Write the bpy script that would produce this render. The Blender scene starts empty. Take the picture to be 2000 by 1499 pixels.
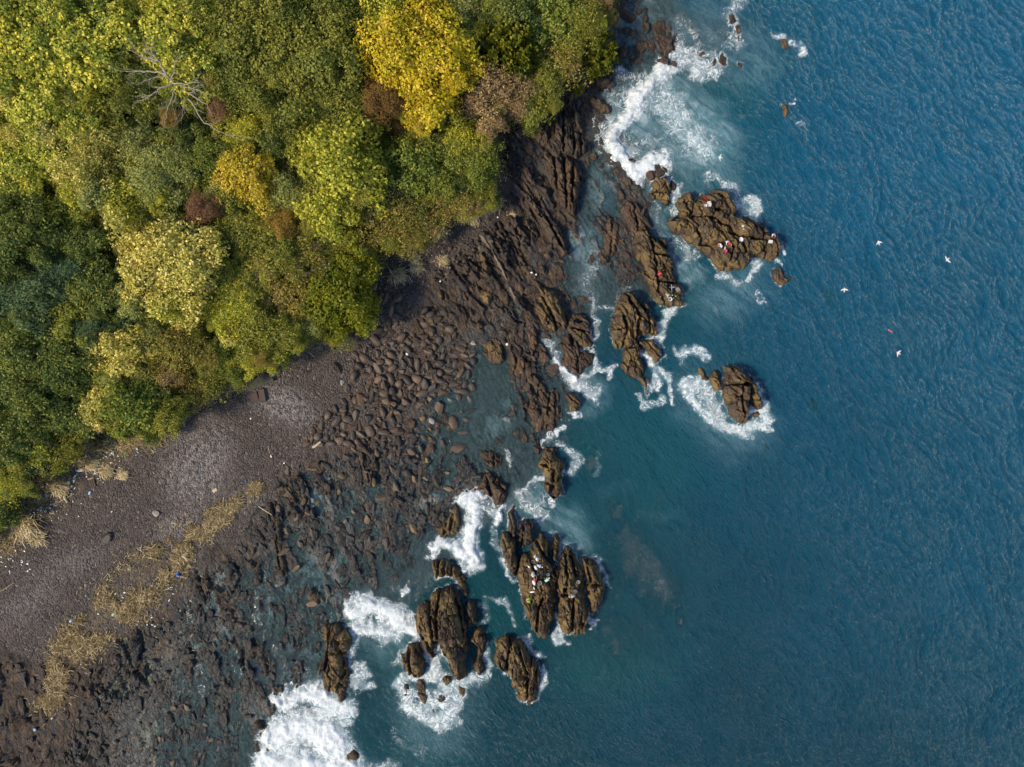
import bpy, bmesh, math, random
import numpy as np
from mathutils import Vector, Matrix

random.seed(7)
rng = np.random.default_rng(7)
scene = bpy.context.scene
C = scene.collection

# ------------------------------------------------------------------ camera, sky, sun, exposure
CAM_H = 100.0
cam_d = bpy.data.cameras.new('camera')
cam_d.sensor_width = 36.0
cam_d.lens = 24.0
cam_d.clip_start = 1.0
cam_d.clip_end = 6000.0
cam = bpy.data.objects.new('camera', cam_d)
cam.location = (0, 0, CAM_H)
cam.rotation_euler = (0, 0, 0)
C.objects.link(cam)
scene.camera = cam

SUN_EL = math.radians(45.0)
SUN_AZ = math.radians(205.0)          # direction towards the sun, counted from +X
sun_vec = Vector((math.cos(SUN_AZ) * math.cos(SUN_EL), math.sin(SUN_AZ) * math.cos(SUN_EL), math.sin(SUN_EL)))
world = bpy.data.worlds.new('World')
scene.world = world
world.use_nodes = True
wn = world.node_tree
bg = wn.nodes['Background']
sky = wn.nodes.new('ShaderNodeTexSky')
sky.sky_type = 'NISHITA'
sky.sun_disc = False
sky.sun_elevation = SUN_EL
sky.sun_rotation = math.radians(90.0) - SUN_AZ
sky.air_density = 1.0
sky.dust_density = 0.6
wn.links.new(sky.outputs[0], bg.inputs[0])
bg.inputs[1].default_value = 0.12
sun_d = bpy.data.lights.new('sun', 'SUN')
sun_d.energy = 3.4
sun_d.angle = math.radians(10.0)
sun_d.color = (1.0, 0.86, 0.65)
sun = bpy.data.objects.new('sun', sun_d)
sun.rotation_euler = sun_vec.to_track_quat('Z', 'Y').to_euler()
C.objects.link(sun)
scene.view_settings.view_transform = 'Standard'
scene.view_settings.look = 'None'
scene.view_settings.gamma = 1.0
scene.view_settings.use_curve_mapping = False
scene.view_settings.exposure = 0.38
scene.render.engine = 'CYCLES'
scene.cycles.max_bounces = 5
scene.cycles.diffuse_bounces = 3
scene.cycles.glossy_bounces = 2
scene.cycles.transmission_bounces = 2
scene.cycles.transparent_max_bounces = 6
scene.cycles.use_adaptive_sampling = True
scene.cycles.adaptive_threshold = 0.03
scene.cycles.caustics_reflective = False
scene.cycles.caustics_refractive = False

# ------------------------------------------------------------------ pixel <-> place
S = 13.3333                            # photo pixels per metre at sea level


def W(px, py, z=0.0):
    k = (CAM_H - z) / CAM_H
    return ((px - 1000.0) / S * k, (749.5 - py) / S * k)


# ------------------------------------------------------------------ numpy noise
LAT = [np.random.default_rng(100 + i).random((256, 256)) for i in range(8)]


def vnoise(x, y, s=0):
    L = LAT[s % 8]
    x = x + 37.3 * s
    y = y - 17.9 * s
    xi = np.floor(x).astype(np.int64)
    yi = np.floor(y).astype(np.int64)
    fx = x - xi
    fy = y - yi
    fx = fx * fx * fx * (fx * (fx * 6 - 15) + 10)
    fy = fy * fy * fy * (fy * (fy * 6 - 15) + 10)
    x0 = xi & 255
    x1 = (xi + 1) & 255
    y0 = yi & 255
    y1 = (yi + 1) & 255
    return (L[y0, x0] * (1 - fx) + L[y0, x1] * fx) * (1 - fy) + (L[y1, x0] * (1 - fx) + L[y1, x1] * fx) * fy


def fbm(x, y, s=0, o=4):
    t = 0
    a = 0.5
    n = 0
    for i in range(o):
        t = t + a * vnoise(x, y, s + i)
        n += a
        a *= 0.5
        x = x * 2.03
        y = y * 2.03
    return t / n


def voro(a, b, s=0):
    """jittered cells: distance to nearest, second nearest, three cell randoms, offset from the cell centre"""
    La, Lb, Lc, Ld, Le = [LAT[(s + i) % 8] for i in range(5)]
    ai = np.floor(a).astype(np.int64)
    bi = np.floor(b).astype(np.int64)
    f1 = np.full(a.shape, 9.0)
    f2 = np.full(a.shape, 9.0)
    r1 = np.zeros(a.shape)
    r2 = np.zeros(a.shape)
    r3 = np.zeros(a.shape)
    da = np.zeros(a.shape)
    db = np.zeros(a.shape)
    for i in (-1, 0, 1):
        for j in (-1, 0, 1):
            ca = ai + i
            cb = bi + j
            ka = ca & 255
            kb = cb & 255
            oa = ca + 0.1 + 0.8 * La[ka, kb] - a
            ob = cb + 0.1 + 0.8 * Lb[ka, kb] - b
            d = np.sqrt(oa * oa + ob * ob)
            m = d < f1
            f2 = np.where(m, f1, np.minimum(f2, d))
            f1 = np.where(m, d, f1)
            r1 = np.where(m, Lc[ka, kb], r1)
            r2 = np.where(m, Ld[ka, kb], r2)
            r3 = np.where(m, Le[ka, kb], r3)
            da = np.where(m, oa, da)
            db = np.where(m, ob, db)
    return f1, f2, r1, r2, r3, da, db


def sstep(e0, e1, x):
    t = np.clip((x - e0) / (e1 - e0), 0, 1)
    return t * t * (3 - 2 * t)


def poly_sdf(x, y, pts):
    """signed distance, positive inside"""
    d = np.full(x.shape, 1e9)
    ins = np.zeros(x.shape, bool)
    n = len(pts)
    for i in range(n):
        ax, ay = pts[i]
        bx, by = pts[(i + 1) % n]
        ex, ey = bx - ax, by - ay
        wx, wy = x - ax, y - ay
        t = np.clip((wx * ex + wy * ey) / (ex * ex + ey * ey + 1e-9), 0, 1)
        d = np.minimum(d, (wx - ex * t) ** 2 + (wy - ey * t) ** 2)
        c = ((ay > y) != (by > y)) & (x < (bx - ax) * (y - ay) / (by - ay + 1e-12) + ax)
        ins ^= c
    d = np.sqrt(d)
    return np.where(ins, d, -d)


def line_dist(x, y, pts):
    d = np.full(x.shape, 1e9)
    for i in range(len(pts) - 1):
        ax, ay = pts[i]
        bx, by = pts[i + 1]
        ex, ey = bx - ax, by - ay
        wx, wy = x - ax, y - ay
        t = np.clip((wx * ex + wy * ey) / (ex * ex + ey * ey + 1e-9), 0, 1)
        d = np.minimum(d, (wx - ex * t) ** 2 + (wy - ey * t) ** 2)
    return np.sqrt(d)


# ------------------------------------------------------------------ mesh helpers
def tag(o, label=None, cat=None, group=None, kind=None):
    if label:
        o['label'] = label
    if cat:
        o['category'] = cat
    if group:
        o['group'] = group
    if kind:
        o['kind'] = kind
    return o


def link(name, me, mat=None, parent=None, loc=(0, 0, 0), rot=(0, 0, 0), scale=(1, 1, 1)):
    o = bpy.data.objects.new(name, me)
    C.objects.link(o)
    o.location = loc
    o.rotation_euler = rot
    o.scale = scale
    if mat is not None and me is not None:
        if len(me.materials) == 0:
            me.materials.append(mat)
        if me.materials[0] is not mat:
            o.material_slots[0].link = 'OBJECT'
            o.material_slots[0].material = mat
    if parent is not None:
        o.parent = parent
    return o


def empty(name, loc, rz=0.0):
    o = bpy.data.objects.new(name, None)
    C.objects.link(o)
    o.location = loc
    o.rotation_euler = (0, 0, rz)
    o.empty_display_size = 0.3
    return o


def mesh_np(name, V, F, attrs=None, smooth=False):
    """V (n,3); F (m,k) all faces with k corners"""
    me = bpy.data.meshes.new(name)
    n = len(V)
    m, k = F.shape
    me.vertices.add(n)
    me.vertices.foreach_set('co', np.ascontiguousarray(V, np.float32).ravel())
    me.loops.add(m * k)
    me.loops.foreach_set('vertex_index', np.ascontiguousarray(F, np.int32).ravel())
    me.polygons.add(m)
    me.polygons.foreach_set('loop_start', np.arange(0, m * k, k, dtype=np.int32))
    if smooth:
        me.polygons.foreach_set('use_smooth', np.ones(m, bool))
    else:
        me.polygons.foreach_set('use_smooth', np.zeros(m, bool))
    if attrs:
        for an, av in attrs.items():
            at = me.attributes.new(an, 'FLOAT', 'POINT')
            at.data.foreach_set('value', np.ascontiguousarray(av, np.float32).ravel())
    me.update()
    me.validate()
    return me


def grid_mesh(name, X, Y, Z, cm, attrs=None, smooth=True):
    ny, nx = Z.shape
    vm = np.zeros((ny, nx), bool)
    vm[:-1, :-1] |= cm
    vm[1:, :-1] |= cm
    vm[:-1, 1:] |= cm
    vm[1:, 1:] |= cm
    idx = np.full((ny, nx), -1, np.int64)
    idx[vm] = np.arange(vm.sum())
    F = np.stack([idx[:-1, :-1][cm], idx[:-1, 1:][cm], idx[1:, 1:][cm], idx[1:, :-1][cm]], 1)
    V = np.stack([X[vm], Y[vm], Z[vm]], 1)
    A = {k: v[vm] for k, v in attrs.items()} if attrs else None
    return mesh_np(name, V, F, A, smooth)


class MB:
    """collects tubes, boxes and lathes into one mesh"""

    def __init__(self):
        self.v = []
        self.f = []

    def tube(self, pts, radii, n=6, cap=True):
        pts = [Vector(p) for p in pts]
        base = len(self.v)
        up = Vector((0.13, 0.21, 0.97))
        for i, p in enumerate(pts):
            a = pts[max(i - 1, 0)]
            b = pts[min(i + 1, len(pts) - 1)]
            d = (b - a).normalized()
            if abs(d.dot(up)) > 0.95:
                s = d.cross(Vector((1, 0, 0))).normalized()
            else:
                s = d.cross(up).normalized()
            t = d.cross(s)
            for k in range(n):
                an = 2 * math.pi * k / n
                self.v.append(p + (s * math.cos(an) + t * math.sin(an)) * radii[i])
        for i in range(len(pts) - 1):
            for k in range(n):
                k2 = (k + 1) % n
                self.f.append((base + i * n + k, base + i * n + k2, base + (i + 1) * n + k2, base + (i + 1) * n + k))
        if cap:
            self.f.append(tuple(base + k for k in range(n)))
            e = base + (len(pts) - 1) * n
            self.f.append(tuple(e + n - 1 - k for k in range(n)))
        return self

    def box(self, c, s, rz=0.0, taper=1.0):
        base = len(self.v)
        m = Matrix.Rotation(rz, 3, 'Z')
        for z, k in ((-1, 1.0), (1, taper)):
            for x, y in ((-1, -1), (1, -1), (1, 1), (-1, 1)):
                self.v.append(Vector(c) + m @ Vector((x * s[0] / 2 * k, y * s[1] / 2 * k, z * s[2] / 2)))
        for q in ((3, 2, 1, 0), (4, 5, 6, 7), (0, 1, 5, 4), (1, 2, 6, 5), (2, 3, 7, 6), (3, 0, 4, 7)):
            self.f.append(tuple(base + i for i in q))
        return self

    def lathe(self, prof, c=(0, 0, 0), n=14, sx=1.0, sy=1.0):
        base = len(self.v)
        for r, z in prof:
            for k in range(n):
                an = 2 * math.pi * k / n
                self.v.append(Vector(c) + Vector((math.cos(an) * r * sx, math.sin(an) * r * sy, z)))
        for i in range(len(prof) - 1):
            for k in range(n):
                k2 = (k + 1) % n
                self.f.append((base + i * n + k, base + i * n + k2, base + (i + 1) * n + k2, base + (i + 1) * n + k))
        self.f.append(tuple(base + n - 1 - k for k in range(n)))
        e = base + (len(prof) - 1) * n
        self.f.append(tuple(e + k for k in range(n)))
        return self

    def torus(self, R, r, c=(0, 0, 0), n=18, m=6):
        base = len(self.v)
        for i in range(n):
            a = 2 * math.pi * i / n
            for j in range(m):
                b = 2 * math.pi * j / m
                self.v.append(Vector(c) + Vector(((R + r * math.cos(b)) * math.cos(a), (R + r * math.cos(b)) * math.sin(a), r * math.sin(b))))
        for i in range(n):
            for j in range(m):
                i2 = (i + 1) % n
                j2 = (j + 1) % m
                self.f.append((base + i * m + j, base + i2 * m + j, base + i2 * m + j2, base + i * m + j2))
        return self

    def mesh(self, name, smooth=False):
        me = bpy.data.meshes.new(name)
        me.from_pydata([tuple(v) for v in self.v], [], self.f)
        if smooth:
            for p in me.polygons:
                p.use_smooth = True
        me.update()
        return me

    def build(self, name, mat, parent=None, loc=(0, 0, 0), rot=(0, 0, 0), smooth=False):
        return link(name, self.mesh(name, smooth), mat, parent, loc, rot)


# ------------------------------------------------------------------ materials
class NT:
    def __init__(self, name, dim='3D'):
        self.dim = dim
        self.m = bpy.data.materials.new(name)
        self.m.use_nodes = True
        self.t = self.m.node_tree
        self.t.nodes.clear()
        self.out = self.t.nodes.new('ShaderNodeOutputMaterial')

    def n(self, typ, **kw):
        nd = self.t.nodes.new(typ)
        for k, v in kw.items():
            setattr(nd, k, v)
        return nd

    def l(self, a, b):
        self.t.links.new(a, b)

    def put(self, sock, v):
        if hasattr(v, 'links') or isinstance(v, bpy.types.NodeSocket):
            self.l(v, sock)
        else:
            sock.default_value = v

    def math(self, op, a, b=0.0, c=0.0, clamp=False):
        nd = self.n('ShaderNodeMath', operation=op, use_clamp=clamp)
        self.put(nd.inputs[0], a)
        self.put(nd.inputs[1], b)
        if len(nd.inputs) > 2:
            self.put(nd.inputs[2], c)
        return nd.outputs[0]

    def mix(self, f, a, b, mode='MIX'):
        nd = self.n('ShaderNodeMix', data_type='RGBA', blend_type=mode)
        self.put(nd.inputs[0], f)
        for s, v in ((nd.inputs[6], a), (nd.inputs[7], b)):
            if isinstance(v, tuple):
                v = v + (1,) if len(v) == 3 else v
            self.put(s, v)
        return nd.outputs[2]

    def mapr(self, v, a, b, c=0.0, d=1.0, smooth=True):
        nd = self.n('ShaderNodeMapRange', interpolation_type='SMOOTHSTEP' if smooth else 'LINEAR')
        self.put(nd.inputs[0], v)
        nd.inputs[1].default_value = a
        nd.inputs[2].default_value = b
        nd.inputs[3].default_value = c
        nd.inputs[4].default_value = d
        return nd.outputs[0]

    def coord(self, kind='Object'):
        return self.n('ShaderNodeTexCoord').outputs[kind]

    def pos(self):
        return self.n('ShaderNodeNewGeometry').outputs['Position']

    def mapping(self, v, scale=(1, 1, 1), rot=(0, 0, 0), loc=(0, 0, 0)):
        nd = self.n('ShaderNodeMapping', vector_type='TEXTURE')
        self.l(v, nd.inputs[0])
        nd.inputs[1].default_value = loc
        nd.inputs[2].default_value = rot
        nd.inputs[3].default_value = scale
        return nd.outputs[0]

    def noise(self, v, scale, detail=4.0, rough=0.55, dist=0.0, out='Fac'):
        nd = self.n('ShaderNodeTexNoise', noise_dimensions=self.dim)
        if v is not None:
            self.l(v, nd.inputs['Vector'])
        nd.inputs['Scale'].default_value = scale
        nd.inputs['Detail'].default_value = detail
        nd.inputs['Roughness'].default_value = rough
        nd.inputs['Distortion'].default_value = dist
        return nd.outputs[out]

    def voronoi(self, v, scale, feature='F1', out='Distance'):
        nd = self.n('ShaderNodeTexVoronoi', feature=feature, voronoi_dimensions=self.dim)
        self.l(v, nd.inputs['Vector'])
        nd.inputs['Scale'].default_value = scale
        return nd.outputs[out]

    def attr(self, name):
        return self.n('ShaderNodeAttribute', attribute_name=name).outputs['Fac']

    def sep(self, v):
        nd = self.n('ShaderNodeSeparateXYZ')
        self.l(v, nd.inputs[0])
        return nd.outputs

    def bump(self, h, strength=0.5, dist=0.1, normal=None):
        nd = self.n('ShaderNodeBump')
        nd.inputs['Strength'].default_value = strength
        nd.inputs['Distance'].default_value = dist
        self.l(h, nd.inputs['Height'])
        if normal is not None:
            self.l(normal, nd.inputs['Normal'])
        return nd.outputs[0]

    def principled(self, col, rough=0.8, normal=None, spec=0.3):
        nd = self.n('ShaderNodeBsdfPrincipled')
        if isinstance(col, tuple):
            col = col + (1,) if len(col) == 3 else col
        self.put(nd.inputs['Base Color'], col)
        self.put(nd.inputs['Roughness'], rough)
        nd.inputs['Specular IOR Level'].default_value = spec
        if normal is not None:
            self.l(normal, nd.inputs['Normal'])
        return nd.outputs[0]

    def surf(self, s):
        self.l(s, self.out.inputs['Surface'])
        return self.m


def plain(name, col, rough=0.7, var=0.25, scale=8.0, spec=0.3):
    t = NT(name)
    n = t.noise(t.coord(), scale, 5.0)
    c = t.mix(n, tuple(k * (1 - var) for k in col), tuple(min(1, k * (1 + var)) for k in col))
    return t.surf(t.principled(c, rough, t.bump(n, 0.15, 0.02), spec))


def blocks(t, p, rot=-66.0):
    """jointed rock: crack height and a random number for each block"""
    wob_ = t.noise(p, 0.8, 3.0, 0.5, out='Color')
    o_ = t.n('ShaderNodeVectorMath', operation='MULTIPLY_ADD')
    t.l(wob_, o_.inputs[0])
    o_.inputs[1].default_value = (0.9, 0.9, 0.5)
    t.l(p, o_.inputs[2])
    q = t.mapping(o_.outputs[0], (1.9, 0.62, 1.2), (0, 0, math.radians(rot)))
    e = t.voronoi(q, 1.0, 'DISTANCE_TO_EDGE')
    col = t.sep(t.voronoi(q, 1.0, 'F1', 'Color'))
    q2 = t.mapping(o_.outputs[0], (0.75, 0.30, 0.6), (0, 0, math.radians(rot + 12)))
    e2 = t.voronoi(q2, 1.0, 'DISTANCE_TO_EDGE')
    col2 = t.sep(t.voronoi(q2, 1.0, 'F1', 'Color'))
    h = t.math('ADD', t.math('MULTIPLY', t.mapr(e, 0.0, 0.07), 0.9), t.math('MULTIPLY', t.mapr(e2, 0.0, 0.09), 0.4))
    h = t.math('ADD', h, t.math('MULTIPLY', t.math('ADD', col[2], t.math('MULTIPLY', col2[2], 0.5)), 0.5))
    return h, col, col2


def rock_material(name, dark, mid, ochre, ochre_amt):
    t = NT(name)
    p = t.pos()
    z = t.sep(p)[2]
    st = t.mapping(p, (2.2, 0.62, 1.0), (0, 0, math.radians(-70)))
    n1 = t.noise(p, 0.45, 6.0, 0.6)
    n2 = t.noise(st, 1.7, 7.0, 0.65, 0.4)
    n3 = t.noise(p, 6.0, 6.0, 0.7)
    c = t.mix(t.mapr(n2, 0.32, 0.68), dark, mid)
    c = t.mix(t.math('MULTIPLY', t.mapr(t.math('ADD', n1, t.math('MULTIPLY', n3, 0.35)), 0.55, 0.82), ochre_amt), c, ochre)
    c = t.mix(t.mapr(n3, 0.52, 0.8, 0, 0.5), c, tuple(k * 0.45 for k in dark))
    bh, bc, bc2 = blocks(t, p)
    c = t.mix(t.mapr(bc[0], 0.6, 0.95, 0, 0.5), c, (0.075, 0.073, 0.077))
    c = t.mix(t.mapr(bc2[1], 0.0, 1.0, 0.0, 0.4, False), c, tuple(k * 0.9 for k in dark))
    # wet band near the water line
    wet = t.mapr(t.math('ADD', z, t.math('MULTIPLY', n1, 0.9)), 0.60, 1.15, 1.0, 0.0)
    c = t.mix(t.math('MULTIPLY', wet, 0.95), c, t.mix(0.5, c, tuple(k * 0.25 for k in dark)))
    r = t.mapr(wet, 0, 1, 0.85, 0.42, False)
    hgt = t.math('ADD', t.math('ADD', t.math('MULTIPLY', n2, 0.8), t.math('MULTIPLY', n3, 0.45)), t.math('MULTIPLY', bh, 0.9))
    return t.surf(t.principled(c, r, t.bump(hgt, 0.9, 0.16), 0.35))


M = {}
M['rock'] = rock_material('sea_rock', (0.050, 0.038, 0.032), (0.175, 0.112, 0.066), (0.32, 0.215, 0.075), 0.85)
M['rock_dark'] = rock_material('cliff_rock', (0.050, 0.041, 0.037), (0.135, 0.094, 0.069), (0.19, 0.125, 0.065), 0.45)
M['rock_wet'] = rock_material('platform_rock', (0.022, 0.026, 0.031), (0.066, 0.066, 0.066), (0.20, 0.14, 0.07), 0.34)
M['rock_red'] = rock_material('ledge_rock', (0.048, 0.037, 0.033), (0.15, 0.092, 0.060), (0.23, 0.145, 0.070), 0.55)


def stone_material(name, cols):
    t = NT(name)
    oi = t.n('ShaderNodeObjectInfo')
    at = t.attr('rnd')
    r = t.math('FRACT', t.math('ADD', oi.outputs['Random'], at))
    ramp = t.n('ShaderNodeValToRGB')
    ramp.color_ramp.interpolation = 'LINEAR'
    els = ramp.color_ramp.elements
    els[0].position = 0
    els[0].color = cols[0] + (1,)
    els[1].position = 1
    els[1].color = cols[-1] + (1,)
    for i, cc in enumerate(cols[1:-1]):
        e = els.new((i + 1) / (len(cols) - 1))
        e.color = cc + (1,)
    t.l(r, ramp.inputs[0])
    p = t.pos()
    n = t.noise(p, 5.0, 6.0, 0.65)
    c = t.mix(t.mapr(n, 0.3, 0.75), t.mix(0.5, ramp.outputs[0], (0.02, 0.017, 0.016)), ramp.outputs[0])
    return t.surf(t.principled(c, 0.6, t.bump(n, 0.5, 0.06), 0.4))


M['boulder'] = stone_material('boulder_stone', [(0.040, 0.033, 0.032), (0.095, 0.063, 0.049), (0.155, 0.102, 0.070), (0.055, 0.046, 0.044), (0.20, 0.135, 0.085), (0.046, 0.042, 0.043)])
M['wet_stone'] = stone_material('wet_stone', [(0.028, 0.030, 0.034), (0.062, 0.056, 0.052), (0.11, 0.082, 0.058), (0.040, 0.042, 0.046), (0.19, 0.135, 0.075)])
M['pale_stone'] = stone_material('pale_stone', [(0.34, 0.32, 0.28), (0.42, 0.38, 0.32)])
M['tan_stone'] = stone_material('tan_stone', [(0.17, 0.11, 0.06), (0.22, 0.15, 0.08)])


def leaf_material(name, a, b, c2, bright=2.0, blend=0.5):
    """two leaf colours by clump, a third on scattered leaves"""
    t = NT(name)
    oi = t.n('ShaderNodeObjectInfo')
    rnd = t.attr('rnd')
    cl = t.attr('clump')
    f = t.math('FRACT', t.math('ADD', cl, oi.outputs['Random']))
    c = t.mix(f, a, b)
    c = t.mix(t.mapr(rnd, 0.62, 0.92, 0, 0.9), c, c2)
    wp_ = t.pos()
    w1_ = t.noise(wp_, 0.16, 4.0, 0.6)
    w2_ = t.noise(wp_, 0.55, 3.0, 0.6)
    cano = t.mix(t.mapr(w1_, 0.36, 0.64), (0.080, 0.125, 0.030), (0.275, 0.265, 0.045))
    cano = t.mix(t.mapr(w2_, 0.55, 0.72, 0, 0.8), cano, (0.17, 0.19, 0.070))
    c = t.mix(t.mapr(w2_, 0.3, 0.7, 0.10, blend), c, cano)
    k = t.math('ADD', t.math('MULTIPLY', rnd, 0.7), 0.62)
    k = t.math('MULTIPLY', k, t.math('ADD', t.math('MULTIPLY', oi.outputs['Random'], 0.25), 0.88 * bright))
    hs = t.n('ShaderNodeHueSaturation')
    t.l(c, hs.inputs['Color'])
    t.l(k, hs.inputs['Value'])
    d = t.n('ShaderNodeBsdfDiffuse')
    tr = t.n('ShaderNodeBsdfTranslucent')
    t.l(hs.outputs[0], d.inputs[0])
    t.l(hs.outputs[0], tr.inputs[0])
    mx = t.n('ShaderNodeMixShader')
    mx.inputs[0].default_value = 0.32
    t.l(d.outputs[0], mx.inputs[1])
    t.l(tr.outputs[0], mx.inputs[2])
    return t.surf(mx.outputs[0])


LEAF = {
    'yellow': leaf_material('leaf_yellow', (0.43, 0.33, 0.012), (0.32, 0.29, 0.016), (0.50, 0.33, 0.06), 1.75, 0.2),
    'gold': leaf_material('leaf_gold', (0.40, 0.30, 0.018), (0.30, 0.25, 0.025), (0.46, 0.32, 0.09), 1.75, 0.2),
    'yelgreen': leaf_material('leaf_yellow_green', (0.30, 0.285, 0.030), (0.19, 0.21, 0.028), (0.42, 0.36, 0.06)),
    'vine': leaf_material('leaf_vine', (0.32, 0.32, 0.040), (0.15, 0.20, 0.034), (0.54, 0.43, 0.08)),
    'olive': leaf_material('leaf_olive', (0.160, 0.152, 0.028), (0.112, 0.122, 0.025), (0.25, 0.21, 0.05)),
    'darkolive': leaf_material('leaf_dark_olive', (0.100, 0.105, 0.024), (0.070, 0.085, 0.022), (0.16, 0.15, 0.035)),
    'green': leaf_material('leaf_green', (0.125, 0.150, 0.026), (0.080, 0.112, 0.026), (0.23, 0.21, 0.045)),
    'dark': leaf_material('leaf_dark_green', (0.070, 0.105, 0.032), (0.050, 0.080, 0.030), (0.19, 0.18, 0.045), 1.8, 0.3),
    'teal': leaf_material('leaf_blue_green', (0.050, 0.090, 0.058), (0.068, 0.110, 0.062), (0.09, 0.13, 0.07), 1.8, 0.3),
    'pine': leaf_material('leaf_pine', (0.165, 0.170, 0.012), (0.12, 0.135, 0.014), (0.22, 0.21, 0.02), 1.4),
    'pale': leaf_material('leaf_pale', (0.40, 0.33, 0.075), (0.30, 0.27, 0.06), (0.54, 0.45, 0.17)),
    'sage': leaf_material('leaf_sage', (0.21, 0.22, 0.070), (0.15, 0.175, 0.065), (0.29, 0.27, 0.11)),
    'brown': leaf_material('leaf_olive_brown', (0.20, 0.145, 0.036), (0.155, 0.122, 0.032), (0.27, 0.19, 0.07)),
    'tan': leaf_material('leaf_tan', (0.29, 0.19, 0.095), (0.23, 0.155, 0.080), (0.38, 0.26, 0.15), 1.75, 0.2),
    'rust': leaf_material('leaf_rust', (0.19, 0.095, 0.040), (0.15, 0.085, 0.035), (0.23, 0.13, 0.05), 1.75, 0.2),
    'red': leaf_material('leaf_red', (0.20, 0.085, 0.065), (0.16, 0.080, 0.050), (0.24, 0.12, 0.08), 1.75, 0.2),
    'orange': leaf_material('leaf_orange', (0.27, 0.15, 0.035), (0.22, 0.14, 0.035), (0.32, 0.20, 0.06), 1.75, 0.2),
}
M['bark'] = plain('bark', (0.085, 0.065, 0.05), 0.9, 0.4, 6.0)
M['deadwood'] = plain('dead_wood', (0.33, 0.29, 0.23), 0.85, 0.3, 5.0)
M['twig'] = plain('twig', (0.22, 0.18, 0.13), 0.9, 0.3, 5.0)

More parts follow.
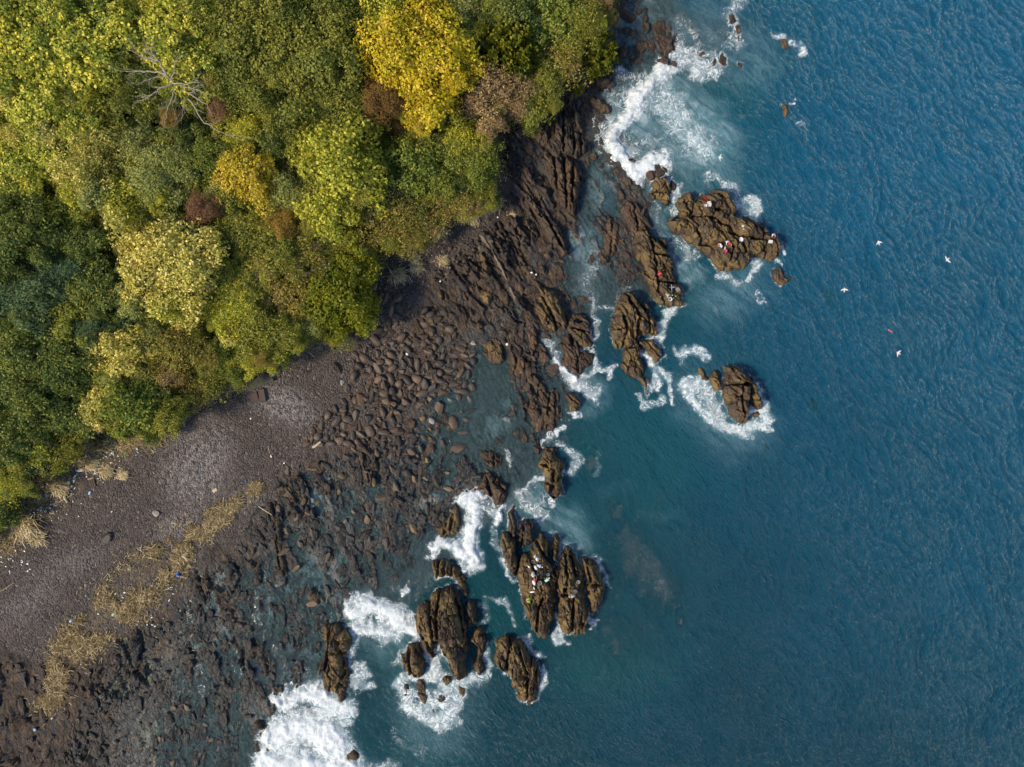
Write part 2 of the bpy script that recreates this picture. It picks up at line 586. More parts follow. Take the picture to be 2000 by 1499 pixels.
# ------------------------------------------------------------------ terrain heights (pixel, pixel, metres above the sea)
CP = [
    (0, 0, 13), (300, 0, 12), (600, 0, 10), (900, 0, 6.5), (1080, 0, 4), (1165, 10, 1.6), (0, 300, 10.5), (300, 300, 8.5), (600, 300, 6.5),
    (830, 300, 4.2), (940, 310, 2.8), (0, 600, 7.5), (300, 600, 5.2), (540, 600, 3.6), (680, 610, 2.0), (0, 850, 4), (250, 850, 2.3),
    (400, 800, 2.2), (0, 1000, 2.8), (1000, 130, 4.5), (1080, 120, 3.2), (1130, 110, 2.0), (-200, 0, 17), (-200, 600, 12), (-200, 1000, 5),
    (-200, 1400, 2.5), (-200, -200, 24), (300, -200, 20), (800, -200, 13), (1100, -200, 5), (1250, -200, 0.4),
    (500, 800, 1.5), (600, 740, 1.6), (300, 950, 1.6), (100, 1150, 1.6), (0, 1300, 1.5), (450, 950, 1.1), (700, 700, 1.0), (620, 850, .75),
    (800, 560, 1.3), (880, 450, 1.7), (750, 800, .5), (850, 700, .42), (500, 1000, .55), (300, 1200, .6), (100, 1400, .9), (0, 1499, 1.0),
    (600, 1000, .08), (700, 950, .05), (450, 1150, .14), (300, 1300, .16), (200, 1450, .25), (500, 1300, .05), (600, 1200, .02), (400, 1450, .05),
    (530, 1400, -.05), (800, 950, .03), (750, 1100, .08), (870, 1000, .2), (850, 850, -.05), (950, 800, -.35), (960, 720, -.15), (890, 640, .5),
    (1000, 650, .25), (1060, 700, .3), (1060, 800, .25), (950, 950, .1), (1000, 870, -.15), (950, 560, .9), (1000, 480, 1.2), (1050, 400, 1.5),
    (1030, 300, 2.4), (1100, 300, 1.2), (1080, 220, 2.2), (1120, 450, .35), (1150, 350, -.4), (1150, 420, -.4), (1165, 390, -.35), (1190, 350, -.15), (1120, 560, -.25), (1135, 500, -.5), (1160, 300, -.3), (1200, 400, .12), (1230, 480, .12), (1150, 450, -.2),
    (1145, 540, -.5), (1220, 560, .1), (1080, 600, .5), (1130, 200, 1.1), (1180, 200, 0), (1200, 100, .05), (1260, 60, 0), (1290, 100, .08),
    (1200, 30, .05), (1250, 0, 0), (1215, 330, .15), (1260, 420, .15),
    (1350, 0, -1.6), (1400, 100, -.9), (1440, 60, -.8), (1550, 100, -3.5), (1250, 250, -1.6), (1350, 250, -3), (1500, 300, -6), (1330, 330, -1.2),
    (1310, 430, -1.7), (1400, 600, -3.5), (1340, 650, -3), (1180, 620, -1.4), (1180, 800, -3), (1300, 900, -4), (1150, 900, -2.4), (1235, 1060, -.9),
    (1275, 1110, -.6), (1305, 1165, -.7), (1330, 1050, -4), (1380, 1150, -5), (1200, 1260, -1.0), (1230, 1180, -3.0), (1120, 1000, -3), (980, 1180, -3.0),
    (945, 1060, -2.2), (900, 1450, -4), (750, 1300, -2.4), (740, 1400, -3.5), (600, 1420, -.9), (650, 1480, -2), (1100, 1400, -6), (1300, 1400, -7),
    (1600, 800, -9), (2000, 0, -11), (2000, 700, -14), (2000, 1400, -14), (1600, 1400, -11), (1600, 400, -9), (2300, 700, -16), (900, 1700, -6), (500, 1700, -1),
    (200, 1700, .3), (0, 1700, 1.0), (1700, -200, -10), (1450, -200, -4), (1500, 640, -6), (1440, 1000, -6), (820, 1150, -1.0), (1230, 62, .16), (1272, 100, .16), (1200, 62, .12), (1292, 42, .1), (1180, 130, .2), (1222, 122, .1), (1300, 75, .1), (1250, 30, .12), (450, 1300, -.04), (330, 1400, -.02), (380, 1330, 0), (520, 1170, .0), (420, 1200, .04), (250, 1440, .12), (540, 1300, -.08), (700, 1160, -0.3), (700, 1050, .03), (640, 1100, .03), (560, 1150, .04), (500, 1230, .02), (600, 1290, -.06), (560, 1345, -.1), (450, 1380, 0), (800, 1050, .02), (780, 1000, .05), (640, 1010, .05), (1000, 780, -.2), (1030, 740, .15), (1000, 930, .0), (900, 930, .08), (930, 860, -.15), (620, 1230, -.02), (830, 1060, -.1), (770, 1130, -.15), (720, 1110, -.02), (350, 1400, .03), (300, 1480, .08), (250, 1350, .15), (400, 1250, .05), (350, 1200, .2), (470, 1440, -.03), (550, 1250, 0.0), (880, 900, 0.0), (1040, 860, .1), (1020, 960, -.3), (940, 1000, -.4), (900, 960, .1), (860, 1080, -.3), (1170, 300, 0), (1200, 260, -.4), (1190, 470, .05), (1240, 540, .1), (1180, 540, -.1), (1220, 290, 0.05), (1255, 370, .15), (1130, 620, 0.1), (1100, 740, -.1), (1330, 100, -.4), (1300, 30, -.3), (1230, 140, -.15), (1160, 250, .1),
]
_cp = np.array(CP, float)
_ax = (_cp[:, 0] - 1000) / S
_ay = (749.5 - _cp[:, 1]) / S
_D = np.hypot(_ax[:, None] - _ax[None], _ay[:, None] - _ay[None])
_n = len(CP)
_A = np.zeros((_n + 1, _n + 1))
_A[:_n, :_n] = _D
_A[:_n, :_n] -= np.eye(_n) * 0.4
_A[_n, :_n] = 1
_A[:_n, _n] = 1
_w = np.linalg.solve(_A, np.append(_cp[:, 2], 0))


def rbf(x, y):
    sh = x.shape
    x = x.ravel()
    y = y.ravel()
    out = np.full(x.shape, _w[_n])
    for i in range(_n):
        out += _w[i] * np.sqrt((x - _ax[i]) ** 2 + (y - _ay[i]) ** 2)
    return out.reshape(sh)


R = 0.15
gx = np.arange(-86, 86.01, R)
gy = np.arange(-67, 67.01, R)
NX, NY = len(gx), len(gy)
GX, GY = np.meshgrid(gx, gy)


def sample(F, x, y):
    """bilinear sample of a grid field at world points"""
    u = np.clip((np.asarray(x, float) - gx[0]) / R, 0, NX - 1.001)
    v = np.clip((np.asarray(y, float) - gy[0]) / R, 0, NY - 1.001)
    i = u.astype(int)
    j = v.astype(int)
    fu = u - i
    fv = v - j
    return (F[j, i] * (1 - fu) + F[j, i + 1] * fu) * (1 - fv) + (F[j + 1, i] * (1 - fu) + F[j + 1, i + 1] * fu) * fv


# coarse base height, then upsampled
_cx = np.arange(-87, 88, 0.75)
_cy = np.arange(-68, 69, 0.75)
_CX, _CY = np.meshgrid(_cx, _cy)
_CB = rbf(_CX, _CY)
_u = (GX - _cx[0]) / 0.75
_v = (GY - _cy[0]) / 0.75
_i = _u.astype(int)
_j = _v.astype(int)
_fu = _u - _i
_fv = _v - _j
BASE = (_CB[_j, _i] * (1 - _fu) + _CB[_j, _i + 1] * _fu) * (1 - _fv) + (_CB[_j + 1, _i] * (1 - _fu) + _CB[_j + 1, _i + 1] * _fu) * _fv

PX = GX * S + 1000
PY = 749.5 - GY * S


def strata(px, py):
    """coordinates across (v) and along (u) the bedding, in metres"""
    ks = np.array([-200, 0, 200, 350, 700, 900, 1150, 1499, 1800], float)
    sl = np.array([.12, .12, .15, .5, .5, .16, .14, -.02, -.05])
    t = np.arange(-200, 1801, 10.0)
    g = np.cumsum(np.interp(t, ks, sl)) * 10.0
    return (px - np.interp(py, t, g)) / S, py / S


FOREST = [(1210, -160), (1195, 0), (1185, 60), (1150, 125), (1085, 150), (1055, 195), (1000, 230), (965, 262), (955, 300), (965, 330), (950, 380), (900, 402),
          (865, 420), (845, 450), (800, 485), (730, 515), (715, 570), (690, 612), (650, 645), (600, 662), (550, 698), (515, 718), (440, 755), (350, 800),
          (325, 838), (260, 848), (180, 858), (100, 920), (50, 975), (0, 1040), (-260, 1180), (-260, -160)]
ROCKZONE = [(1010, 240), (975, 300), (985, 380), (960, 450), (900, 500), (860, 545), (830, 600), (800, 640), (730, 800), (690, 880), (560, 930), (520, 980), (500, 1030),
            (420, 1080), (350, 1140), (300, 1200), (230, 1260), (180, 1275), (120, 1300), (60, 1290), (0, 1250), (-260, 1220), (-260, 1760), (1500, 1760), (2400, 1500), (2400, -300), (1180, -300), (1170, 40), (1120, 150), (1060, 210)]
forest_d = poly_sdf(PX, PY, FOREST) / S
wob = (fbm(GX * 0.25, GY * 0.25, 3, 3) - 0.5) * 5.0
rock_m = sstep(-1.2, 1.2, poly_sdf(PX, PY, ROCKZONE) / S + wob)


def ellip(cx, cy, rx, ry, ang=0.0, soft=0.5):
    dx = PX - cx
    dy = PY - cy
    c, s = math.cos(math.radians(ang)), math.sin(math.radians(ang))
    a = (dx * c + dy * s) / rx
    b = (-dx * s + dy * c) / ry
    return 1 - sstep(1 - soft, 1 + soft, np.sqrt(a * a + b * b))


def slab_field(x, y, px, py, s=0):
    """broken bedded rock: returns height roughly -1..1 and crack depth 0..1"""
    v, u = strata(px, py)
    w1 = (fbm(x * 0.30, y * 0.30, 1 + s, 3) - 0.5)
    w2 = (fbm(x * 0.9, y * 0.9, 4 + s, 3) - 0.5)
    f1, f2, r1, r2, r3, da, db = voro(v / 1.55 + w1 * 2.2 + w2 * 0.35, u / 3.9 + w1 * 1.5, s)
    h1 = (r1 - 0.5) * 1.1 + da * (r2 - 0.35) * 1.5 + db * (r3 - 0.5) * 0.7
    c1 = 1 - sstep(0.0, 0.09, f2 - f1)
    f1, f2, r1, r2, r3, da, db = voro(v / 0.62 + w2 * 1.1 + w1, u / 1.25 + w2 * 0.6, s + 2)
    h2 = (r1 - 0.5) * 0.9 + da * (r2 - 0.35) * 1.4 + db * (r3 - 0.5) * 0.8
    c2 = 1 - sstep(0.0, 0.12, f2 - f1)
    return h1, c1, h2, c2


# amplitude of the broken rock over the shore
amp = 0.26 + 0.22 * ellip(480, 1200, 330, 330, 0, .4) + 0.4 * ellip(40, 1420, 190, 160, 0, .4) + 0.75 * ellip(1055, 330, 75, 130, 0) + 0.45 * ellip(1000, 520, 80, 90) + 0.35 * ellip(1060, 660, 60, 110) + 0.35 * ellip(1060, 820, 45, 90) \
    + 0.25 * ellip(1220, 420, 60, 130, 20) + 0.3 * ellip(880, 570, 50, 60) + 0.25 * ellip(1240, 70, 80, 90) + 0.2 * ellip(560, 1030, 60, 130) + 0.3 * ellip(865, 1040, 40, 50)
amp = amp * (0.30 + 1.25 * sstep(0.38, 0.62, fbm(GX * 0.16, GY * 0.16, 7, 3))) * (1 - 0.55 * sstep(0, 4, -BASE - 1.0))
plat = rock_m * (1 - sstep(0.25, 0.9, BASE)) * sstep(-1.0, -0.2, BASE)
BASE = BASE - plat * (0.10 + 0.30 * (fbm(GX * 0.11, GY * 0.11, 2, 3) - 0.5))
cliffs = np.maximum(ellip(1050, 350, 90, 150, -20, .6), ellip(990, 530, 80, 90, 0, .6))
H = BASE.copy()
sub = (rock_m > 0.01) & (BASE > -4.5)
h1, c1, h2, c2 = slab_field(GX[sub], GY[sub], PX[sub], PY[sub], 0)
a_ = (amp[sub] + 0.45 * cliffs[sub]) * rock_m[sub]
H[sub] += a_ * (h1 * 1.05 + h2 * 0.62 - 0.50 * c1 - 0.30 * c2) + rock_m[sub] * 0.05
H += (fbm(GX * 0.22, GY * 0.22, 5, 4) - 0.5) * 0.5 * (1 - rock_m) + (fbm(GX * 1.3, GY * 1.3, 2, 3) - 0.5) * 0.10
H += (fbm(GX * 3.3, GY * 3.3, 6, 2) - 0.5) * 0.07
reefk = np.zeros(H.shape)
for e in ((1205, 1000, 13, 24, -20), (1215, 1035, 16, 22, -20), (1240, 1066, 17, 22, -30), (1262, 1085, 17, 20, -35), (1282, 1112, 16, 22, -25), (1300, 1148, 24, 18, 15), (1322, 1180, 12, 22, -10), (1330, 1215, 8, 14, -10), (1250, 1150, 12, 16, 0), (1230, 1110, 10, 16, 0), (1185, 1235, 12, 14, 0), (1202, 1266, 10, 14, 0), (1590, 790, 14, 26, -20), (1625, 580, 12, 22, -25), (1500, 870, 12, 30, 5), (1155, 905, 12, 25, 10)):
    reefk = np.maximum(reefk, ellip(*e, 0.8))
reefk *= sstep(0.34, 0.55, fbm(GX * 0.9, GY * 0.9, 3, 4))
H += reefk * (-0.75 - H + 1.1 * (fbm(GX * 0.7, GY * 0.7, 6, 4) - 0.5)) * 0.95
H = np.where(reefk > 0.01, np.minimum(H, -0.3), H)
CRACK = np.zeros(H.shape)
CRACK[sub] = np.maximum(c1, 0.5 * c2)

# ------------------------------------------------------------------ shore materials (masks of what the ground is made of)
gravel_pale = np.zeros(H.shape)
for e in ((395, 910, 52, 75, 25), (560, 790, 60, 30, 30), (640, 665, 55, 16, -25), (150, 1100, 70, 22, -25), (70, 1170, 70, 24, -35), (480, 975, 28, 18, -20), (350, 1025, 40, 20, -30), (720, 545, 20, 15, 0)):
    gravel_pale = np.maximum(gravel_pale, ellip(*e, 0.75) * (0.45 if e[0] < 200 else 1.0))
WRACK = [(510, 945), (470, 985), (420, 1015), (370, 1050), (335, 1085), (300, 1115), (270, 1150), (230, 1185), (190, 1220), (150, 1255), (120, 1310), (100, 1370)]
WRACK2 = [(-40, 1120), (0, 1085), (40, 1040), (70, 1000), (110, 960), (150, 925), (190, 895), (240, 868), (300, 858)]
wn_ = fbm(GX * 0.5, GY * 0.5, 4, 4)
wr_w = np.interp(PX, [100, 250, 400, 510], [30, 54, 22, 9])
wrack = sstep(1.15, 0.2, line_dist(PX, PY, WRACK) / wr_w + (wn_ - 0.5) * 3.4)
wrack = np.maximum(wrack, 0.75 * sstep(1.1, 0.2, line_dist(PX, PY, WRACK2) / 34 + (wn_ - 0.5) * 1.8))
floor_pale = np.zeros(H.shape)
for e in ((955, 830, 30, 26, 0), (990, 810, 12, 25, 0), (620, 985, 45, 30, -20), (600, 1010, 30, 16, -20), (640, 950, 25, 14, 0), (480, 1070, 30, 16, -40), (840, 980, 24, 14, -10), (1175, 370, 22, 40, 0), (1140, 490, 30, 40, 0), (430, 1150, 12, 50, 5), (520, 1180, 14, 40, -10), (1205, 40, 22, 30, 0), (1225, 60, 25, 30, 0), (570, 1130, 30, 18, -40)):
    floor_pale = np.maximum(floor_pale, ellip(*e, 0.6))
floor_pale = np.maximum(floor_pale, 0.55 * ellip(560, 1150, 260, 260, 0, .5) * sstep(0.55, 0.66, fbm(GX * 0.33, GY * 0.16, 6, 4)))
floor_pale *= sstep(0.36, 0.55, fbm(GX * 0.55, GY * 0.55, 2, 4))
green_floor = np.maximum(ellip(960, 780, 90, 110, 0, 0.5), ellip(560, 1230, 190, 230, 0, 0.6))
green_floor = np.maximum(green_floor, ellip(350, 1330, 110, 160, 0, 0.6))
reef_pale = reefk

t = NT('shore_ground', '2D')
p = t.pos()
z = t.sep(p)[2]
rk = t.attr('rockm')
nbig = t.noise(p, 0.35, 5.0, 0.6)
nmid = t.noise(p, 1.6, 6.0, 0.65)
nfin = t.noise(p, 7.0, 5.0, 0.7)
st = t.mapping(p, (2.0, 0.55, 1.0), (0, 0, math.radians(-68)))
nst = t.noise(st, 1.5, 7.0, 0.65, 0.5)
# pebbles
peb = t.n('ShaderNodeTexVoronoi', feature='F1', voronoi_dimensions='2D')
t.l(p, peb.inputs['Vector'])
peb.inputs['Scale'].default_value = 4.2
pc = t.sep(peb.outputs['Color'])
pv = t.mapr(pc[0], 0.0, 1.0, 0.0, 1.0, False)
peb_c = t.mix(pv, (0.030, 0.026, 0.025), (0.108, 0.088, 0.078))
peb_c = t.mix(t.mapr(pc[1], 0.94, 0.99, 0, 0.6), peb_c, (0.28, 0.25, 0.22))
peb_c = t.mix(t.mapr(nbig, 0.35, 0.7, 0, 0.5), peb_c, (0.080, 0.063, 0.055))
gp = t.math('MULTIPLY', t.attr('gpale'), t.mapr(nmid, 0.3, 0.66, 0.0, 0.72))
peb_c = t.mix(gp, peb_c, t.mix(pv, (0.16, 0.145, 0.145), (0.36, 0.33, 0.32)))
# bare rock
rk_c = t.mix(t.mapr(nst, 0.33, 0.68), (0.036, 0.031, 0.031), (0.115, 0.078, 0.058))
rk_c = t.mix(t.mapr(t.math('ADD', nbig, t.math('MULTIPLY', nfin, 0.3)), 0.6, 0.85, 0, 0.45), rk_c, (0.16, 0.105, 0.045))
rk_c = t.mix(t.mapr(nfin, 0.55, 0.8, 0, 0.5), rk_c, (0.02, 0.017, 0.017))
bh, bc, bc2 = blocks(t, p, -70.0)
rk_c = t.mix(t.mapr(bc[0], 0.5, 0.9, 0, 0.6), rk_c, (0.075, 0.077, 0.083))
rk_c = t.mix(t.mapr(bc2[1], 0.0, 1.0, 0.0, 0.5, False), rk_c, (0.030, 0.027, 0.026))
rk_c = t.mix(t.mapr(bc2[0], 0.82, 0.98, 0.0, 0.6), rk_c, (0.15, 0.10, 0.055))
# floor under water
fl_c = t.mix(t.mapr(nmid, 0.35, 0.65), (0.05, 0.062, 0.06), (0.17, 0.172, 0.14))
fl_c = t.mix(t.math('MULTIPLY', t.attr('green'), t.mapr(nfin, 0.35, 0.65, 0.3, 0.85)), fl_c, (0.085, 0.11, 0.07))
fl_c = t.mix(t.mapr(bc2[2], 0.1, 0.9, 0.0, 0.7, False), fl_c, t.mix(bc[1], (0.035, 0.042, 0.042), (0.23, 0.24, 0.205)))
fl_c = t.mix(t.attr('fpale'), fl_c, (0.42, 0.46, 0.42))
alg = t.mix(t.mapr(nmid, 0.3, 0.7), (0.020, 0.026, 0.030), (0.056, 0.064, 0.066))
rk_c = t.mix(t.math('MULTIPLY', t.mapr(t.math('ADD', z, t.math('MULTIPLY', nbig, 0.5)), 0.30, 0.75, 1, 0), t.mapr(nst, 0.3, 0.75, 0.95, 0.25)), rk_c, alg)
rk_c = t.mix(t.mapr(z, 0.06, -0.08), rk_c, fl_c)
rk_c = t.mix(t.math('MULTIPLY', t.attr('fpale'), t.mapr(z, 0.3, 0.1, 0, 0.6)), rk_c, (0.30, 0.32, 0.31))
rk_c = t.mix(t.attr('reef'), rk_c, t.mix(t.mapr(nfin, 0.4, 0.6), (0.07, 0.07, 0.075), (0.30, 0.275, 0.26)))
c = t.mix(rk, peb_c, rk_c)
c = t.mix(t.math('MULTIPLY', t.math('MULTIPLY', t.attr('wrack'), t.mapr(nfin, 0.35, 0.6)), t.mapr(nmid, 0.38, 0.62)), c, t.mix(nmid, (0.10, 0.072, 0.036), (0.25, 0.185, 0.09)))
c = t.mix(t.attr('soil'), c, t.mix(nmid, (0.035, 0.033, 0.015), (0.085, 0.07, 0.03)))
wet = t.math('MULTIPLY', t.mapr(z, 0.1, 0.55, 1, 0), rk)
rough = t.mapr(wet, 0, 1, 0.88, 0.35, False)
hgt = t.math('ADD', t.math('MULTIPLY', t.math('SUBTRACT', 1.0, peb.outputs['Distance']), t.math('SUBTRACT', 1.0, rk)), t.math('MULTIPLY', t.math('ADD', t.math('ADD', nst, t.math('MULTIPLY', nfin, 0.4)), bh), rk))
M['shore'] = t.surf(t.principled(c, rough, t.bump(hgt, 0.85, 0.16), 0.35))

soil = sstep(0.0, 2.0, forest_d + wob * 0.5)
band = ((BASE > -3.6) | (reefk > 0.005)) & (forest_d < 5.0)
cm = band[:-1, :-1] & band[1:, 1:]
me = grid_mesh('shore', GX, GY, H, cm, {'rockm': rock_m, 'gpale': gravel_pale, 'wrack': wrack, 'fpale': floor_pale, 'green': green_floor, 'soil': soil, 'reef': reef_pale})
tag(link('shore', me, M['shore']), kind='structure')

# coarse sheets: the wooded slope, the sea bed and the land beyond the picture
t = NT('forest_floor', '2D')
p = t.pos()
n = t.noise(p, 1.2, 6.0, 0.65)
M['forest_floor'] = t.surf(t.principled(t.mix(t.mapr(n, 0.35, 0.65), (0.022, 0.024, 0.012), (0.065, 0.06, 0.025)), 0.95, t.bump(n, 0.8, 0.3)))
hx = np.arange(-420, 20.1, 1.5)
hy = np.arange(-150, 420.1, 1.5)
HX, HY = np.meshgrid(hx, hy)
HZ = rbf(np.clip(HX, -95, 95), np.clip(HY, -75, 75))
far = np.hypot(np.maximum(-HX - 95, 0), np.maximum(HY - 75, 0))
HZ = HZ + far * 0.12 + (fbm(HX * 0.12, HY * 0.12, 1, 3) - 0.5) * 1.2 - 0.35
fd = poly_sdf(HX * S + 1000, 749.5 - HY * S, FOREST[:-2] + [(-9000, 1600), (-9000, -9000), (1500, -9000)]) / S
fm = fd > 2.5
cm = fm[:-1, :-1] & fm[1:, 1:] & fm[1:, :-1] & fm[:-1, 1:]
tag(link('hillside', grid_mesh('hillside', HX, HY, HZ, cm), M['forest_floor']), kind='structure')
bx = np.concatenate([np.arange(-3000, -110, 170), np.arange(-110, 130, 2.0), np.arange(130, 3001, 170)])
by = np.concatenate([np.arange(-3000, -90, 170), np.arange(-90, 92, 2.0), np.arange(92, 3001, 170)])
BX, BY = np.meshgrid(bx, by)
BZ = np.minimum(rbf(np.clip(BX, -95, 95), np.clip(BY, -75, 75)), 2.0) - 0.7
t = NT('sea_bed', '2D')
M['sea_bed'] = t.surf(t.principled(t.mix(t.noise(t.pos(), 0.5, 5.0), (0.05, 0.06, 0.05), (0.10, 0.10, 0.08)), 0.9))
fdb = poly_sdf(BX * S + 1000, 749.5 - BY * S, FOREST[:-2] + [(-9000, 1600), (-9000, -9000), (1500, -9000)]) / S
bm_ = fdb < 6
tag(link('seabed', grid_mesh('seabed', BX, BY, BZ, bm_[:-1, :-1]), M['sea_bed']), kind='structure')

# ------------------------------------------------------------------ rocks standing out of the sea, and the main ledges
HT = H.copy()
RR = 0.085


def make_rock(outline, h, label, edge=1.0, cracks=(), pools=(), mat='rock', name='sea_rock', seed=0, rough=1.0, group=None, lean=0.0, cat='rock'):
    pts = [W(*q) for q in outline]
    xs = [q[0] for q in pts]
    ys = [q[1] for q in pts]
    x = np.arange(min(xs) - 1.2, max(xs) + 1.2, RR)
    y = np.arange(min(ys) - 1.2, max(ys) + 1.2, RR)
    X, Y = np.meshgrid(x, y)
    px = X * S + 1000
    py = 749.5 - Y * S
    d = poly_sdf(X, Y, pts)
    d = d + (fbm(X * 0.9, Y * 0.9, 2 + seed, 4) - 0.5) * 0.9 * min(1, edge)
    h1, c1, h2, c2 = slab_field(X, Y, px, py, 1 + seed % 5)
    d = d + 0.12 + 0.38 * np.clip(h1, -1, 1) * min(1, edge) + 0.12 * h2
    prof = np.where(d > 0, 1 - np.exp(-np.maximum(d, 0) / (0.42 * edge)), 0)
    big = fbm(X * 0.35, Y * 0.35, 3 + seed, 3)
    v, u = strata(px, py)
    Z = h * prof * (0.62 + 0.75 * big)
    Z += prof * rough * min(h, 2.2) * (0.40 * h1 + 0.24 * h2 - 0.34 * c1 - 0.18 * c2)
    Z += prof * lean * (X - X.mean())
    for ck in cracks:
        cd = line_dist(px, py, ck) / S + (fbm(X * 1.5, Y * 1.5, 5, 3) - 0.5) * 0.5
        Z -= h * 0.75 * prof * np.exp(-(cd / 0.17) ** 2)
    for (cx, cy, rx, ry) in pools:
        e = np.sqrt(((px - cx) / rx) ** 2 + ((py - cy) / ry) ** 2)
        Z -= (Z + 0.25) * (1 - sstep(0.6, 1.2, e))
    Z += prof * ((fbm(X * 1.1, Y * 1.1, 4, 4) - 0.5) * 0.28 + (fbm(X * 4, Y * 4, 1, 2) - 0.5) * 0.12) * min(1, h)
    floor = sample(H, X, Y)
    under = np.minimum(floor, 0) - 0.6
    Z = np.where(d > 0, Z - 0.12, -0.12 + d * 2.6)
    Z = np.maximum(Z, np.maximum(under, -2.4))
    keep = d > -0.75
    cm = keep[:-1, :-1] & keep[1:, 1:] & keep[1:, :-1] & keep[:-1, 1:]
    ox, oy = sum(xs) / len(xs), sum(ys) / len(ys)
    me = grid_mesh(name, X - ox, Y - oy, Z, cm)
    o = link(name, me, M[mat], loc=(ox, oy, 0))
    tag(o, label, cat, group)
    # remember the height for things standing on it
    i0, i1 = np.searchsorted(gx, [x[0], x[-1]])
    j0, j1 = np.searchsorted(gy, [y[0], y[-1]])
    i1 = min(i1, NX)
    j1 = min(j1, NY)
    if i1 > i0 and j1 > j0:
        sx = np.clip(np.round((gx[i0:i1] - x[0]) / RR).astype(int), 0, len(x) - 1)
        sy = np.clip(np.round((gy[j0:j1] - y[0]) / RR).astype(int), 0, len(y) - 1)
        HT[j0:j1, i0:i1] = np.maximum(HT[j0:j1, i0:i1], Z[np.ix_(sy, sx)])
    return o


def blob(cx, cy, rx, ry, ang=0, n=9, seed=0):
    r = random.Random(int(cx * 7 + cy * 13 + seed))
    c, s = math.cos(math.radians(ang)), math.sin(math.radians(ang))
    out = []
    for k in range(n):
        a = 2 * math.pi * k / n
        q = r.uniform(0.78, 1.2)
        ux, uy = rx * q * math.cos(a), ry * q * math.sin(a)
        out.append((cx + ux * c - uy * s, cy + ux * s + uy * c))
    return out


make_rock([(1322, 385), (1345, 376), (1356, 390), (1366, 380), (1380, 380), (1392, 377), (1412, 382), (1430, 402), (1440, 418), (1455, 425), (1470, 432), (1482, 447), (1495, 453), (1510, 458),
           (1519, 470), (1519, 485), (1518, 505), (1508, 511), (1495, 505), (1480, 500), (1460, 503), (1448, 525), (1425, 531), (1405, 527), (1390, 515), (1376, 498), (1362, 480), (1350, 478), (1340, 465), (1322, 462), (1306, 445), (1303, 435), (1322, 428), (1325, 420), (1320, 402)],
          2.9, 'largest brown sea rock, farthest right, with people in red and white on it', 1.3,
          [[(1325, 428), (1350, 428), (1390, 434), (1415, 450), (1440, 478), (1452, 500)], [(1362, 481), (1400, 482), (1420, 490), (1418, 525)], [(1352, 455), (1368, 480)], [(1440, 470), (1485, 472), (1492, 505)], [(1484, 452), (1484, 472)], [(1332, 400), (1345, 425)]],
          [(1399, 416, 8, 5), (1440, 427, 14, 8)], seed=1)
make_rock([(1507, 530), (1518, 524), (1524, 532), (1528, 545), (1541, 545), (1533, 556), (1522, 557), (1510, 545)], 0.9, 'small hooked brown rock just below the largest sea rock', 0.6, seed=2)
make_rock([(1280, 352), (1298, 352), (1306, 375), (1311, 392), (1304, 405), (1296, 402), (1290, 392), (1280, 390), (1271, 382), (1274, 368)], 1.6, 'pointed brown rock in white water left of the largest sea rock', 0.8, [[(1275, 378), (1300, 378)]], seed=3)
make_rock([(1243, 455), (1262, 450), (1280, 470), (1295, 480), (1308, 505), (1312, 530), (1318, 545), (1330, 560), (1332, 585), (1328, 600), (1310, 603), (1290, 595), (1272, 570), (1262, 545), (1252, 520), (1240, 500), (1236, 480)],
          2.3, 'long smooth brown rock with a red-clad person and white gear at its tip', 1.2, [[(1262, 450), (1270, 490), (1280, 540), (1284, 570), (1300, 600)], [(1275, 500), (1308, 505)], [(1282, 552), (1318, 556)]], seed=4)
make_rock([(1192, 637), (1197, 615), (1205, 590), (1220, 572), (1240, 577), (1262, 600), (1275, 625), (1281, 650), (1278, 660), (1262, 652), (1245, 662), (1250, 690), (1250, 700), (1257, 720), (1256, 735), (1267, 757), (1265, 778), (1257, 760), (1248, 746), (1230, 737), (1217, 712), (1213, 685), (1200, 672), (1193, 655)],
          2.2, 'long brown tongue of rock tapering to a hooked point in the sea', 1.1, [[(1206, 600), (1222, 640), (1212, 685)], [(1220, 575), (1245, 620), (1240, 660)], [(1240, 580), (1262, 615), (1268, 650)], [(1213, 685), (1240, 675)]], seed=5, mat='rock')
make_rock([(1248, 668), (1272, 666), (1284, 680), (1286, 700), (1280, 709), (1274, 695), (1262, 690), (1252, 682)], 1.4, 'small curled rock beside the long hooked tongue of rock', 0.7, seed=6)
make_rock([(1040, 542), (1062, 562), (1082, 572), (1097, 595), (1100, 612), (1105, 637), (1090, 652), (1077, 650), (1057, 630), (1047, 610), (1046, 590), (1042, 562)], 1.9, 'broad tan-brown rock ridge left of the narrow white surge channel', 1.0, [[(1045, 560), (1075, 610), (1090, 650)]], seed=7, mat='rock')
make_rock([(1110, 620), (1135, 615), (1150, 632), (1152, 652), (1157, 677), (1145, 677), (1130, 672), (1117, 660), (1110, 640)], 1.6, 'dark-topped brown rock with a slot pool, right of the tan ridge', 0.9, [[(1112, 640), (1150, 650)]], [(1130, 628, 9, 5)], seed=8)
make_rock([(1090, 675), (1100, 660), (1112, 652), (1120, 675), (1135, 687), (1145, 690), (1160, 692), (1157, 707), (1140, 727), (1130, 732), (1115, 722), (1102, 702)], 1.3, 'brown rock point washed by white foam on its seaward tip', 0.9, [[(1112, 660), (1128, 690), (1128, 728)]], seed=9, mat='rock_red')
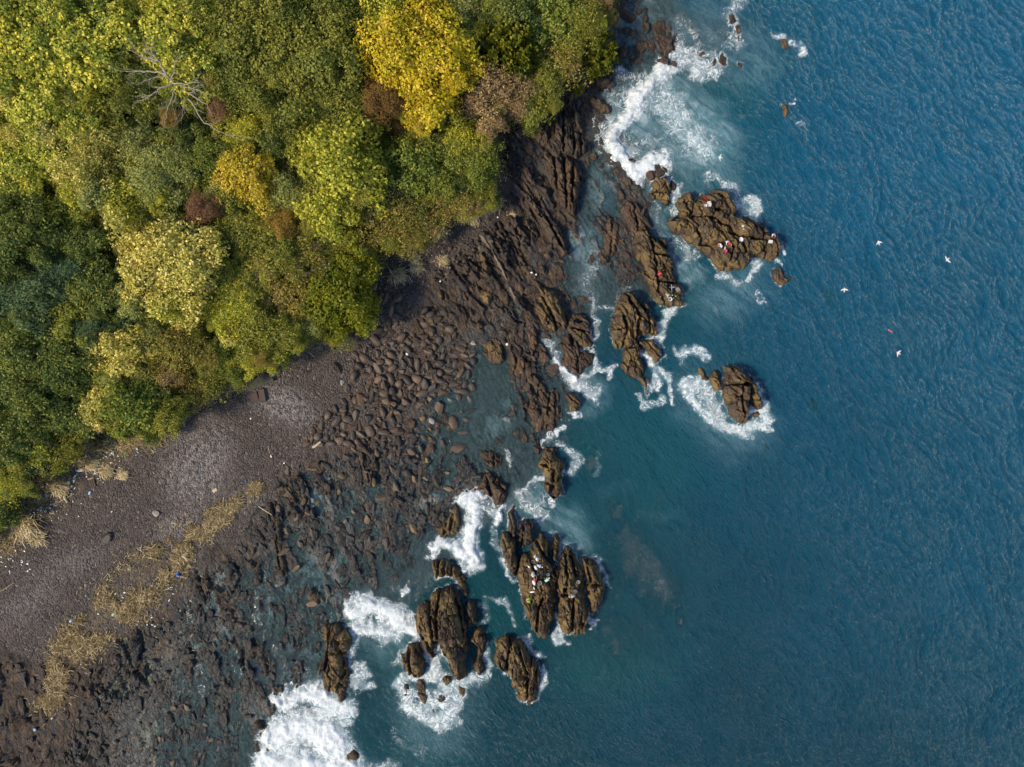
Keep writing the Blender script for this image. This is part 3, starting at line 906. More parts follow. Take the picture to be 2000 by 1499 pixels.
make_rock([(1414, 720), (1432, 717), (1447, 722), (1450, 732), (1465, 740), (1475, 757), (1481, 777), (1480, 795), (1467, 797), (1460, 787), (1455, 812), (1449, 826), (1432, 817), (1420, 797), (1412, 775), (1415, 757), (1412, 740)],
          2.8, 'lone brown rock ringed by white foam, with a small pool on top', 1.0, [[(1440, 755), (1438, 790), (1446, 822)], [(1412, 752), (1440, 750)], [(1460, 760), (1466, 795)]], [(1450, 750, 8, 5)], seed=10)
make_rock([(1395, 727), (1404, 729), (1406, 747), (1410, 762), (1397, 765), (1386, 742)], 1.3, 'small brown rock against the left side of the foam-ringed rock', 0.7, seed=11)
make_rock([(1364, 718), (1372, 722), (1378, 742), (1371, 743), (1366, 730)], 0.7, 'thin brown sliver of rock left of the foam-ringed rock', 0.5, seed=12)
make_rock(blob(1477, 811, 7, 6), 0.7, 'round brown stone in foam below the foam-ringed rock', 0.5, seed=13)
make_rock([(1107, 772), (1125, 771), (1132, 787), (1127, 800), (1112, 802), (1105, 790)], 1.5, 'square brown boulder at the end of the slatted ledge', 0.8, seed=14)
make_rock([(1060, 762), (1082, 760), (1102, 765), (1100, 810), (1092, 830), (1082, 847), (1065, 840), (1045, 820), (1032, 807), (1037, 782), (1040, 770)], 0.85, 'reddish slatted ledge running down to the sea beside the green pool', 1.0,
          [[(1085, 762), (1086, 840)], [(1072, 762), (1070, 838)], [(1095, 765), (1092, 830)], [(1040, 780), (1075, 800)], [(1050, 765), (1060, 830)]], seed=15, mat='rock_red', name='rock_ledge')
make_rock([(1065, 872), (1082, 875), (1087, 897), (1102, 907), (1100, 925), (1096, 945), (1096, 967), (1087, 974), (1072, 962), (1062, 947), (1062, 930), (1052, 912), (1050, 900)], 1.9, 'dark-topped two-lobed brown rock above the foamy pocket', 0.9, [[(1055, 905), (1080, 915), (1078, 965)]], seed=16)
make_rock([(937, 882), (957, 882), (970, 887), (982, 892), (977, 912), (960, 915), (947, 907)], 1.0, 'low brown ledge just below the green pool', 0.8, [[(966, 885), (966, 914)]], seed=17, mat='rock_red', name='rock_ledge')
make_rock([(947, 927), (957, 922), (970, 935), (990, 947), (992, 970), (982, 987), (967, 987), (965, 970), (945, 962), (930, 957), (940, 940)], 1.2, 'dark brown ledge hanging over the bright white breaker', 0.8, [[(950, 930), (960, 965)], [(968, 940), (985, 960)]], seed=18, mat='rock_red', name='rock_ledge')
make_rock([(980, 1038), (994, 1040), (1006, 1060), (1006, 1080), (1008, 1100), (1009, 1124), (998, 1120), (990, 1100), (982, 1080), (979, 1056)], 2.1, 'narrow ochre blade of rock left of the crowded picnic rock', 0.8, seed=19)
make_rock([(992, 1000), (1002, 990), (1008, 1018), (1007, 1044), (1001, 1048), (995, 1030)], 1.6, 'thin dark blade of rock right of the white wave crest', 0.6, seed=20, mat='rock_dark')
make_rock([(1012, 1018), (1024, 1014), (1038, 1022), (1040, 1044), (1034, 1066), (1016, 1074), (1010, 1044)], 1.9, 'split dark rock at the top of the crowded rock', 0.8, [[(1024, 1016), (1018, 1070)]], seed=21, mat='rock_dark')
make_rock([(1018, 1084), (1032, 1072), (1048, 1056), (1058, 1044), (1070, 1056), (1076, 1074), (1080, 1056), (1086, 1044), (1094, 1056), (1093, 1076), (1090, 1100), (1088, 1130), (1085, 1160), (1083, 1186), (1078, 1220), (1068, 1238), (1052, 1240), (1042, 1228), (1036, 1216), (1024, 1208), (1020, 1180), (1020, 1160), (1014, 1140), (1011, 1120), (1014, 1100)],
          2.7, 'big dark brown rock crowded with people and white and yellow gear', 1.3, [[(1070, 1056), (1074, 1090), (1085, 1120)], [(1048, 1056), (1062, 1080), (1078, 1100)], [(1060, 1165), (1052, 1180), (1048, 1225)], [(1076, 1074), (1080, 1100)]], seed=22)
make_rock([(1097, 1078), (1106, 1068), (1116, 1072), (1128, 1096), (1140, 1120), (1143, 1150), (1147, 1180), (1149, 1204), (1140, 1226), (1120, 1236), (1110, 1242), (1096, 1228), (1088, 1196), (1090, 1164), (1093, 1130), (1096, 1100)],
          2.7, 'tall furrowed rock with one grey-clad person, right of the crowded rock', 1.1, [[(1103, 1075), (1106, 1120), (1104, 1150)], [(1090, 1156), (1120, 1160), (1118, 1190), (1115, 1235)], [(1112, 1075), (1122, 1120)]], seed=23)
make_rock([(1136, 1088), (1152, 1092), (1164, 1100), (1170, 1124), (1178, 1150), (1178, 1170), (1164, 1192), (1154, 1198), (1150, 1178), (1147, 1150), (1143, 1124), (1137, 1104)], 2.1, 'narrow outermost rock, right edge of the crowded cluster', 0.9, [[(1145, 1092), (1152, 1130)], [(1147, 1140), (1172, 1135)]], seed=24)
make_rock([(832, 1174), (843, 1160), (865, 1149), (879, 1141), (890, 1149), (898, 1174), (907, 1193), (911, 1226), (912, 1243), (915, 1292), (912, 1317), (898, 1325), (882, 1306), (865, 1270), (857, 1254), (854, 1278), (846, 1284), (832, 1265), (821, 1243), (813, 1221), (818, 1188)],
          2.9, 'large furrowed brown rock with no people, between two foamy inlets', 1.3, [[(860, 1150), (855, 1200), (858, 1250)], [(885, 1145), (900, 1200), (906, 1240)], [(840, 1170), (845, 1210), (850, 1275)], [(862, 1255), (880, 1300)]], seed=25)
make_rock([(915, 1171), (926, 1177), (930, 1204), (923, 1221), (914, 1229), (909, 1204)], 1.7, 'dark shard along the right side of the large furrowed rock', 0.7, seed=26, mat='rock_dark')
make_rock([(928, 1226), (939, 1226), (946, 1248), (942, 1278), (942, 1314), (937, 1317), (920, 1298), (928, 1284), (934, 1264), (918, 1250)], 1.5, 'crooked brown rock right of the large furrowed rock, foam on both sides', 0.7, seed=27)
make_rock([(846, 1097), (857, 1089), (876, 1094), (898, 1108), (909, 1130), (917, 1160), (912, 1168), (897, 1149), (890, 1130), (871, 1124), (851, 1133), (846, 1113)], 1.6, 'ridged arch of rock just under the white wave crest', 0.8, [[(858, 1090), (856, 1130)], [(870, 1093), (868, 1122)], [(882, 1098), (884, 1128)]], seed=28)
make_rock([(802, 1259), (821, 1254), (828, 1276), (827, 1314), (799, 1317), (785, 1298), (783, 1281), (794, 1273)], 1.8, 'ochre-streaked rock standing in foam at lower left of the furrowed rock', 0.9, [[(800, 1262), (803, 1310)]], seed=29)
for k, (b, hh, lb) in enumerate([(blob(873, 1328, 10, 11), 0.9, 'square ochre block in foam straight below the furrowed rock'),
                                 (blob(822, 1345, 9, 24, -12), 0.8, 'long dark stone in foam below the ochre-streaked rock'),
                                 (blob(793, 1346, 6, 12, -10), 0.6, 'small ochre stone at the left edge of the foam apron'),
                                 (blob(862, 1361, 10, 8), 0.5, 'low dark stone in the middle of the foam apron'),
                                 (blob(902, 1350, 7, 13, -25), 0.6, 'dark stone at the right edge of the foam apron'),
                                 (blob(843, 1388, 9, 9), 0.4, 'half-drowned stone at the bottom of the foam apron'),
                                 (blob(693, 1475, 12, 11), 0.8, 'dark stone at the right rim of the biggest breaker'),
                                 (blob(508, 1418, 14, 9, 20), 0.8, 'yellowish stone at the left rim of the biggest breaker')]):
    make_rock(b, hh, lb, 0.5, seed=30 + k)
make_rock([(975, 1248), (989, 1243), (1000, 1248), (1016, 1248), (1030, 1270), (1044, 1292), (1052, 1314), (1052, 1347), (1047, 1366), (1030, 1375), (1011, 1364), (1005, 1342), (992, 1317), (975, 1303), (965, 1292), (970, 1267)],
          2.1, 'ochre and black rock standing alone below the crowded rock', 1.0, [[(996, 1248), (990, 1300)], [(1012, 1255), (1030, 1310), (1030, 1370)]], seed=38)
make_rock([(637, 1219), (662, 1219), (680, 1229), (687, 1256), (672, 1271), (677, 1286), (685, 1324), (680, 1349), (672, 1371), (662, 1369), (657, 1349), (637, 1344), (635, 1316), (625, 1309), (632, 1284), (640, 1269), (635, 1244)],
          1.7, 'dark upright rock between the two biggest breakers', 0.9, [[(648, 1220), (642, 1265), (640, 1300)], [(640, 1270), (675, 1272)]], seed=39, mat='rock')
make_rock([(1523, 75), (1532, 78), (1537, 84), (1540, 95), (1532, 98), (1526, 90)], 0.7, 'tiny brown rock with foam, farthest up and right', 0.5, seed=40)
make_rock([(1525, 206), (1538, 206), (1540, 218), (1535, 232), (1529, 230), (1526, 215)], 0.7, 'tiny upright brown rock alone in open water', 0.5, seed=41)
make_rock([(1420, 30), (1430, 28), (1436, 42), (1424, 50)], 0.5, 'small brown rock at the top of the offshore skerry line', 0.5, seed=42)
make_rock([(1434, 48), (1443, 50), (1446, 66), (1443, 82), (1437, 70)], 0.6, 'slim brown rock in the offshore skerry line', 0.5, seed=43)
for k, (b, hh, lb) in enumerate([(blob(1372, 105, 8, 6), .5, 'small brown rock in lacy foam at the top'), (blob(1411, 118, 5, 14, -8), .5, 'thin upright rock at the right end of the lacy foam'),
                                 (blob(1446, 130, 6, 9), .45, 'small rock lying off the right of the lacy foam'), (blob(1397, 122, 5, 6), .4, 'tiny rock beside the thin upright rock in lacy foam'),
                                 (blob(1316, 131, 7, 11, -15), .7, 'dark rock at the head of the curling white wave'), (blob(1297, 124, 15, 9, 15), .9, 'brown rock left of the head of the curling white wave'),
                                 (blob(1232, 325, 8, 11), .9, 'small dark rock poking through the lower foam curl'), (blob(1282, 336, 20, 15), .5, 'wide wet rock awash right of the lower foam curl'),
                                 (blob(1316, 363, 6, 8), .5, 'little rock in white water beside the pointed rock'), (blob(1175, 166, 24, 9, 5), 1.1, 'long brown boulder under the overhanging bright green pine'),
                                 (blob(1165, 203, 22, 11, 15), 1.2, 'reddish boulder with a split top near the cliff foot'), (blob(1183, 213, 12, 10), 1.0, 'squat red-brown boulder at the water below the pine'),
                                 (blob(1137, 212, 13, 9, 20), 1.0, 'pale pinkish boulder at the cliff foot'), (blob(1205, 106, 12, 6, 10), .9, 'smooth tan boulder right of the overhanging pine'),
                                 (blob(1219, 103, 6, 9, -20), .8, 'dark egg-shaped boulder beside the smooth tan boulder'), (blob(1239, 112, 9, 8), .6, 'low wet boulder right of the egg-shaped boulder'),
                                 (blob(1225, 30, 20, 11, 30), .55, 'dark flat rock among the still pools at the top'), (blob(1227, 62, 17, 9, 5), .5, 'brown flat rock below the still pools'),
                                 (blob(1261, 40, 6, 30, -6), .7, 'long upright rib of rock between the still pools'), (blob(1288, 60, 12, 26, 5), .6, 'group of wet brown knobs right of the rock rib'),
                                 (blob(1300, 90, 12, 20, -10), .6, 'wet reddish knobs at the seaward end of the pools'), (blob(1253, 92, 14, 12, 20), .6, 'tan-topped rock in the shallows below the rock rib'),
                                 (blob(1275, 88, 12, 14, 0), .55, 'brown knob between the tan-topped rock and the wet knobs')]):
    make_rock(b, hh, lb, 0.55, seed=44 + k, mat='rock_red')
make_rock(blob(947, 515, 10, 20, -20), 1.9, 'upright tan slab right of the pale grey dyke', 0.8, seed=70, mat='rock', name='rock_ledge')
make_rock(blob(953, 580, 14, 17, -25), 1.8, 'rounded brown rock at the head of the still grey pool', 0.9, seed=71, mat='rock', name='rock_ledge')
make_rock([(848, 560), (862, 548), (876, 580), (886, 610), (884, 630), (872, 610), (858, 590)], 1.6, 'slanting brown slab at the left end of the ledges', 0.8, [[(862, 560), (880, 620)]], seed=72, mat='rock_red', name='rock_ledge')
make_rock([(892, 535), (908, 540), (912, 560), (920, 590), (930, 620), (946, 640), (936, 645), (918, 615), (905, 580), (894, 555)], 1.7, 'long slanting brown rib left of the rounded rock', 0.8, [[(900, 540), (930, 625)]], seed=73, mat='rock_red', name='rock_ledge')
make_rock([(945, 672), (960, 665), (980, 680), (986, 705), (975, 712), (955, 705), (943, 690)], 1.1, 'ochre-edged slab at the top of the green pool', 0.8, seed=74, mat='rock', name='rock_ledge')
make_rock([(982, 640), (1003, 655), (1020, 668), (1026, 700), (1024, 730), (1004, 735), (992, 720), (994, 690), (985, 665)], 1.0, 'wide reddish slab between the green pool and the surge channel', 0.9, [[(992, 650), (1008, 700), (1006, 732)]], seed=75, mat='rock_red', name='rock_ledge')
make_rock([(1024, 600), (1034, 605), (1046, 640), (1050, 680), (1038, 695), (1030, 660)], 1.2, 'narrow dark ledge left of the surge channel', 0.7, seed=76, mat='rock_red', name='rock_ledge')
make_rock([(1188, 420), (1206, 440), (1212, 475), (1200, 500), (1180, 515), (1168, 500), (1180, 470)], 0.9, 'reddish ledge right of the pale flooded gully', 0.8, [[(1196, 430), (1192, 505)]], seed=77, mat='rock_red', name='rock_ledge')
make_rock([(1222, 390), (1245, 400), (1262, 420), (1270, 445), (1250, 452), (1236, 470), (1226, 440), (1215, 410)], 1.1, 'brown ledge at the head of the long smooth rock', 0.8, [[(1235, 395), (1245, 450)]], seed=78, mat='rock_red', name='rock_ledge')
make_rock([(1000, 250), (1030, 215), (1060, 210), (1090, 190), (1120, 215), (1135, 260), (1138, 300), (1125, 310), (1095, 300), (1060, 300), (1020, 290)], 2.6, 'dark strata cliff foot below the trees with hollow', 1.2,
          [[(1040, 215), (1035, 290)], [(1070, 205), (1072, 300)], [(1095, 195), (1100, 300)], [(1115, 215), (1120, 305)], [(1020, 235), (1050, 270)]], seed=79, mat='rock_dark', name='rock_cliff')
make_rock([(985, 310), (1015, 300), (1045, 340), (1075, 400), (1100, 460), (1112, 500), (1098, 505), (1070, 470), (1040, 430), (1005, 400), (990, 360)], 2.2, 'dark slanting slabs running down from the wooded edge', 1.1,
          [[(1000, 310), (1050, 400), (1100, 490)], [(990, 350), (1060, 450)], [(1030, 330), (1080, 430)]], seed=80, mat='rock_dark', name='rock_cliff')
make_rock([(1060, 305), (1095, 305), (1130, 320), (1132, 370), (1118, 420), (1100, 420), (1080, 380), (1062, 340)], 2.0, 'ribbed brown rock wall above the pale flooded gully', 1.0,
          [[(1080, 308), (1090, 400)], [(1100, 308), (1106, 415)], [(1118, 315), (1116, 400)]], seed=81, mat='rock_red', name='rock_cliff')
make_rock([(646, 690), (662, 650), (668, 655), (660, 690), (672, 730), (662, 735), (650, 715)], 1.6, 'slab of bedrock on the beach beside the pines', 0.6, seed=82, mat='rock_red', name='rock_ledge')
make_rock([(520, 985), (535, 975), (548, 990), (552, 1040), (560, 1100), (556, 1125), (545, 1120), (536, 1070), (524, 1030)], 1.0, 'dark rib of rock crossing the flooded platform', 0.7, [[(535, 980), (548, 1110)]], seed=83, mat='rock_dark', name='rock_ledge')
make_rock([(560, 950), (575, 935), (582, 960), (580, 980), (566, 985)], 1.2, 'smooth dark block at the beach end of the platform', 0.7, seed=84, mat='rock_dark', name='rock_ledge')
make_rock([(700, 870), (718, 880), (738, 905), (738, 925), (728, 950), (716, 945), (708, 905)], 1.0, 'brown slab in the lower part of the boulder field', 0.7, [[(712, 880), (724, 940)]], seed=85, mat='rock_red', name='rock_ledge')
make_rock([(745, 730), (756, 735), (768, 780), (770, 800), (762, 800), (752, 770)], 1.2, 'pointed slab between boulders above the platform', 0.6, seed=86, mat='rock_red', name='rock_ledge')
make_rock([(820, 690), (835, 700), (862, 735), (880, 740), (876, 755), (850, 745), (828, 720)], 0.9, 'slanting ledge at the right edge of the boulder field', 0.6, seed=87, mat='rock_red', name='rock_ledge')
make_rock([(598, 1160), (610, 1150), (625, 1165), (622, 1180), (604, 1178)], 0.7, 'ochre-sided block alone on the flooded platform', 0.6, seed=88, mat='rock', name='rock_ledge')
make_rock([(890, 985), (896, 990), (900, 1020), (896, 1040), (880, 1045), (860, 1050), (850, 1030), (872, 1020)], 1.0, 'ribbed brown ledge left of the bright white breaker', 0.7, [[(885, 1000), (880, 1042)], [(872, 1020), (868, 1046)]], seed=89, mat='rock', name='rock_ledge')
# pale dyke across the ledges
dk = [(940, 462), (952, 480), (968, 505), (984, 535), (994, 560), (1004, 580), (1016, 596)]
lft = [(x + 3.5, y - 2) for x, y in dk]
rgt = [(x - 3.5, y + 2) for x, y in reversed(dk)]
M['dyke'] = plain('dyke_stone', (0.16, 0.135, 0.105), 0.85, 0.4, 3.0)
make_rock(lft + rgt, 1.9, 'pale grey ridge of stone like a pole across the brown ledges', 0.45, seed=90, mat='dyke', name='rock_dyke', rough=0.2)

# ------------------------------------------------------------------ the sea
WR = 0.2
wx = np.arange(-52, 84.01, WR)
wy = np.arange(-64, 64.01, WR)
SX, SY = np.meshgrid(wx, wy)
SPX = SX * S + 1000
SPY = 749.5 - SY * S
floorH = sample(H, SX, SY)
topH = sample(HT, SX, SY)
depth = np.maximum(-floorH, 0)

# where white water stands: strokes of (points, half width in px, strength)
FOAM = [
    ([(1312, 128), (1275, 148), (1255, 175), (1240, 205), (1222, 232)], 23, .99), ([(1210, 242), (1193, 262), (1192, 288), (1208, 312), (1228, 330), (1262, 325), (1292, 318)], 24, 1.03),
    ([(1225, 330), (1245, 345)], 20, .95), ([(1320, 98), (1345, 115), (1360, 135), (1385, 140), (1400, 148)], 22, .72), ([(1325, 85), (1350, 100), (1400, 110)], 18, .55),
    ([(1215, 140), (1250, 150)], 16, .55), ([(1160, 235), (1175, 260), (1165, 285)], 18, .62), ([(1190, 170), (1205, 200), (1180, 230)], 20, .5),
    ([(1420, 25), (1440, 10)], 22, .52), ([(1425, 75), (1450, 90)], 20, .5), ([(1240, 190), (1290, 190), (1320, 220), (1340, 260), (1370, 285)], 48, .60), ([(1230, 280), (1290, 280)], 25, .45),
    ([(1512, 66), (1535, 72), (1550, 85)], 7, .7), ([(1555, 96), (1566, 102), (1562, 110)], 8, .9), ([(1540, 205), (1550, 202)], 5, .65), ([(1560, 245)], 8, .5),
    ([(1370, 345), (1400, 350), (1425, 368), (1432, 385)], 15, .58), ([(1445, 395), (1462, 390), (1478, 398), (1470, 415), (1455, 425)], 12, .72), ([(1300, 350), (1330, 360), (1320, 395), (1315, 415)], 11, .68),
    ([(1272, 375), (1275, 395), (1295, 410)], 7, .55), ([(1320, 470), (1335, 480), (1345, 500)], 10, .6), ([(1312, 500), (1325, 520)], 10, .55), ([(1355, 490), (1362, 500)], 9, .6),
    ([(1465, 508), (1480, 515), (1476, 535), (1455, 548)], 12, .74), ([(1520, 487), (1530, 498)], 8, .8), ([(1502, 517), (1516, 524)], 7, .7), ([(1395, 533), (1420, 538), (1440, 545)], 10, .6),
    ([(1476, 586), (1482, 579), (1492, 579), (1497, 586), (1490, 592), (1480, 592), (1476, 586)], 4, .60), ([(1318, 600), (1298, 612), (1302, 635), (1285, 660)], 14, .74), ([(1325, 565), (1340, 590)], 7, .45),
    ([(1242, 685), (1258, 700), (1272, 706)], 7, .95), ([(1290, 680), (1296, 690)], 8, .68), ([(1272, 720), (1280, 745), (1270, 760)], 9, .68), ([(1280, 715), (1305, 730), (1306, 760), (1305, 795)], 7, .7),
    ([(1245, 775), (1252, 790), (1275, 790), (1285, 775)], 8, .62), ([(1325, 690), (1350, 692), (1375, 700)], 13, .7), ([(1320, 680), (1335, 710)], 9, .45),
    ([(1345, 745), (1350, 775), (1375, 800), (1405, 822), (1430, 840), (1460, 845), (1490, 830), (1497, 800)], 18, .80), ([(1360, 745), (1385, 775), (1405, 800)], 16, .74), ([(1462, 805), (1480, 800)], 12, .9), ([(1485, 760), (1492, 790)], 9, .68),
    ([(1150, 690), (1165, 700), (1160, 715)], 8, .7), ([(1090, 700), (1105, 722), (1125, 738)], 9, .95), ([(1135, 738), (1150, 728), (1158, 705)], 10, .78), ([(1108, 735), (1140, 750), (1160, 775)], 16, .8), ([(1170, 715), (1195, 720), (1185, 735)], 9, .7),
    ([(1105, 800), (1125, 805)], 6, .8), ([(1100, 830), (1085, 850), (1070, 862)], 8, .74), ([(1090, 870), (1115, 885), (1130, 905), (1105, 920)], 12, .56), ([(1165, 880), (1160, 920)], 8, .35),
    ([(1020, 955), (1030, 942), (1050, 938), (1060, 930)], 8, .78), ([(1060, 945), (1066, 970), (1085, 978)], 7, .7), ([(1025, 960), (1040, 985), (1060, 1000), (1050, 1020)], 20, .60), ([(1075, 1040), (1090, 1038)], 6, .5),
    ([(905, 970), (920, 985), (930, 1010), (918, 1040), (925, 1075), (930, 1095)], 22, 1.06), ([(920, 965), (938, 970)], 14, 1.0), ([(843, 1072), (868, 1062), (890, 1075), (912, 1095)], 17, 1.02), ([(985, 985), (984, 1010), (978, 1030)], 8, 1.05),
    ([(940, 985), (960, 998), (978, 1000)], 12, .72), ([(955, 965), (962, 985)], 6, .7), ([(905, 1100), (915, 1120)], 10, .7),
    ([(690, 1190), (720, 1180), (755, 1190), (780, 1205), (805, 1225)], 24, 1.02), ([(690, 1225), (720, 1225), (760, 1222)], 22, .92), ([(800, 1220), (808, 1245)], 12, .85), ([(690, 1250), (690, 1280)], 12, .66), ([(730, 1245), (770, 1245)], 16, .6), ([(795, 1265), (780, 1290)], 10, .58),
    ([(555, 1375), (585, 1352), (620, 1345), (655, 1372)], 26, 1.0), ([(540, 1440), (590, 1425), (640, 1430), (660, 1460)], 40, 1.08), ([(520, 1490), (600, 1500), (680, 1495)], 40, 1.05), ([(610, 1400), (650, 1385), (675, 1390)], 26, .9), ([(612, 1335), (625, 1330)], 12, .95),
    ([(690, 1300), (705, 1310), (690, 1345)], 14, .68), ([(705, 1345), (730, 1335)], 10, .6), ([(720, 1490), (760, 1495)], 20, .5), ([(760, 1430), (820, 1470)], 14, .36),
    ([(800, 1322), (840, 1330), (850, 1300)], 16, .86), ([(850, 1290), (872, 1350), (900, 1340), (930, 1325)], 20, .76), ([(790, 1340), (800, 1370), (830, 1400), (860, 1420), (890, 1390), (900, 1360)], 22, .74), ([(840, 1370), (880, 1380)], 18, .72),
    ([(1046, 1262), (1052, 1285)], 7, .6), ([(1060, 1310), (1058, 1345), (1050, 1372)], 9, .72), ([(975, 1305), (985, 1325)], 7, .6), ([(1005, 1250), (1025, 1245), (1035, 1265)], 9, .62),
    ([(1090, 1190), (1090, 1225), (1098, 1250), (1115, 1255)], 8, .72), ([(1150, 1205), (1162, 1215)], 7, .8), ([(1168, 1080), (1178, 1110), (1182, 1140)], 8, .66), ([(980, 1090), (992, 1120), (1000, 1130)], 8, .66), ([(968, 1040), (978, 1080)], 7, .5),
    ([(945, 1165), (975, 1175), (995, 1195), (1005, 1215)], 9, .55), ([(950, 1260), (955, 1300), (945, 1320)], 10, .62), ([(935, 1180), (945, 1230)], 8, .45), ([(790, 1152), (800, 1145), (797, 1160)], 7, .8),
    ([(1035, 600), (1045, 625), (1060, 650), (1075, 675), (1090, 690)], 9, .62), ([(1160, 590), (1165, 630), (1165, 660)], 9, .55), ([(1170, 610), (1195, 605)], 8, .5), ([(1010, 610), (1000, 630)], 8, .3),
    ([(1120, 450), (1140, 460), (1160, 500), (1150, 560), (1165, 590)], 22, .40), ([(1185, 330), (1165, 370), (1175, 420)], 20, .28), ([(985, 880), (992, 905)], 5, .6), ([(1290, 420), (1290, 450), (1320, 490)], 14, .42),
    ([(1400, 590), (1410, 620)], 14, .3), ([(1180, 960), (1230, 940)], 30, .22), ([(1250, 1000), (1330, 1010)], 20, .22),
]
# strokes of pale air-filled water
AIR = [([(1215, 225), (1290, 190), (1330, 240), (1370, 285)], 55, .85), ([(1230, 290), (1300, 280)], 45, .7), ([(1320, 330), (1400, 340)], 40, .35), ([(1270, 380), (1290, 440), (1330, 500), (1350, 540)], 22, .6), ([(1040, 990), (1070, 1030), (1110, 1050)], 40, .55), ([(1140, 470), (1150, 560)], 26, .4),
       ([(1150, 770), (1130, 740)], 30, .5), ([(1360, 780), (1450, 840)], 45, .35), ([(720, 1240), (780, 1240)], 40, .4), ([(860, 1340), (850, 1400)], 60, .35), ([(1170, 20), (1260, 20), (1300, 60)], 40, .45), ([(1380, 60), (1450, 110)], 50, .3), ([(1400, 590), (1450, 560)], 40, .35), ([(1050, 640), (1100, 690)], 20, .4)]
wpx = SPX + (fbm(SX * 0.35, SY * 0.35, 1, 4) - 0.5) * 36 + (fbm(SX * 1.2, SY * 1.2, 3, 3) - 0.5) * 16
wpy = SPY + (fbm(SX * 0.35, SY * 0.35, 5, 4) - 0.5) * 36 + (fbm(SX * 1.2, SY * 1.2, 6, 3) - 0.5) * 16


def strokes(lst, soft):
    out = np.zeros(SX.shape)
    for pts, w, k in lst:
        if len(pts) == 1:
            pts = [pts[0], (pts[0][0] + 1, pts[0][1])]
        m = 2.6 * w + 40
        x0, x1 = min(q[0] for q in pts) - m, max(q[0] for q in pts) + m
        y0, y1 = min(q[1] for q in pts) - m, max(q[1] for q in pts) + m
        sel = (SPX > x0) & (SPX < x1) & (SPY > y0) & (SPY < y1)
        if not sel.any():
            continue
        d = line_dist(wpx[sel], wpy[sel], pts) / w
        kk = k if k >= 0.9 else k * 0.92
        out[sel] = np.maximum(out[sel], kk * (1 - sstep(0.15, soft, d)))
    return out


foam = strokes(FOAM, 1.55)
_sm = foam.copy()
for _ in range(10):
    _sm[1:-1, 1:-1] = (_sm[1:-1, 1:-1] * 2 + _sm[:-2, 1:-1] + _sm[2:, 1:-1] + _sm[1:-1, :-2] + _sm[1:-1, 2:]) / 6.0
air = np.maximum(strokes(AIR, 2.0), sstep(0.12, 0.85, _sm) * 0.85)
# a little lace wherever the open sea meets rock
EXPO = [(1330, -200), (1300, 120), (1180, 150), (1150, 230), (1230, 340), (1290, 400), (1290, 470), (1180, 560), (1100, 700), (1110, 840), (1010, 960), (960, 980), (870, 1060), (800, 1150), (680, 1180), (640, 1330), (500, 1400), (480, 1700), (2400, 1700), (2400, -200)]
expo = sstep(-1, 2, poly_sdf(SPX, SPY, EXPO) / S)
near = sstep(-1.6, 0.1, topH) * (topH < 0.9)
foam = np.maximum(foam, near * expo * np.clip(1.5 * fbm(SX * 0.22, SY * 0.22, 4, 3) - 0.32, 0, 0.62))

# waves
ca, sa = math.cos(math.radians(-58)), math.sin(math.radians(-58))
ua = SX * ca + SY * sa
va = -SX * sa + SY * ca
wrp = (fbm(SX * 0.10, SY * 0.10, 2, 3) - 0.5) * 5
wv = fbm(ua * 0.26 + wrp * 0.2, va * 0.62 + wrp, 1, 5)
wv2 = fbm(ua * 0.8 + wrp, va * 1.6 + wrp, 3, 4)
cb, sb = math.cos(math.radians(-20)), math.sin(math.radians(-20))
wv3 = fbm((SX * cb + SY * sb) * 0.22, (-SX * sb + SY * cb) * 0.8 + wrp, 6, 3)
open_ = sstep(0.3, 2.8, depth) * sstep(0, 4, poly_sdf(SPX, SPY, EXPO) / S)
sw = fbm(ua * 0.05 + wrp * 0.1, va * 0.16 + wrp * 0.5, 5, 3)
waves = (sw - 0.5) * 0.45 + (1 - np.abs(2 * wv - 1)) ** 2 * 0.10 + wv2 * 0.16 + (1 - np.abs(2 * wv3 - 1)) ** 2 * 0.05 - 0.14
SZ = waves * (0.10 + 0.90 * open_) + 0.015
chop = fbm(SX * 0.8, SY * 0.8, 2, 4)
SZ += sstep(0.55, 1.05, foam) * (0.12 + 0.55 * chop * sstep(0.8, 1.0, foam) + 0.15 * fbm(SX * 2.2, SY * 2.2, 5, 2))
SZ += np.where((foam > 0.85) & (floorH > -0.1), floorH + 0.1, 0) * sstep(0.85, 1.0, foam)
wet = (topH < SZ + 0.45) | (floorH < 0.25)
cm = wet[:-1, :-1] | wet[1:, 1:]

t = NT('sea_water', '2D')
p = t.pos()
xyz = t.sep(p)
dep = t.attr('depth')
fo = t.attr('foam')
ai = t.attr('air')
# water body: sky reflection painted in, bluer seaward and up the coast; greener close in
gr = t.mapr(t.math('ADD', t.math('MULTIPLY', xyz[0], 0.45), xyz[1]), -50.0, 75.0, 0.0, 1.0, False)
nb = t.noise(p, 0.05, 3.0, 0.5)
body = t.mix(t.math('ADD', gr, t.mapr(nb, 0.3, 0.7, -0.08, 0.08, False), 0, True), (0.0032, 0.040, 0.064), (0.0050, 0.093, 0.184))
green = t.math('MULTIPLY', t.mapr(dep, 1.5, 8.0, 1.0, 0.0), t.mapr(nb, 0.35, 0.65, 0.35, 1.0))
body = t.mix(t.math('MULTIPLY', green, 0.7), body, (0.009, 0.085, 0.096))
body = t.mix(t.mapr(dep, 1.4, 0.3), body, (0.070, 0.112, 0.125))  # shallow pools lightened to grey-blue: sky reflection put into the colour
ai = t.math('MULTIPLY', ai, t.mapr(t.noise(t.mapping(p, (3.0, 0.8, 1), (0, 0, math.radians(-35))), 0.5, 5.0, 0.6, 0.6), 0.3, 0.65, 0.45, 1.25), 0, True)
body = t.mix(t.math('MULTIPLY', ai, 0.85), body, (0.20, 0.40, 0.48))
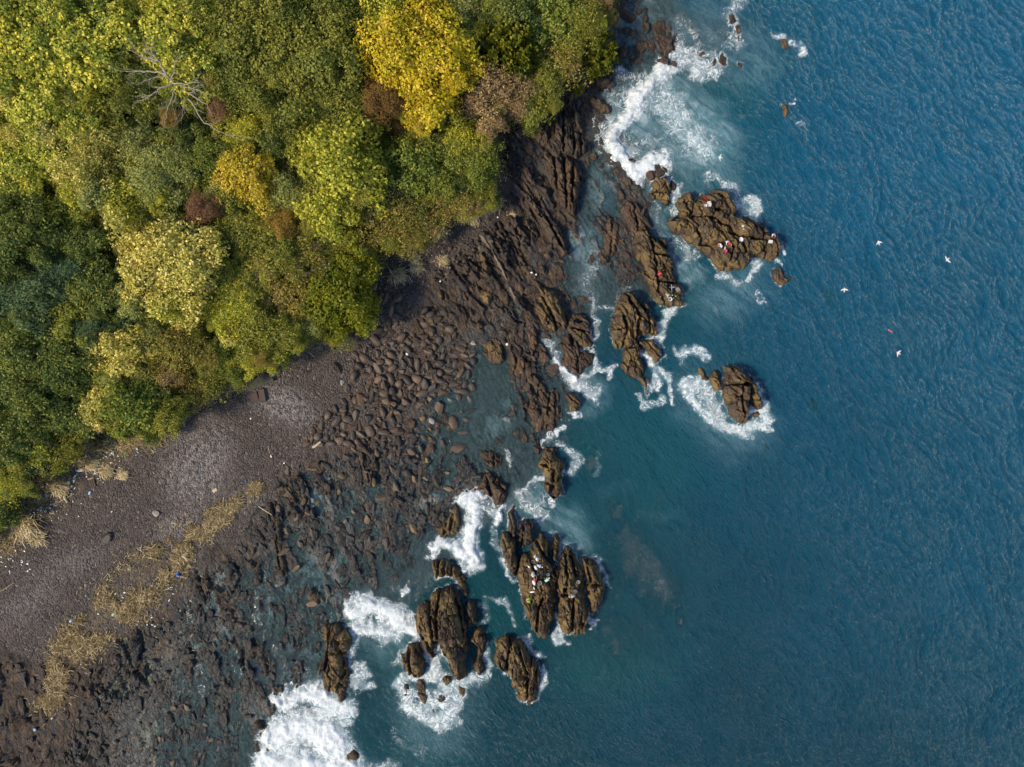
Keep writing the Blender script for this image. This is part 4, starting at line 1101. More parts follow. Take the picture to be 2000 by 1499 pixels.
# fine ripples
m1 = t.mapping(p, (1.9, 0.62, 1.0), (0, 0, math.radians(-57)))
m2 = t.mapping(p, (1.5, 0.6, 1.0), (0, 0, math.radians(-28)))
r1 = t.noise(m1, 2.0, 6.0, 0.62, 0.5)
r2 = t.noise(m2, 2.6, 5.0, 0.6, 0.4)
rip = t.math('ADD', t.math('MULTIPLY', r1, 1.0), t.math('MULTIPLY', r2, 0.5))
calm = t.mapr(dep, 0.3, 1.8, 0.12, 1.0)
bmp = t.n('ShaderNodeBump')
t.l(calm, bmp.inputs['Strength'])
bmp.inputs['Distance'].default_value = 0.4
t.l(rip, bmp.inputs['Height'])
nrm = bmp.outputs[0]
dif = t.n('ShaderNodeBsdfDiffuse')
t.l(body, dif.inputs[0])
t.l(nrm, dif.inputs['Normal'])
trn = t.n('ShaderNodeBsdfTransparent')
trn.inputs[0].default_value = (0.70, 0.88, 0.97, 1)
op = t.math('SUBTRACT', 1.0, t.math('EXPONENT', t.math('MULTIPLY', dep, -0.95)))
op = t.math('MAXIMUM', op, t.math('MULTIPLY', ai, 0.55))
mx = t.n('ShaderNodeMixShader')
t.l(op, mx.inputs[0])
t.l(trn.outputs[0], mx.inputs[1])
t.l(dif.outputs[0], mx.inputs[2])
glo = t.n('ShaderNodeBsdfGlossy')
glo.inputs['Roughness'].default_value = 0.10
t.l(nrm, glo.inputs['Normal'])
fr = t.n('ShaderNodeFresnel')
fr.inputs[0].default_value = 1.33
t.l(nrm, fr.inputs['Normal'])
mx2 = t.n('ShaderNodeMixShader')
t.l(fr.outputs[0], mx2.inputs[0])
t.l(mx.outputs[0], mx2.inputs[1])
t.l(glo.outputs[0], mx2.inputs[2])
# foam: curling strings where thin, solid where thick
wv_ = t.noise(p, 0.9, 3.0, 0.5, out='Color')
off = t.n('ShaderNodeVectorMath', operation='MULTIPLY_ADD')
t.l(wv_, off.inputs[0])
off.inputs[1].default_value = (1.3, 1.3, 0)
t.l(p, off.inputs[2])
fa = t.noise(off.outputs[0], 0.95, 8.0, 0.6, 0.9)
fb = t.noise(off.outputs[0], 3.0, 5.0, 0.6, 0.5)
fc_ = t.noise(p, 0.6, 6.0, 0.65)
wid = t.math('ADD', t.math('MULTIPLY', t.math('POWER', fo, 2.6), 0.15), 0.003)
ra = t.math('DIVIDE', t.math('ABSOLUTE', t.math('SUBTRACT', fa, 0.5)), wid)
rb = t.math('DIVIDE', t.math('ABSOLUTE', t.math('SUBTRACT', fb, 0.5)), wid)
lace = t.math('MAXIMUM', t.mapr(ra, 1.25, 0.25), t.math('MULTIPLY', t.mapr(rb, 1.2, 0.2), 0.42))
lace = t.math('MULTIPLY', lace, t.mapr(fo, 0.12, 0.55, 0.0, 1.0))
milk = t.math('MULTIPLY', t.mapr(t.math('ADD', fo, t.math('MULTIPLY', t.math('SUBTRACT', fc_, 0.5), 0.7)), 0.36, 1.0), 0.6)
solid = t.math('MULTIPLY', t.mapr(t.math('ADD', fo, t.math('MULTIPLY', t.math('SUBTRACT', fb, 0.5), 0.7)), 0.82, 1.06), t.mapr(fa, 0.32, 0.58, 0.62, 1.0))
fmask = t.math('MAXIMUM', t.math('MAXIMUM', lace, solid), milk)
fmask = t.math('MULTIPLY', fmask, t.mapr(fo, 0.06, 0.25))
fmask = t.math('MAXIMUM', fmask, t.math('MULTIPLY', t.math('POWER', ai, 2.0), t.mapr(fc_, 0.40, 0.70, 0.0, 0.42)))
fbump = t.n('ShaderNodeBump')
fbump.inputs['Strength'].default_value = 0.7
fbump.inputs['Distance'].default_value = 0.25
t.l(t.noise(p, 1.6, 5.0, 0.65), fbump.inputs['Height'])
fd_ = t.n('ShaderNodeBsdfDiffuse')
fd_.inputs[0].default_value = (0.70, 0.75, 0.78, 1)
t.l(fbump.outputs[0], fd_.inputs['Normal'])
mx3 = t.n('ShaderNodeMixShader')
t.l(fmask, mx3.inputs[0])
t.l(mx2.outputs[0], mx3.inputs[1])
t.l(fd_.outputs[0], mx3.inputs[2])
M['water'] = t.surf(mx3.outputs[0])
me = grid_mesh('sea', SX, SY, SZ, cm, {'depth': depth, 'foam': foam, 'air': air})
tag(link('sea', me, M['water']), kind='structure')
# the sea around the detailed sheet, then on to the horizon
def swell(X, Y):
    ua_ = X * ca + Y * sa
    va_ = -X * sa + Y * ca
    wr_ = (fbm(X * 0.10, Y * 0.10, 2, 3) - 0.5) * 5
    a_ = fbm(ua_ * 0.26 + wr_ * 0.2, va_ * 0.62 + wr_, 1, 5)
    b_ = fbm(ua_ * 0.8 + wr_, va_ * 1.6 + wr_, 3, 4)
    c_ = fbm((X * cb + Y * sb) * 0.22, (-X * sb + Y * cb) * 0.8 + wr_, 6, 3)
    s_ = fbm(ua_ * 0.05 + wr_ * 0.1, va_ * 0.16 + wr_ * 0.5, 5, 3)
    return (s_ - 0.5) * 0.45 + (1 - np.abs(2 * a_ - 1)) ** 2 * 0.10 + b_ * 0.16 + (1 - np.abs(2 * c_ - 1)) ** 2 * 0.05 - 0.125


def sea_ring(name, x0, x1, y0, y1, step, hole, wavy):
    rx = np.arange(x0, x1 + 0.01, step)
    ry = np.arange(y0, y1 + 0.01, step)
    RX, RY = np.meshgrid(rx, ry)
    RZ = swell(RX, RY) if wavy else np.zeros(RX.shape)
    cx_ = (RX[:-1, :-1] + RX[1:, 1:]) / 2
    cy_ = (RY[:-1, :-1] + RY[1:, 1:]) / 2
    keep = ~((cx_ > hole[0]) & (cx_ < hole[1]) & (cy_ > hole[2]) & (cy_ < hole[3]))
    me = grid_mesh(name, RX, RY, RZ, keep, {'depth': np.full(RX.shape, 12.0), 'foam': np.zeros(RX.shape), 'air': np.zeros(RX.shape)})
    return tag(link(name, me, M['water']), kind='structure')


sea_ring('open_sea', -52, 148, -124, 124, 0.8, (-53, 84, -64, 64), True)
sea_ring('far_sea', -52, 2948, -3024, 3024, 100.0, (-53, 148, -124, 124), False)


def put(px, py, lift=0.0):
    """world point on the ground or rock seen at that pixel"""
    zz = 0.5
    for _ in range(5):
        x, y = W(px, py, zz)
        i = min(max(int((x - gx0) / R + 0.5), 0), NX - 1)
        j = min(max(int((y - gy0) / R + 0.5), 0), NY - 1)
        zz = max(float(HT[j, i]), -0.35)
    return x, y, zz + lift


gx0, gy0 = float(gx[0]), float(gy[0])
ground_put = put


def put_top(px, py, lift=0.0):
    zz = 1.5
    for _ in range(5):
        x, y = W(px, py, zz)
        i = min(max(int((x - gx0) / R + 0.5), 2), NX - 3)
        j = min(max(int((y - gy0) / R + 0.5), 2), NY - 3)
        zz = float(np.percentile(HT[j - 2:j + 3, i - 2:i + 3], 78))
    return x, y, zz + lift

# ------------------------------------------------------------------ trees
def crown_mesh(name, nclump, nleaf, leaf, cr, seed, flat=0.72, aspect=0.62, zmin=-0.25, up=0.35, jitter=0.6, lump=0.18):
    """leaves in clumps over a dome of radius one, centre at the origin"""
    g = np.random.default_rng(seed)
    ga = math.pi * (3 - math.sqrt(5))
    k = np.arange(nclump)
    cz = zmin + (1 - zmin) * (k + 0.5) / nclump
    an = k * ga + g.normal(0, 0.25, nclump)
    rr = np.sqrt(np.clip(1 - cz ** 2, 0, 1))
    dirs = np.stack([rr * np.cos(an), rr * np.sin(an), cz], 1)
    rad = 0.72 + g.normal(0, lump, nclump) + 0.13 * np.sin(an * 3 + seed) + 0.08 * np.sin(an * 5 + 2 * seed)
    inner = g.random(nclump) < 0.12
    rad[inner] *= 0.55
    cen = dirs * rad[:, None]
    cen[:, 2] *= flat
    crs = cr * g.uniform(0.75, 1.35, nclump)
    N = nclump * nleaf
    ci = np.repeat(k, nleaf)
    n = g.normal(0, 1, (N, 3))
    n[:, 2] = np.abs(n[:, 2]) * 0.9 - 0.15
    n /= np.linalg.norm(n, axis=1)[:, None]
    rads = crs[ci] * (0.45 + 0.6 * g.random(N) ** 0.6)
    lum = 1 + 0.35 * np.sin(n[:, 0] * 7 + ci) * np.cos(n[:, 1] * 6 - ci)
    pos = cen[ci] + n * (rads * lum)[:, None] * np.array([1, 1, 0.8])
    nr = n * 0.6 + dirs[ci] * 0.35 + g.normal(0, jitter, (N, 3)) + np.array([0, 0, up])
    nr /= np.linalg.norm(nr, axis=1)[:, None]
    t1 = np.cross(nr, g.normal(0, 1, (N, 3)))
    t1 /= np.linalg.norm(t1, axis=1)[:, None]
    t2 = np.cross(nr, t1)
    L = leaf * g.uniform(0.6, 1.35, N)[:, None]
    a = pos - t1 * L
    b = pos + t2 * L * aspect
    c = pos + t1 * L
    d = pos - t2 * L * aspect
    V = np.stack([a, b, c, d], 1).reshape(-1, 3)
    F = np.arange(N * 4).reshape(-1, 4)
    rnd = np.repeat(g.random(N), 4)
    cl = np.repeat(g.random(nclump)[ci], 4)
    return mesh_np(name, V, F, {'rnd': rnd, 'clump': cl})


def needle_mesh(name, ntuft, nneedle, seed, L=0.17):
    """pine: bundles of needles standing at the tips of flat branches"""
    g = np.random.default_rng(seed)
    V = []
    rn = []
    cl = []
    ga = math.pi * (3 - math.sqrt(5))
    for k in range(ntuft):
        f = (k + 0.5) / ntuft
        r = math.sqrt(f) * (1 + g.normal(0, 0.08))
        an = k * ga + g.normal(0, 0.3)
        layer = g.choice([0.0, 0.18, 0.36])
        c = np.array([r * math.cos(an), r * math.sin(an), 0.55 * (1 - r * r) - layer + g.normal(0, 0.04)])
        out = np.array([math.cos(an) * 0.55 * r, math.sin(an) * 0.55 * r, 0.8])
        crv = g.random()
        for _ in range(nneedle):
            d = out + g.normal(0, 0.55, 3)
            d /= np.linalg.norm(d)
            s = np.cross(d, g.normal(0, 1, 3))
            s /= np.linalg.norm(s)
            l = L * g.uniform(0.6, 1.2)
            b0 = c + g.normal(0, 0.035, 3)
            V += [b0 - s * l * 0.10, b0 + s * l * 0.10, b0 + d * l + s * l * 0.22, b0 + d * l - s * l * 0.22]
            r_ = g.random()
            rn += [r_] * 4
            cl += [crv] * 4
    V = np.array(V)
    return mesh_np(name, V, np.arange(len(V)).reshape(-1, 4), {'rnd': np.array(rn), 'clump': np.array(cl)})


PROTO = {
    'big': [crown_mesh('crown_broad', 84, 270, 0.027, 0.20, 11 + i, 0.7, zmin=-0.1) for i in range(3)],
    'med': [crown_mesh('crown_round', 48, 240, 0.038, 0.25, 21 + i, 0.72) for i in range(3)],
    'fine': [crown_mesh('crown_fine', 52, 250, 0.033, 0.25, 31 + i, 0.72, 0.5, jitter=0.8) for i in range(3)],
    'small': [crown_mesh('crown_small', 22, 220, 0.060, 0.36, 41 + i, 0.75) for i in range(2)],
    'thin': [crown_mesh('crown_thin', 44, 70, 0.040, 0.28, 51 + i, 0.7, 0.45, jitter=0.9) for i in range(2)],
    'vine': [crown_mesh('crown_vine', 74, 220, 0.038, 0.22, 61 + i, 0.55, 0.8, -0.35, 0.4, 0.5, 0.24) for i in range(3)],
    'pine': [needle_mesh('crown_needles', 95, 46, 71 + i) for i in range(2)],
}


def trunk_mesh(name, seed, limbs=6):
    """trunk from the ground (z=0) to z=1 with limbs reaching into the crown (radius about one)"""
    g = random.Random(seed)
    m = MB()
    pts = [Vector((0, 0, -0.08))]
    for i in range(1, 5):
        pts.append(Vector((g.uniform(-.05, .05) * i * 0.6, g.uniform(-.05, .05) * i * 0.6, i / 4.0)))
    m.tube(pts, [0.075, 0.058, 0.048, 0.036, 0.02], 7)
    for k in range(limbs):
        a = 2 * math.pi * (k + g.random() * 0.6) / limbs
        st = pts[2 + k % 2]
        q1 = st + Vector((math.cos(a) * 0.22, math.sin(a) * 0.22, 0.14))
        q2 = st + Vector((math.cos(a + 0.2) * 0.5, math.sin(a + 0.2) * 0.5, 0.26))
        q3 = st + Vector((math.cos(a + 0.1) * 0.72, math.sin(a + 0.1) * 0.72, 0.40))
        m.tube([st, q1, q2, q3], [0.032, 0.025, 0.016, 0.006], 5)
    return m.mesh(name)


TRUNKS = [trunk_mesh('trunk', 3 + i) for i in range(3)]

KINDNAME = {'yellow': 'bright yellow', 'gold': 'golden yellow', 'yelgreen': 'yellow-green', 'vine': 'vine-covered yellow-green', 'olive': 'olive green', 'darkolive': 'dark olive', 'green': 'mid green',
            'dark': 'dark green', 'teal': 'dark blue-green', 'pine': 'bright green', 'pale': 'pale yellowish', 'sage': 'greyish green', 'brown': 'olive brown', 'tan': 'tan', 'rust': 'rust brown', 'red': 'dull red', 'orange': 'orange-tinged'}
DEFPROTO = {'yellow': 'big', 'gold': 'med', 'yelgreen': 'med', 'vine': 'vine', 'olive': 'fine', 'darkolive': 'fine', 'green': 'med', 'dark': 'med', 'teal': 'fine', 'pine': 'pine', 'pale': 'med', 'sage': 'fine', 'brown': 'thin',
            'tan': 'thin', 'rust': 'fine', 'red': 'fine', 'orange': 'fine'}
tree_log = []
KIN = {'yellow': ['yellow', 'yellow', 'yelgreen', 'gold'], 'gold': ['gold', 'yelgreen', 'olive'], 'yelgreen': ['yelgreen', 'olive', 'sage', 'pale'], 'vine': ['vine', 'vine', 'green', 'pale', 'yelgreen'], 'olive': ['olive', 'darkolive', 'green', 'brown', 'yelgreen'],
       'darkolive': ['darkolive', 'darkolive', 'olive', 'green'], 'green': ['green', 'olive', 'dark', 'yelgreen'], 'dark': ['dark', 'green', 'vine', 'olive', 'dark'], 'teal': ['teal', 'dark', 'green'], 'pale': ['pale', 'yelgreen', 'sage', 'olive', 'tan'], 'sage': ['sage', 'olive', 'yelgreen', 'green'],
       'brown': ['brown', 'olive', 'tan', 'green'], 'tan': ['tan', 'tan', 'brown'], 'rust': ['rust', 'brown'], 'red': ['red', 'brown'], 'orange': ['orange', 'brown', 'olive'], 'pine': ['pine', 'green', 'olive']}


def hill(x, y):
    return float(rbf(np.array([min(max(x, -95), 95)]), np.array([min(max(y, -75), 75)]))[0])


def add_tree(px, py, rpx, kind, label=None, proto=None, hk=1.0, name=None, group=None):
    pr = proto or DEFPROTO[kind]
    z = 8.0
    for _ in range(4):
        x, y = W(px, py, z)
        r = rpx / S * (CAM_H - z) / CAM_H
        g = hill(x, y)
        ht = (3.2 + 0.62 * r) * hk
        cz = g + ht - 0.35 * r
        z = cz + 0.4 * r
    shrub = r < 2.0
    nm = name or ('pine_tree' if pr == 'pine' else 'shrub' if shrub else 'broadleaf_tree')
    root = empty(nm, (x, y, g), random.uniform(0, 6.28))
    k = random.randrange(3)
    tr = link('trunk', TRUNKS[k], M['bark'], root, scale=(r * 0.95, r * 0.95, max(cz - g, 0.5)))
    pl = PROTO[pr]
    me = pl[random.randrange(len(pl))]
    sz = r * (1.18 if pr == 'big' else 1.12)
    if pr == 'pine':
        sz = r
    zs = random.uniform(0.85, 1.15) * (1.0 if pr != 'vine' else 1.15)
    cr = link('crown', me, LEAF[kind], root, loc=(0, 0, cz - g), rot=(random.uniform(-.15, .15), random.uniform(-.15, .15), random.uniform(0, 6.28)), scale=(sz * random.uniform(.92, 1.08), sz * random.uniform(.92, 1.08), sz * zs))
    if not shrub and pr != 'pine':
        for q in range(7):
            a_ = 0.9 * q + random.uniform(-.5, .5)
            f_ = random.uniform(0.5, 1.12)
            s2 = r * random.uniform(0.30, 0.58)
            pl2 = PROTO[random.choice(['fine', 'med', 'small'] if pr != 'thin' else ['thin', 'fine'])]
            link('bough', pl2[random.randrange(len(pl2))], LEAF[random.choice(KIN.get(kind, [kind]))], root, (math.cos(a_) * r * f_, math.sin(a_) * r * f_, cz - g + random.uniform(-.42, .22) * r),
                 (random.uniform(-.4, .4), random.uniform(-.4, .4), random.uniform(0, 6.28)), (s2, s2 * random.uniform(.75, 1.1), s2 * random.uniform(.8, 1.1)))
    tree_log.append([root, px, py, rpx, kind, label, shrub, pr])
    root['category'] = 'shrub' if shrub else 'tree'
    if group:
        root['group'] = group
    return root


TREES = [
    (815, 95, 98, 'yellow', 'big bright yellow tree at the top of the picture'), (828, 198, 54, 'yellow', 'orange-yellow lower lobe tree below the big yellow tree', 'med'), (760, 40, 60, 'yelgreen', None),
    (665, 310, 82, 'yelgreen', 'broad yellow-green tree in the middle of the wood'), (645, 405, 62, 'yelgreen', 'yellow-green tree with bare twigs at its right side'), (600, 290, 40, 'yelgreen', None),
    (478, 335, 56, 'gold', 'golden yellow tree in the middle of the wood'), (455, 300, 36, 'olive', None),
    (500, 60, 85, 'darkolive', None, 'big'), (600, 90, 88, 'darkolive', None, 'big'), (650, 30, 60, 'darkolive', None), (645, 165, 66, 'darkolive', None, 'big'), (480, 165, 60, 'darkolive', None), (565, 215, 58, 'darkolive', None), (530, 280, 38, 'dark', None), (610, 240, 40, 'dark', None),
    (430, 120, 45, 'olive', None), (440, 40, 50, 'olive', None), (700, 100, 40, 'dark', None), (715, 215, 34, 'dark', None),
    (985, 85, 66, 'pine', 'bright green pine right of the big yellow tree'), (1165, 100, 44, 'pine', 'bright green pine overhanging the tide rocks', None, 0.8), (1128, 170, 14, 'pine', 'small hanging pine tuft at the cliff foot', None, 0.7),
    (955, 168, 58, 'tan', 'dry tan tree with withered leaves beside the yellow tree', 'fine'), (962, 240, 26, 'tan', 'small dry tan shrub at the cliff edge', 'fine'),
    (740, 190, 34, 'rust', 'rust brown tree left of the yellow tree'), (765, 235, 26, 'rust', None),
    (1070, 30, 62, 'green', None), (1000, 25, 55, 'dark', None), (1130, 40, 50, 'olive', None, 'thin'), (1085, 115, 55, 'brown', None), (1030, 185, 52, 'olive', None), (1050, 140, 45, 'olive', None), (930, 60, 35, 'dark', None), (1170, 25, 30, 'brown', None),
    (980, 140, 40, 'pine', None), (1010, 195, 34, 'pine', None),
    (805, 325, 58, 'green', None), (860, 345, 45, 'green', None), (925, 325, 46, 'green', None, 'fine'), (900, 265, 48, 'yelgreen', None, 'fine'), (850, 285, 40, 'dark', None), (780, 400, 52, 'brown', None), (830, 420, 46, 'brown', None), (730, 445, 52, 'brown', None), (785, 455, 40, 'brown', None), (890, 385, 40, 'brown', None), (940, 375, 30, 'olive', None), (740, 360, 40, 'dark', None),
    (660, 575, 62, 'pine', 'leafy bright green tree at the wood edge above the boulders', 'med'), (690, 520, 44, 'pine', 'bright green tree behind the wood-edge tree', 'med'), (640, 620, 44, 'pine', None, 'med'),
    (390, 410, 28, 'red', 'dusty red shrub in the middle of the wood'), (328, 228, 20, 'orange', 'orange-red shrub under the bare dead tree'), (345, 270, 18, 'rust', None), (425, 215, 20, 'red', 'small reddish shrub right of the bare dead tree'), (545, 437, 28, 'orange', 'orange-tinged shrub right of the dusty red shrub'),
    (325, 520, 88, 'pale', 'large pale sunlit tree in the lower wood', 'big'), (280, 470, 50, 'pale', None), (360, 575, 50, 'pale', None), (235, 690, 55, 'pale', 'pale sunlit tree with dark left neighbour'), (200, 790, 42, 'pale', 'pale edge tree above the litter'), (250, 790, 66, 'green', 'rounded green tree at the lower wood edge'), (270, 740, 40, 'sage', None),
    (50, 60, 70, 'vine', None), (130, 130, 75, 'vine', None), (200, 45, 65, 'vine', None), (70, 210, 70, 'vine', None), (150, 250, 40, 'vine', None), (320, 60, 62, 'vine', None), (375, 130, 55, 'vine', None), (20, 320, 50, 'vine', None), (280, 150, 30, 'dark', None), (235, 130, 35, 'green', None), (380, 30, 40, 'vine', None), (10, 150, 50, 'vine', None), (110, 20, 45, 'vine', None),
    (215, 210, 62, 'olive', None, 'thin'), (160, 320, 60, 'pale', None, 'fine'), (230, 380, 62, 'yelgreen', None, 'fine'), (300, 330, 58, 'sage', None), (260, 280, 44, 'sage', None), (350, 330, 44, 'sage', None), (90, 300, 45, 'vine', None), (400, 300, 38, 'green', None), (470, 240, 44, 'yelgreen', None, 'fine'), (360, 260, 34, 'dark', None),
    (40, 440, 60, 'dark', None), (120, 420, 50, 'green', None), (115, 535, 46, 'teal', None), (45, 590, 58, 'teal', None), (170, 470, 46, 'dark', None), (190, 560, 52, 'dark', None), (130, 620, 46, 'green', None), (50, 690, 58, 'dark', None), (125, 710, 55, 'dark', None), (170, 650, 40, 'teal', None), (60, 780, 55, 'dark', None), (130, 800, 52, 'dark', None), (30, 860, 52, 'dark', None), (90, 880, 45, 'olive', None, 'thin'), (20, 380, 40, 'green', None), (10, 520, 40, 'dark', None), (15, 945, 34, 'yelgreen', None, 'thin'), (50, 955, 18, 'green', None), (175, 730, 30, 'dark', None),
    (345, 690, 56, 'brown', 'greyish brown twiggy shrub at the lower wood edge', 'thin'), (300, 660, 36, 'sage', None), (400, 730, 44, 'olive', None, 'thin'), (370, 760, 36, 'brown', None), (430, 690, 34, 'green', None), (330, 780, 30, 'olive', None, 'thin'),
    (525, 480, 58, 'olive', None), (470, 450, 50, 'olive', None), (475, 545, 55, 'olive', None), (560, 560, 52, 'brown', None, 'fine'), (450, 610, 50, 'yelgreen', None, 'fine'), (510, 640, 52, 'olive', None), (560, 640, 40, 'sage', None), (500, 690, 36, 'yelgreen', None, 'fine'), (600, 500, 46, 'brown', 'half-bare twiggy tan tree above the bright green edge tree', 'thin'), (545, 690, 24, 'dark', None), (600, 620, 36, 'sage', None), (410, 480, 40, 'green', None), (560, 380, 44, 'sage', None), (450, 400, 40, 'dark', None), (600, 440, 36, 'brown', None), (590, 370, 32, 'pale', None, 'fine'), (430, 540, 40, 'yelgreen', None, 'fine'), (690, 470, 36, 'brown', None), (640, 480, 34, 'olive', None),
]
for T in TREES:
    T = T + (None,) * (7 - len(T))
    add_tree(T[0], T[1], T[2], T[3], T[4], T[5], T[6] or ((1.5 if T[2] < 36 else 1.08) if T[4] else random.uniform(0.8, 1.1)))
# understorey between the trees one can trace
fillr = random.Random(5)
placed = [(q[1], q[2], q[3]) for q in tree_log]
FP = np.array(FOREST, float)
tries = 0
while tries < 6000 and len(tree_log) < 340:
    tries += 1
    px = fillr.uniform(-70, 1200)
    py = fillr.uniform(-60, 1060)
    rp = fillr.uniform(16, 36)
    if float(poly_sdf(np.array([px]), np.array([py]), FOREST)[0]) < rp * 0.55:
        continue
    if any((px - a) ** 2 + (py - b) ** 2 < (0.66 * c + 0.5 * rp) ** 2 for a, b, c in placed):
        continue
    placed.append((px, py, rp))
    if px < 260 and py > 400:
        kd = fillr.choice(['dark', 'dark', 'green', 'teal', 'olive'])
    elif px < 420 and py < 300:
        kd = fillr.choice(['vine', 'vine', 'green', 'olive'])
    elif px > 700 and py > 220:
        kd = fillr.choice(['brown', 'olive', 'green', 'dark'])
    else:
        kd = fillr.choice(['olive', 'darkolive', 'green', 'dark', 'sage', 'brown'])
    add_tree(px, py, rp * 1.1, kd, None, 'small' if rp < 26 else None, fillr.uniform(0.6, 0.85))

# names for the trees that carry no label yet: what they stand beside
ORD = ['nearest', 'second', 'third', 'fourth', 'fifth', 'sixth', 'seventh', 'eighth', 'ninth', 'tenth', 'eleventh', 'twelfth', 'thirteenth', 'fourteenth', 'fifteenth', 'sixteenth']


def relate(items, landmarks):
    """items: (object, px, py, what it is); label each by the landmark it lies beside"""
    seen = {}
    for o, px, py, what in items:
        (lx, ly), ln = min(landmarks, key=lambda e: (e[0][0] - px) ** 2 + (e[0][1] - py) ** 2)
        dx, dy = px - lx, py - ly
        a = math.degrees(math.atan2(-dy, dx)) % 360
        word = ['right of', 'above right of', 'above', 'above left of', 'left of', 'below left of', 'below', 'below right of'][int((a + 22.5) // 45) % 8]
        seen.setdefault('%s %s %s' % (what, word, ln), []).append((math.hypot(dx, dy), o))
    for base, lst in seen.items():
        lst.sort(key=lambda e: e[0])
        for i, (dd, o) in enumerate(lst):
            o['label'] = base if len(lst) == 1 else '%s %s' % (ORD[min(i, 15)], base)


LAND = [((812, 95), 'the big bright yellow tree'), ((478, 335), 'the golden yellow tree'), ((335, 165), 'the bare dead tree'), ((390, 410), 'the dusty red shrub'), ((740, 190), 'the rust brown tree'),
        ((955, 168), 'the dry tan tree'), ((985, 85), 'the bright green pine'), ((665, 310), 'the broad yellow-green tree'), ((325, 520), 'the large pale tree'), ((660, 575), 'the bright green edge tree'), ((250, 790), 'the rounded green edge tree'),
        ((235, 690), 'the pale sunlit tree'), ((545, 437), 'the orange-tinged shrub'), ((345, 690), 'the greyish twiggy shrub'), ((1165, 100), 'the overhanging pine')]
for q in tree_log:
    q[0]['group'] = 'trees and shrubs of the wooded slope'
    if q[5]:
        q[0]['label'] = q[5]
relate([(q[0], q[1], q[2], KINDNAME[q[4]] + ' ' + ('pine' if q[7] == 'pine' else 'shrub' if q[6] else 'tree')) for q in tree_log if not q[5]], LAND)

# ------------------------------------------------------------------ low growth along the wood edge and between the trees (nobody could count it)
def leaf_scatter(name, n, pick, size, kinds, seed, lift=(0.1, 0.9), label=None):
    g = np.random.default_rng(seed)
    x, y = pick(g, n)
    z = rbf(x, y)
    tuft = fbm(x * 0.6, y * 0.6, 3, 3)
    pos = np.stack([x, y, z + lift[0] + (lift[1] - lift[0]) * g.random(len(x)) * (0.3 + 1.6 * np.clip(tuft - 0.3, 0, 1))], 1)
    N = len(x)
    nr = g.normal(0, 0.7, (N, 3)) + np.array([0, 0, 0.8])
    nr /= np.linalg.norm(nr, axis=1)[:, None]
    t1 = np.cross(nr, g.normal(0, 1, (N, 3)))
    t1 /= np.linalg.norm(t1, axis=1)[:, None]
    t2 = np.cross(nr, t1)
    L = size * g.uniform(0.5, 1.4, N)[:, None]
    V = np.stack([pos - t1 * L, pos + t2 * L * .55, pos + t1 * L, pos - t2 * L * .55], 1).reshape(-1, 3)
    cl = np.repeat(fbm(x * 0.35, y * 0.35, 6, 3), 4)
    me = mesh_np(name, V, np.arange(N * 4).reshape(-1, 4), {'rnd': np.repeat(g.random(N), 4), 'clump': cl})
    return tag(link(name, me, LEAF[kinds]), label, 'undergrowth', None, 'stuff')


def pick_forest(dmin, dmax):
    def f(g, n):
        px = g.uniform(-60, 1210, n * 4)
        py = g.uniform(-60, 1080, n * 4)
        d = poly_sdf(px, py, FOREST) / S
        k = np.where((d > dmin + g.normal(0, 0.8, n * 4)) & (d < dmax))[0][:n]
        return (px[k] - 1000) / S, (749.5 - py[k]) / S
    return f


leaf_scatter('undergrowth', 42000, pick_forest(-0.2, 5.0), 0.15, 'olive', 91, (0.05, 1.3), 'low olive scrub spreading along the edge of the wood')
leaf_scatter('undergrowth', 70000, pick_forest(2.5, 80.0), 0.17, 'green', 92, (0.5, 4.6), 'dark leafy growth in the gaps between the trees')
leaf_scatter('undergrowth', 30000, pick_forest(-2.0, 1.5), 0.11, 'brown', 93, (0.02, 0.5), 'thin brownish weeds where the wood meets the beach')




def pick_beyond(g, n):
    px = g.uniform(-420, 1220, n * 5)
    py = g.uniform(-420, 1200, n * 5)
    d = poly_sdf(px, py, FOREST[:-2] + [(-2000, 2000), (-2000, -2000), (1300, -2000)])
    k = np.where((d > 20) & ((px < -75) | (py < -75)))[0][:n]
    return np.clip((px[k] - 1000) / S, -105, 95), (749.5 - py[k]) / S


leaf_scatter('distant_wood', 60000, pick_beyond, 0.30, 'green', 94, (2.5, 8.0), 'leafy wood carrying on beyond the picture edge')


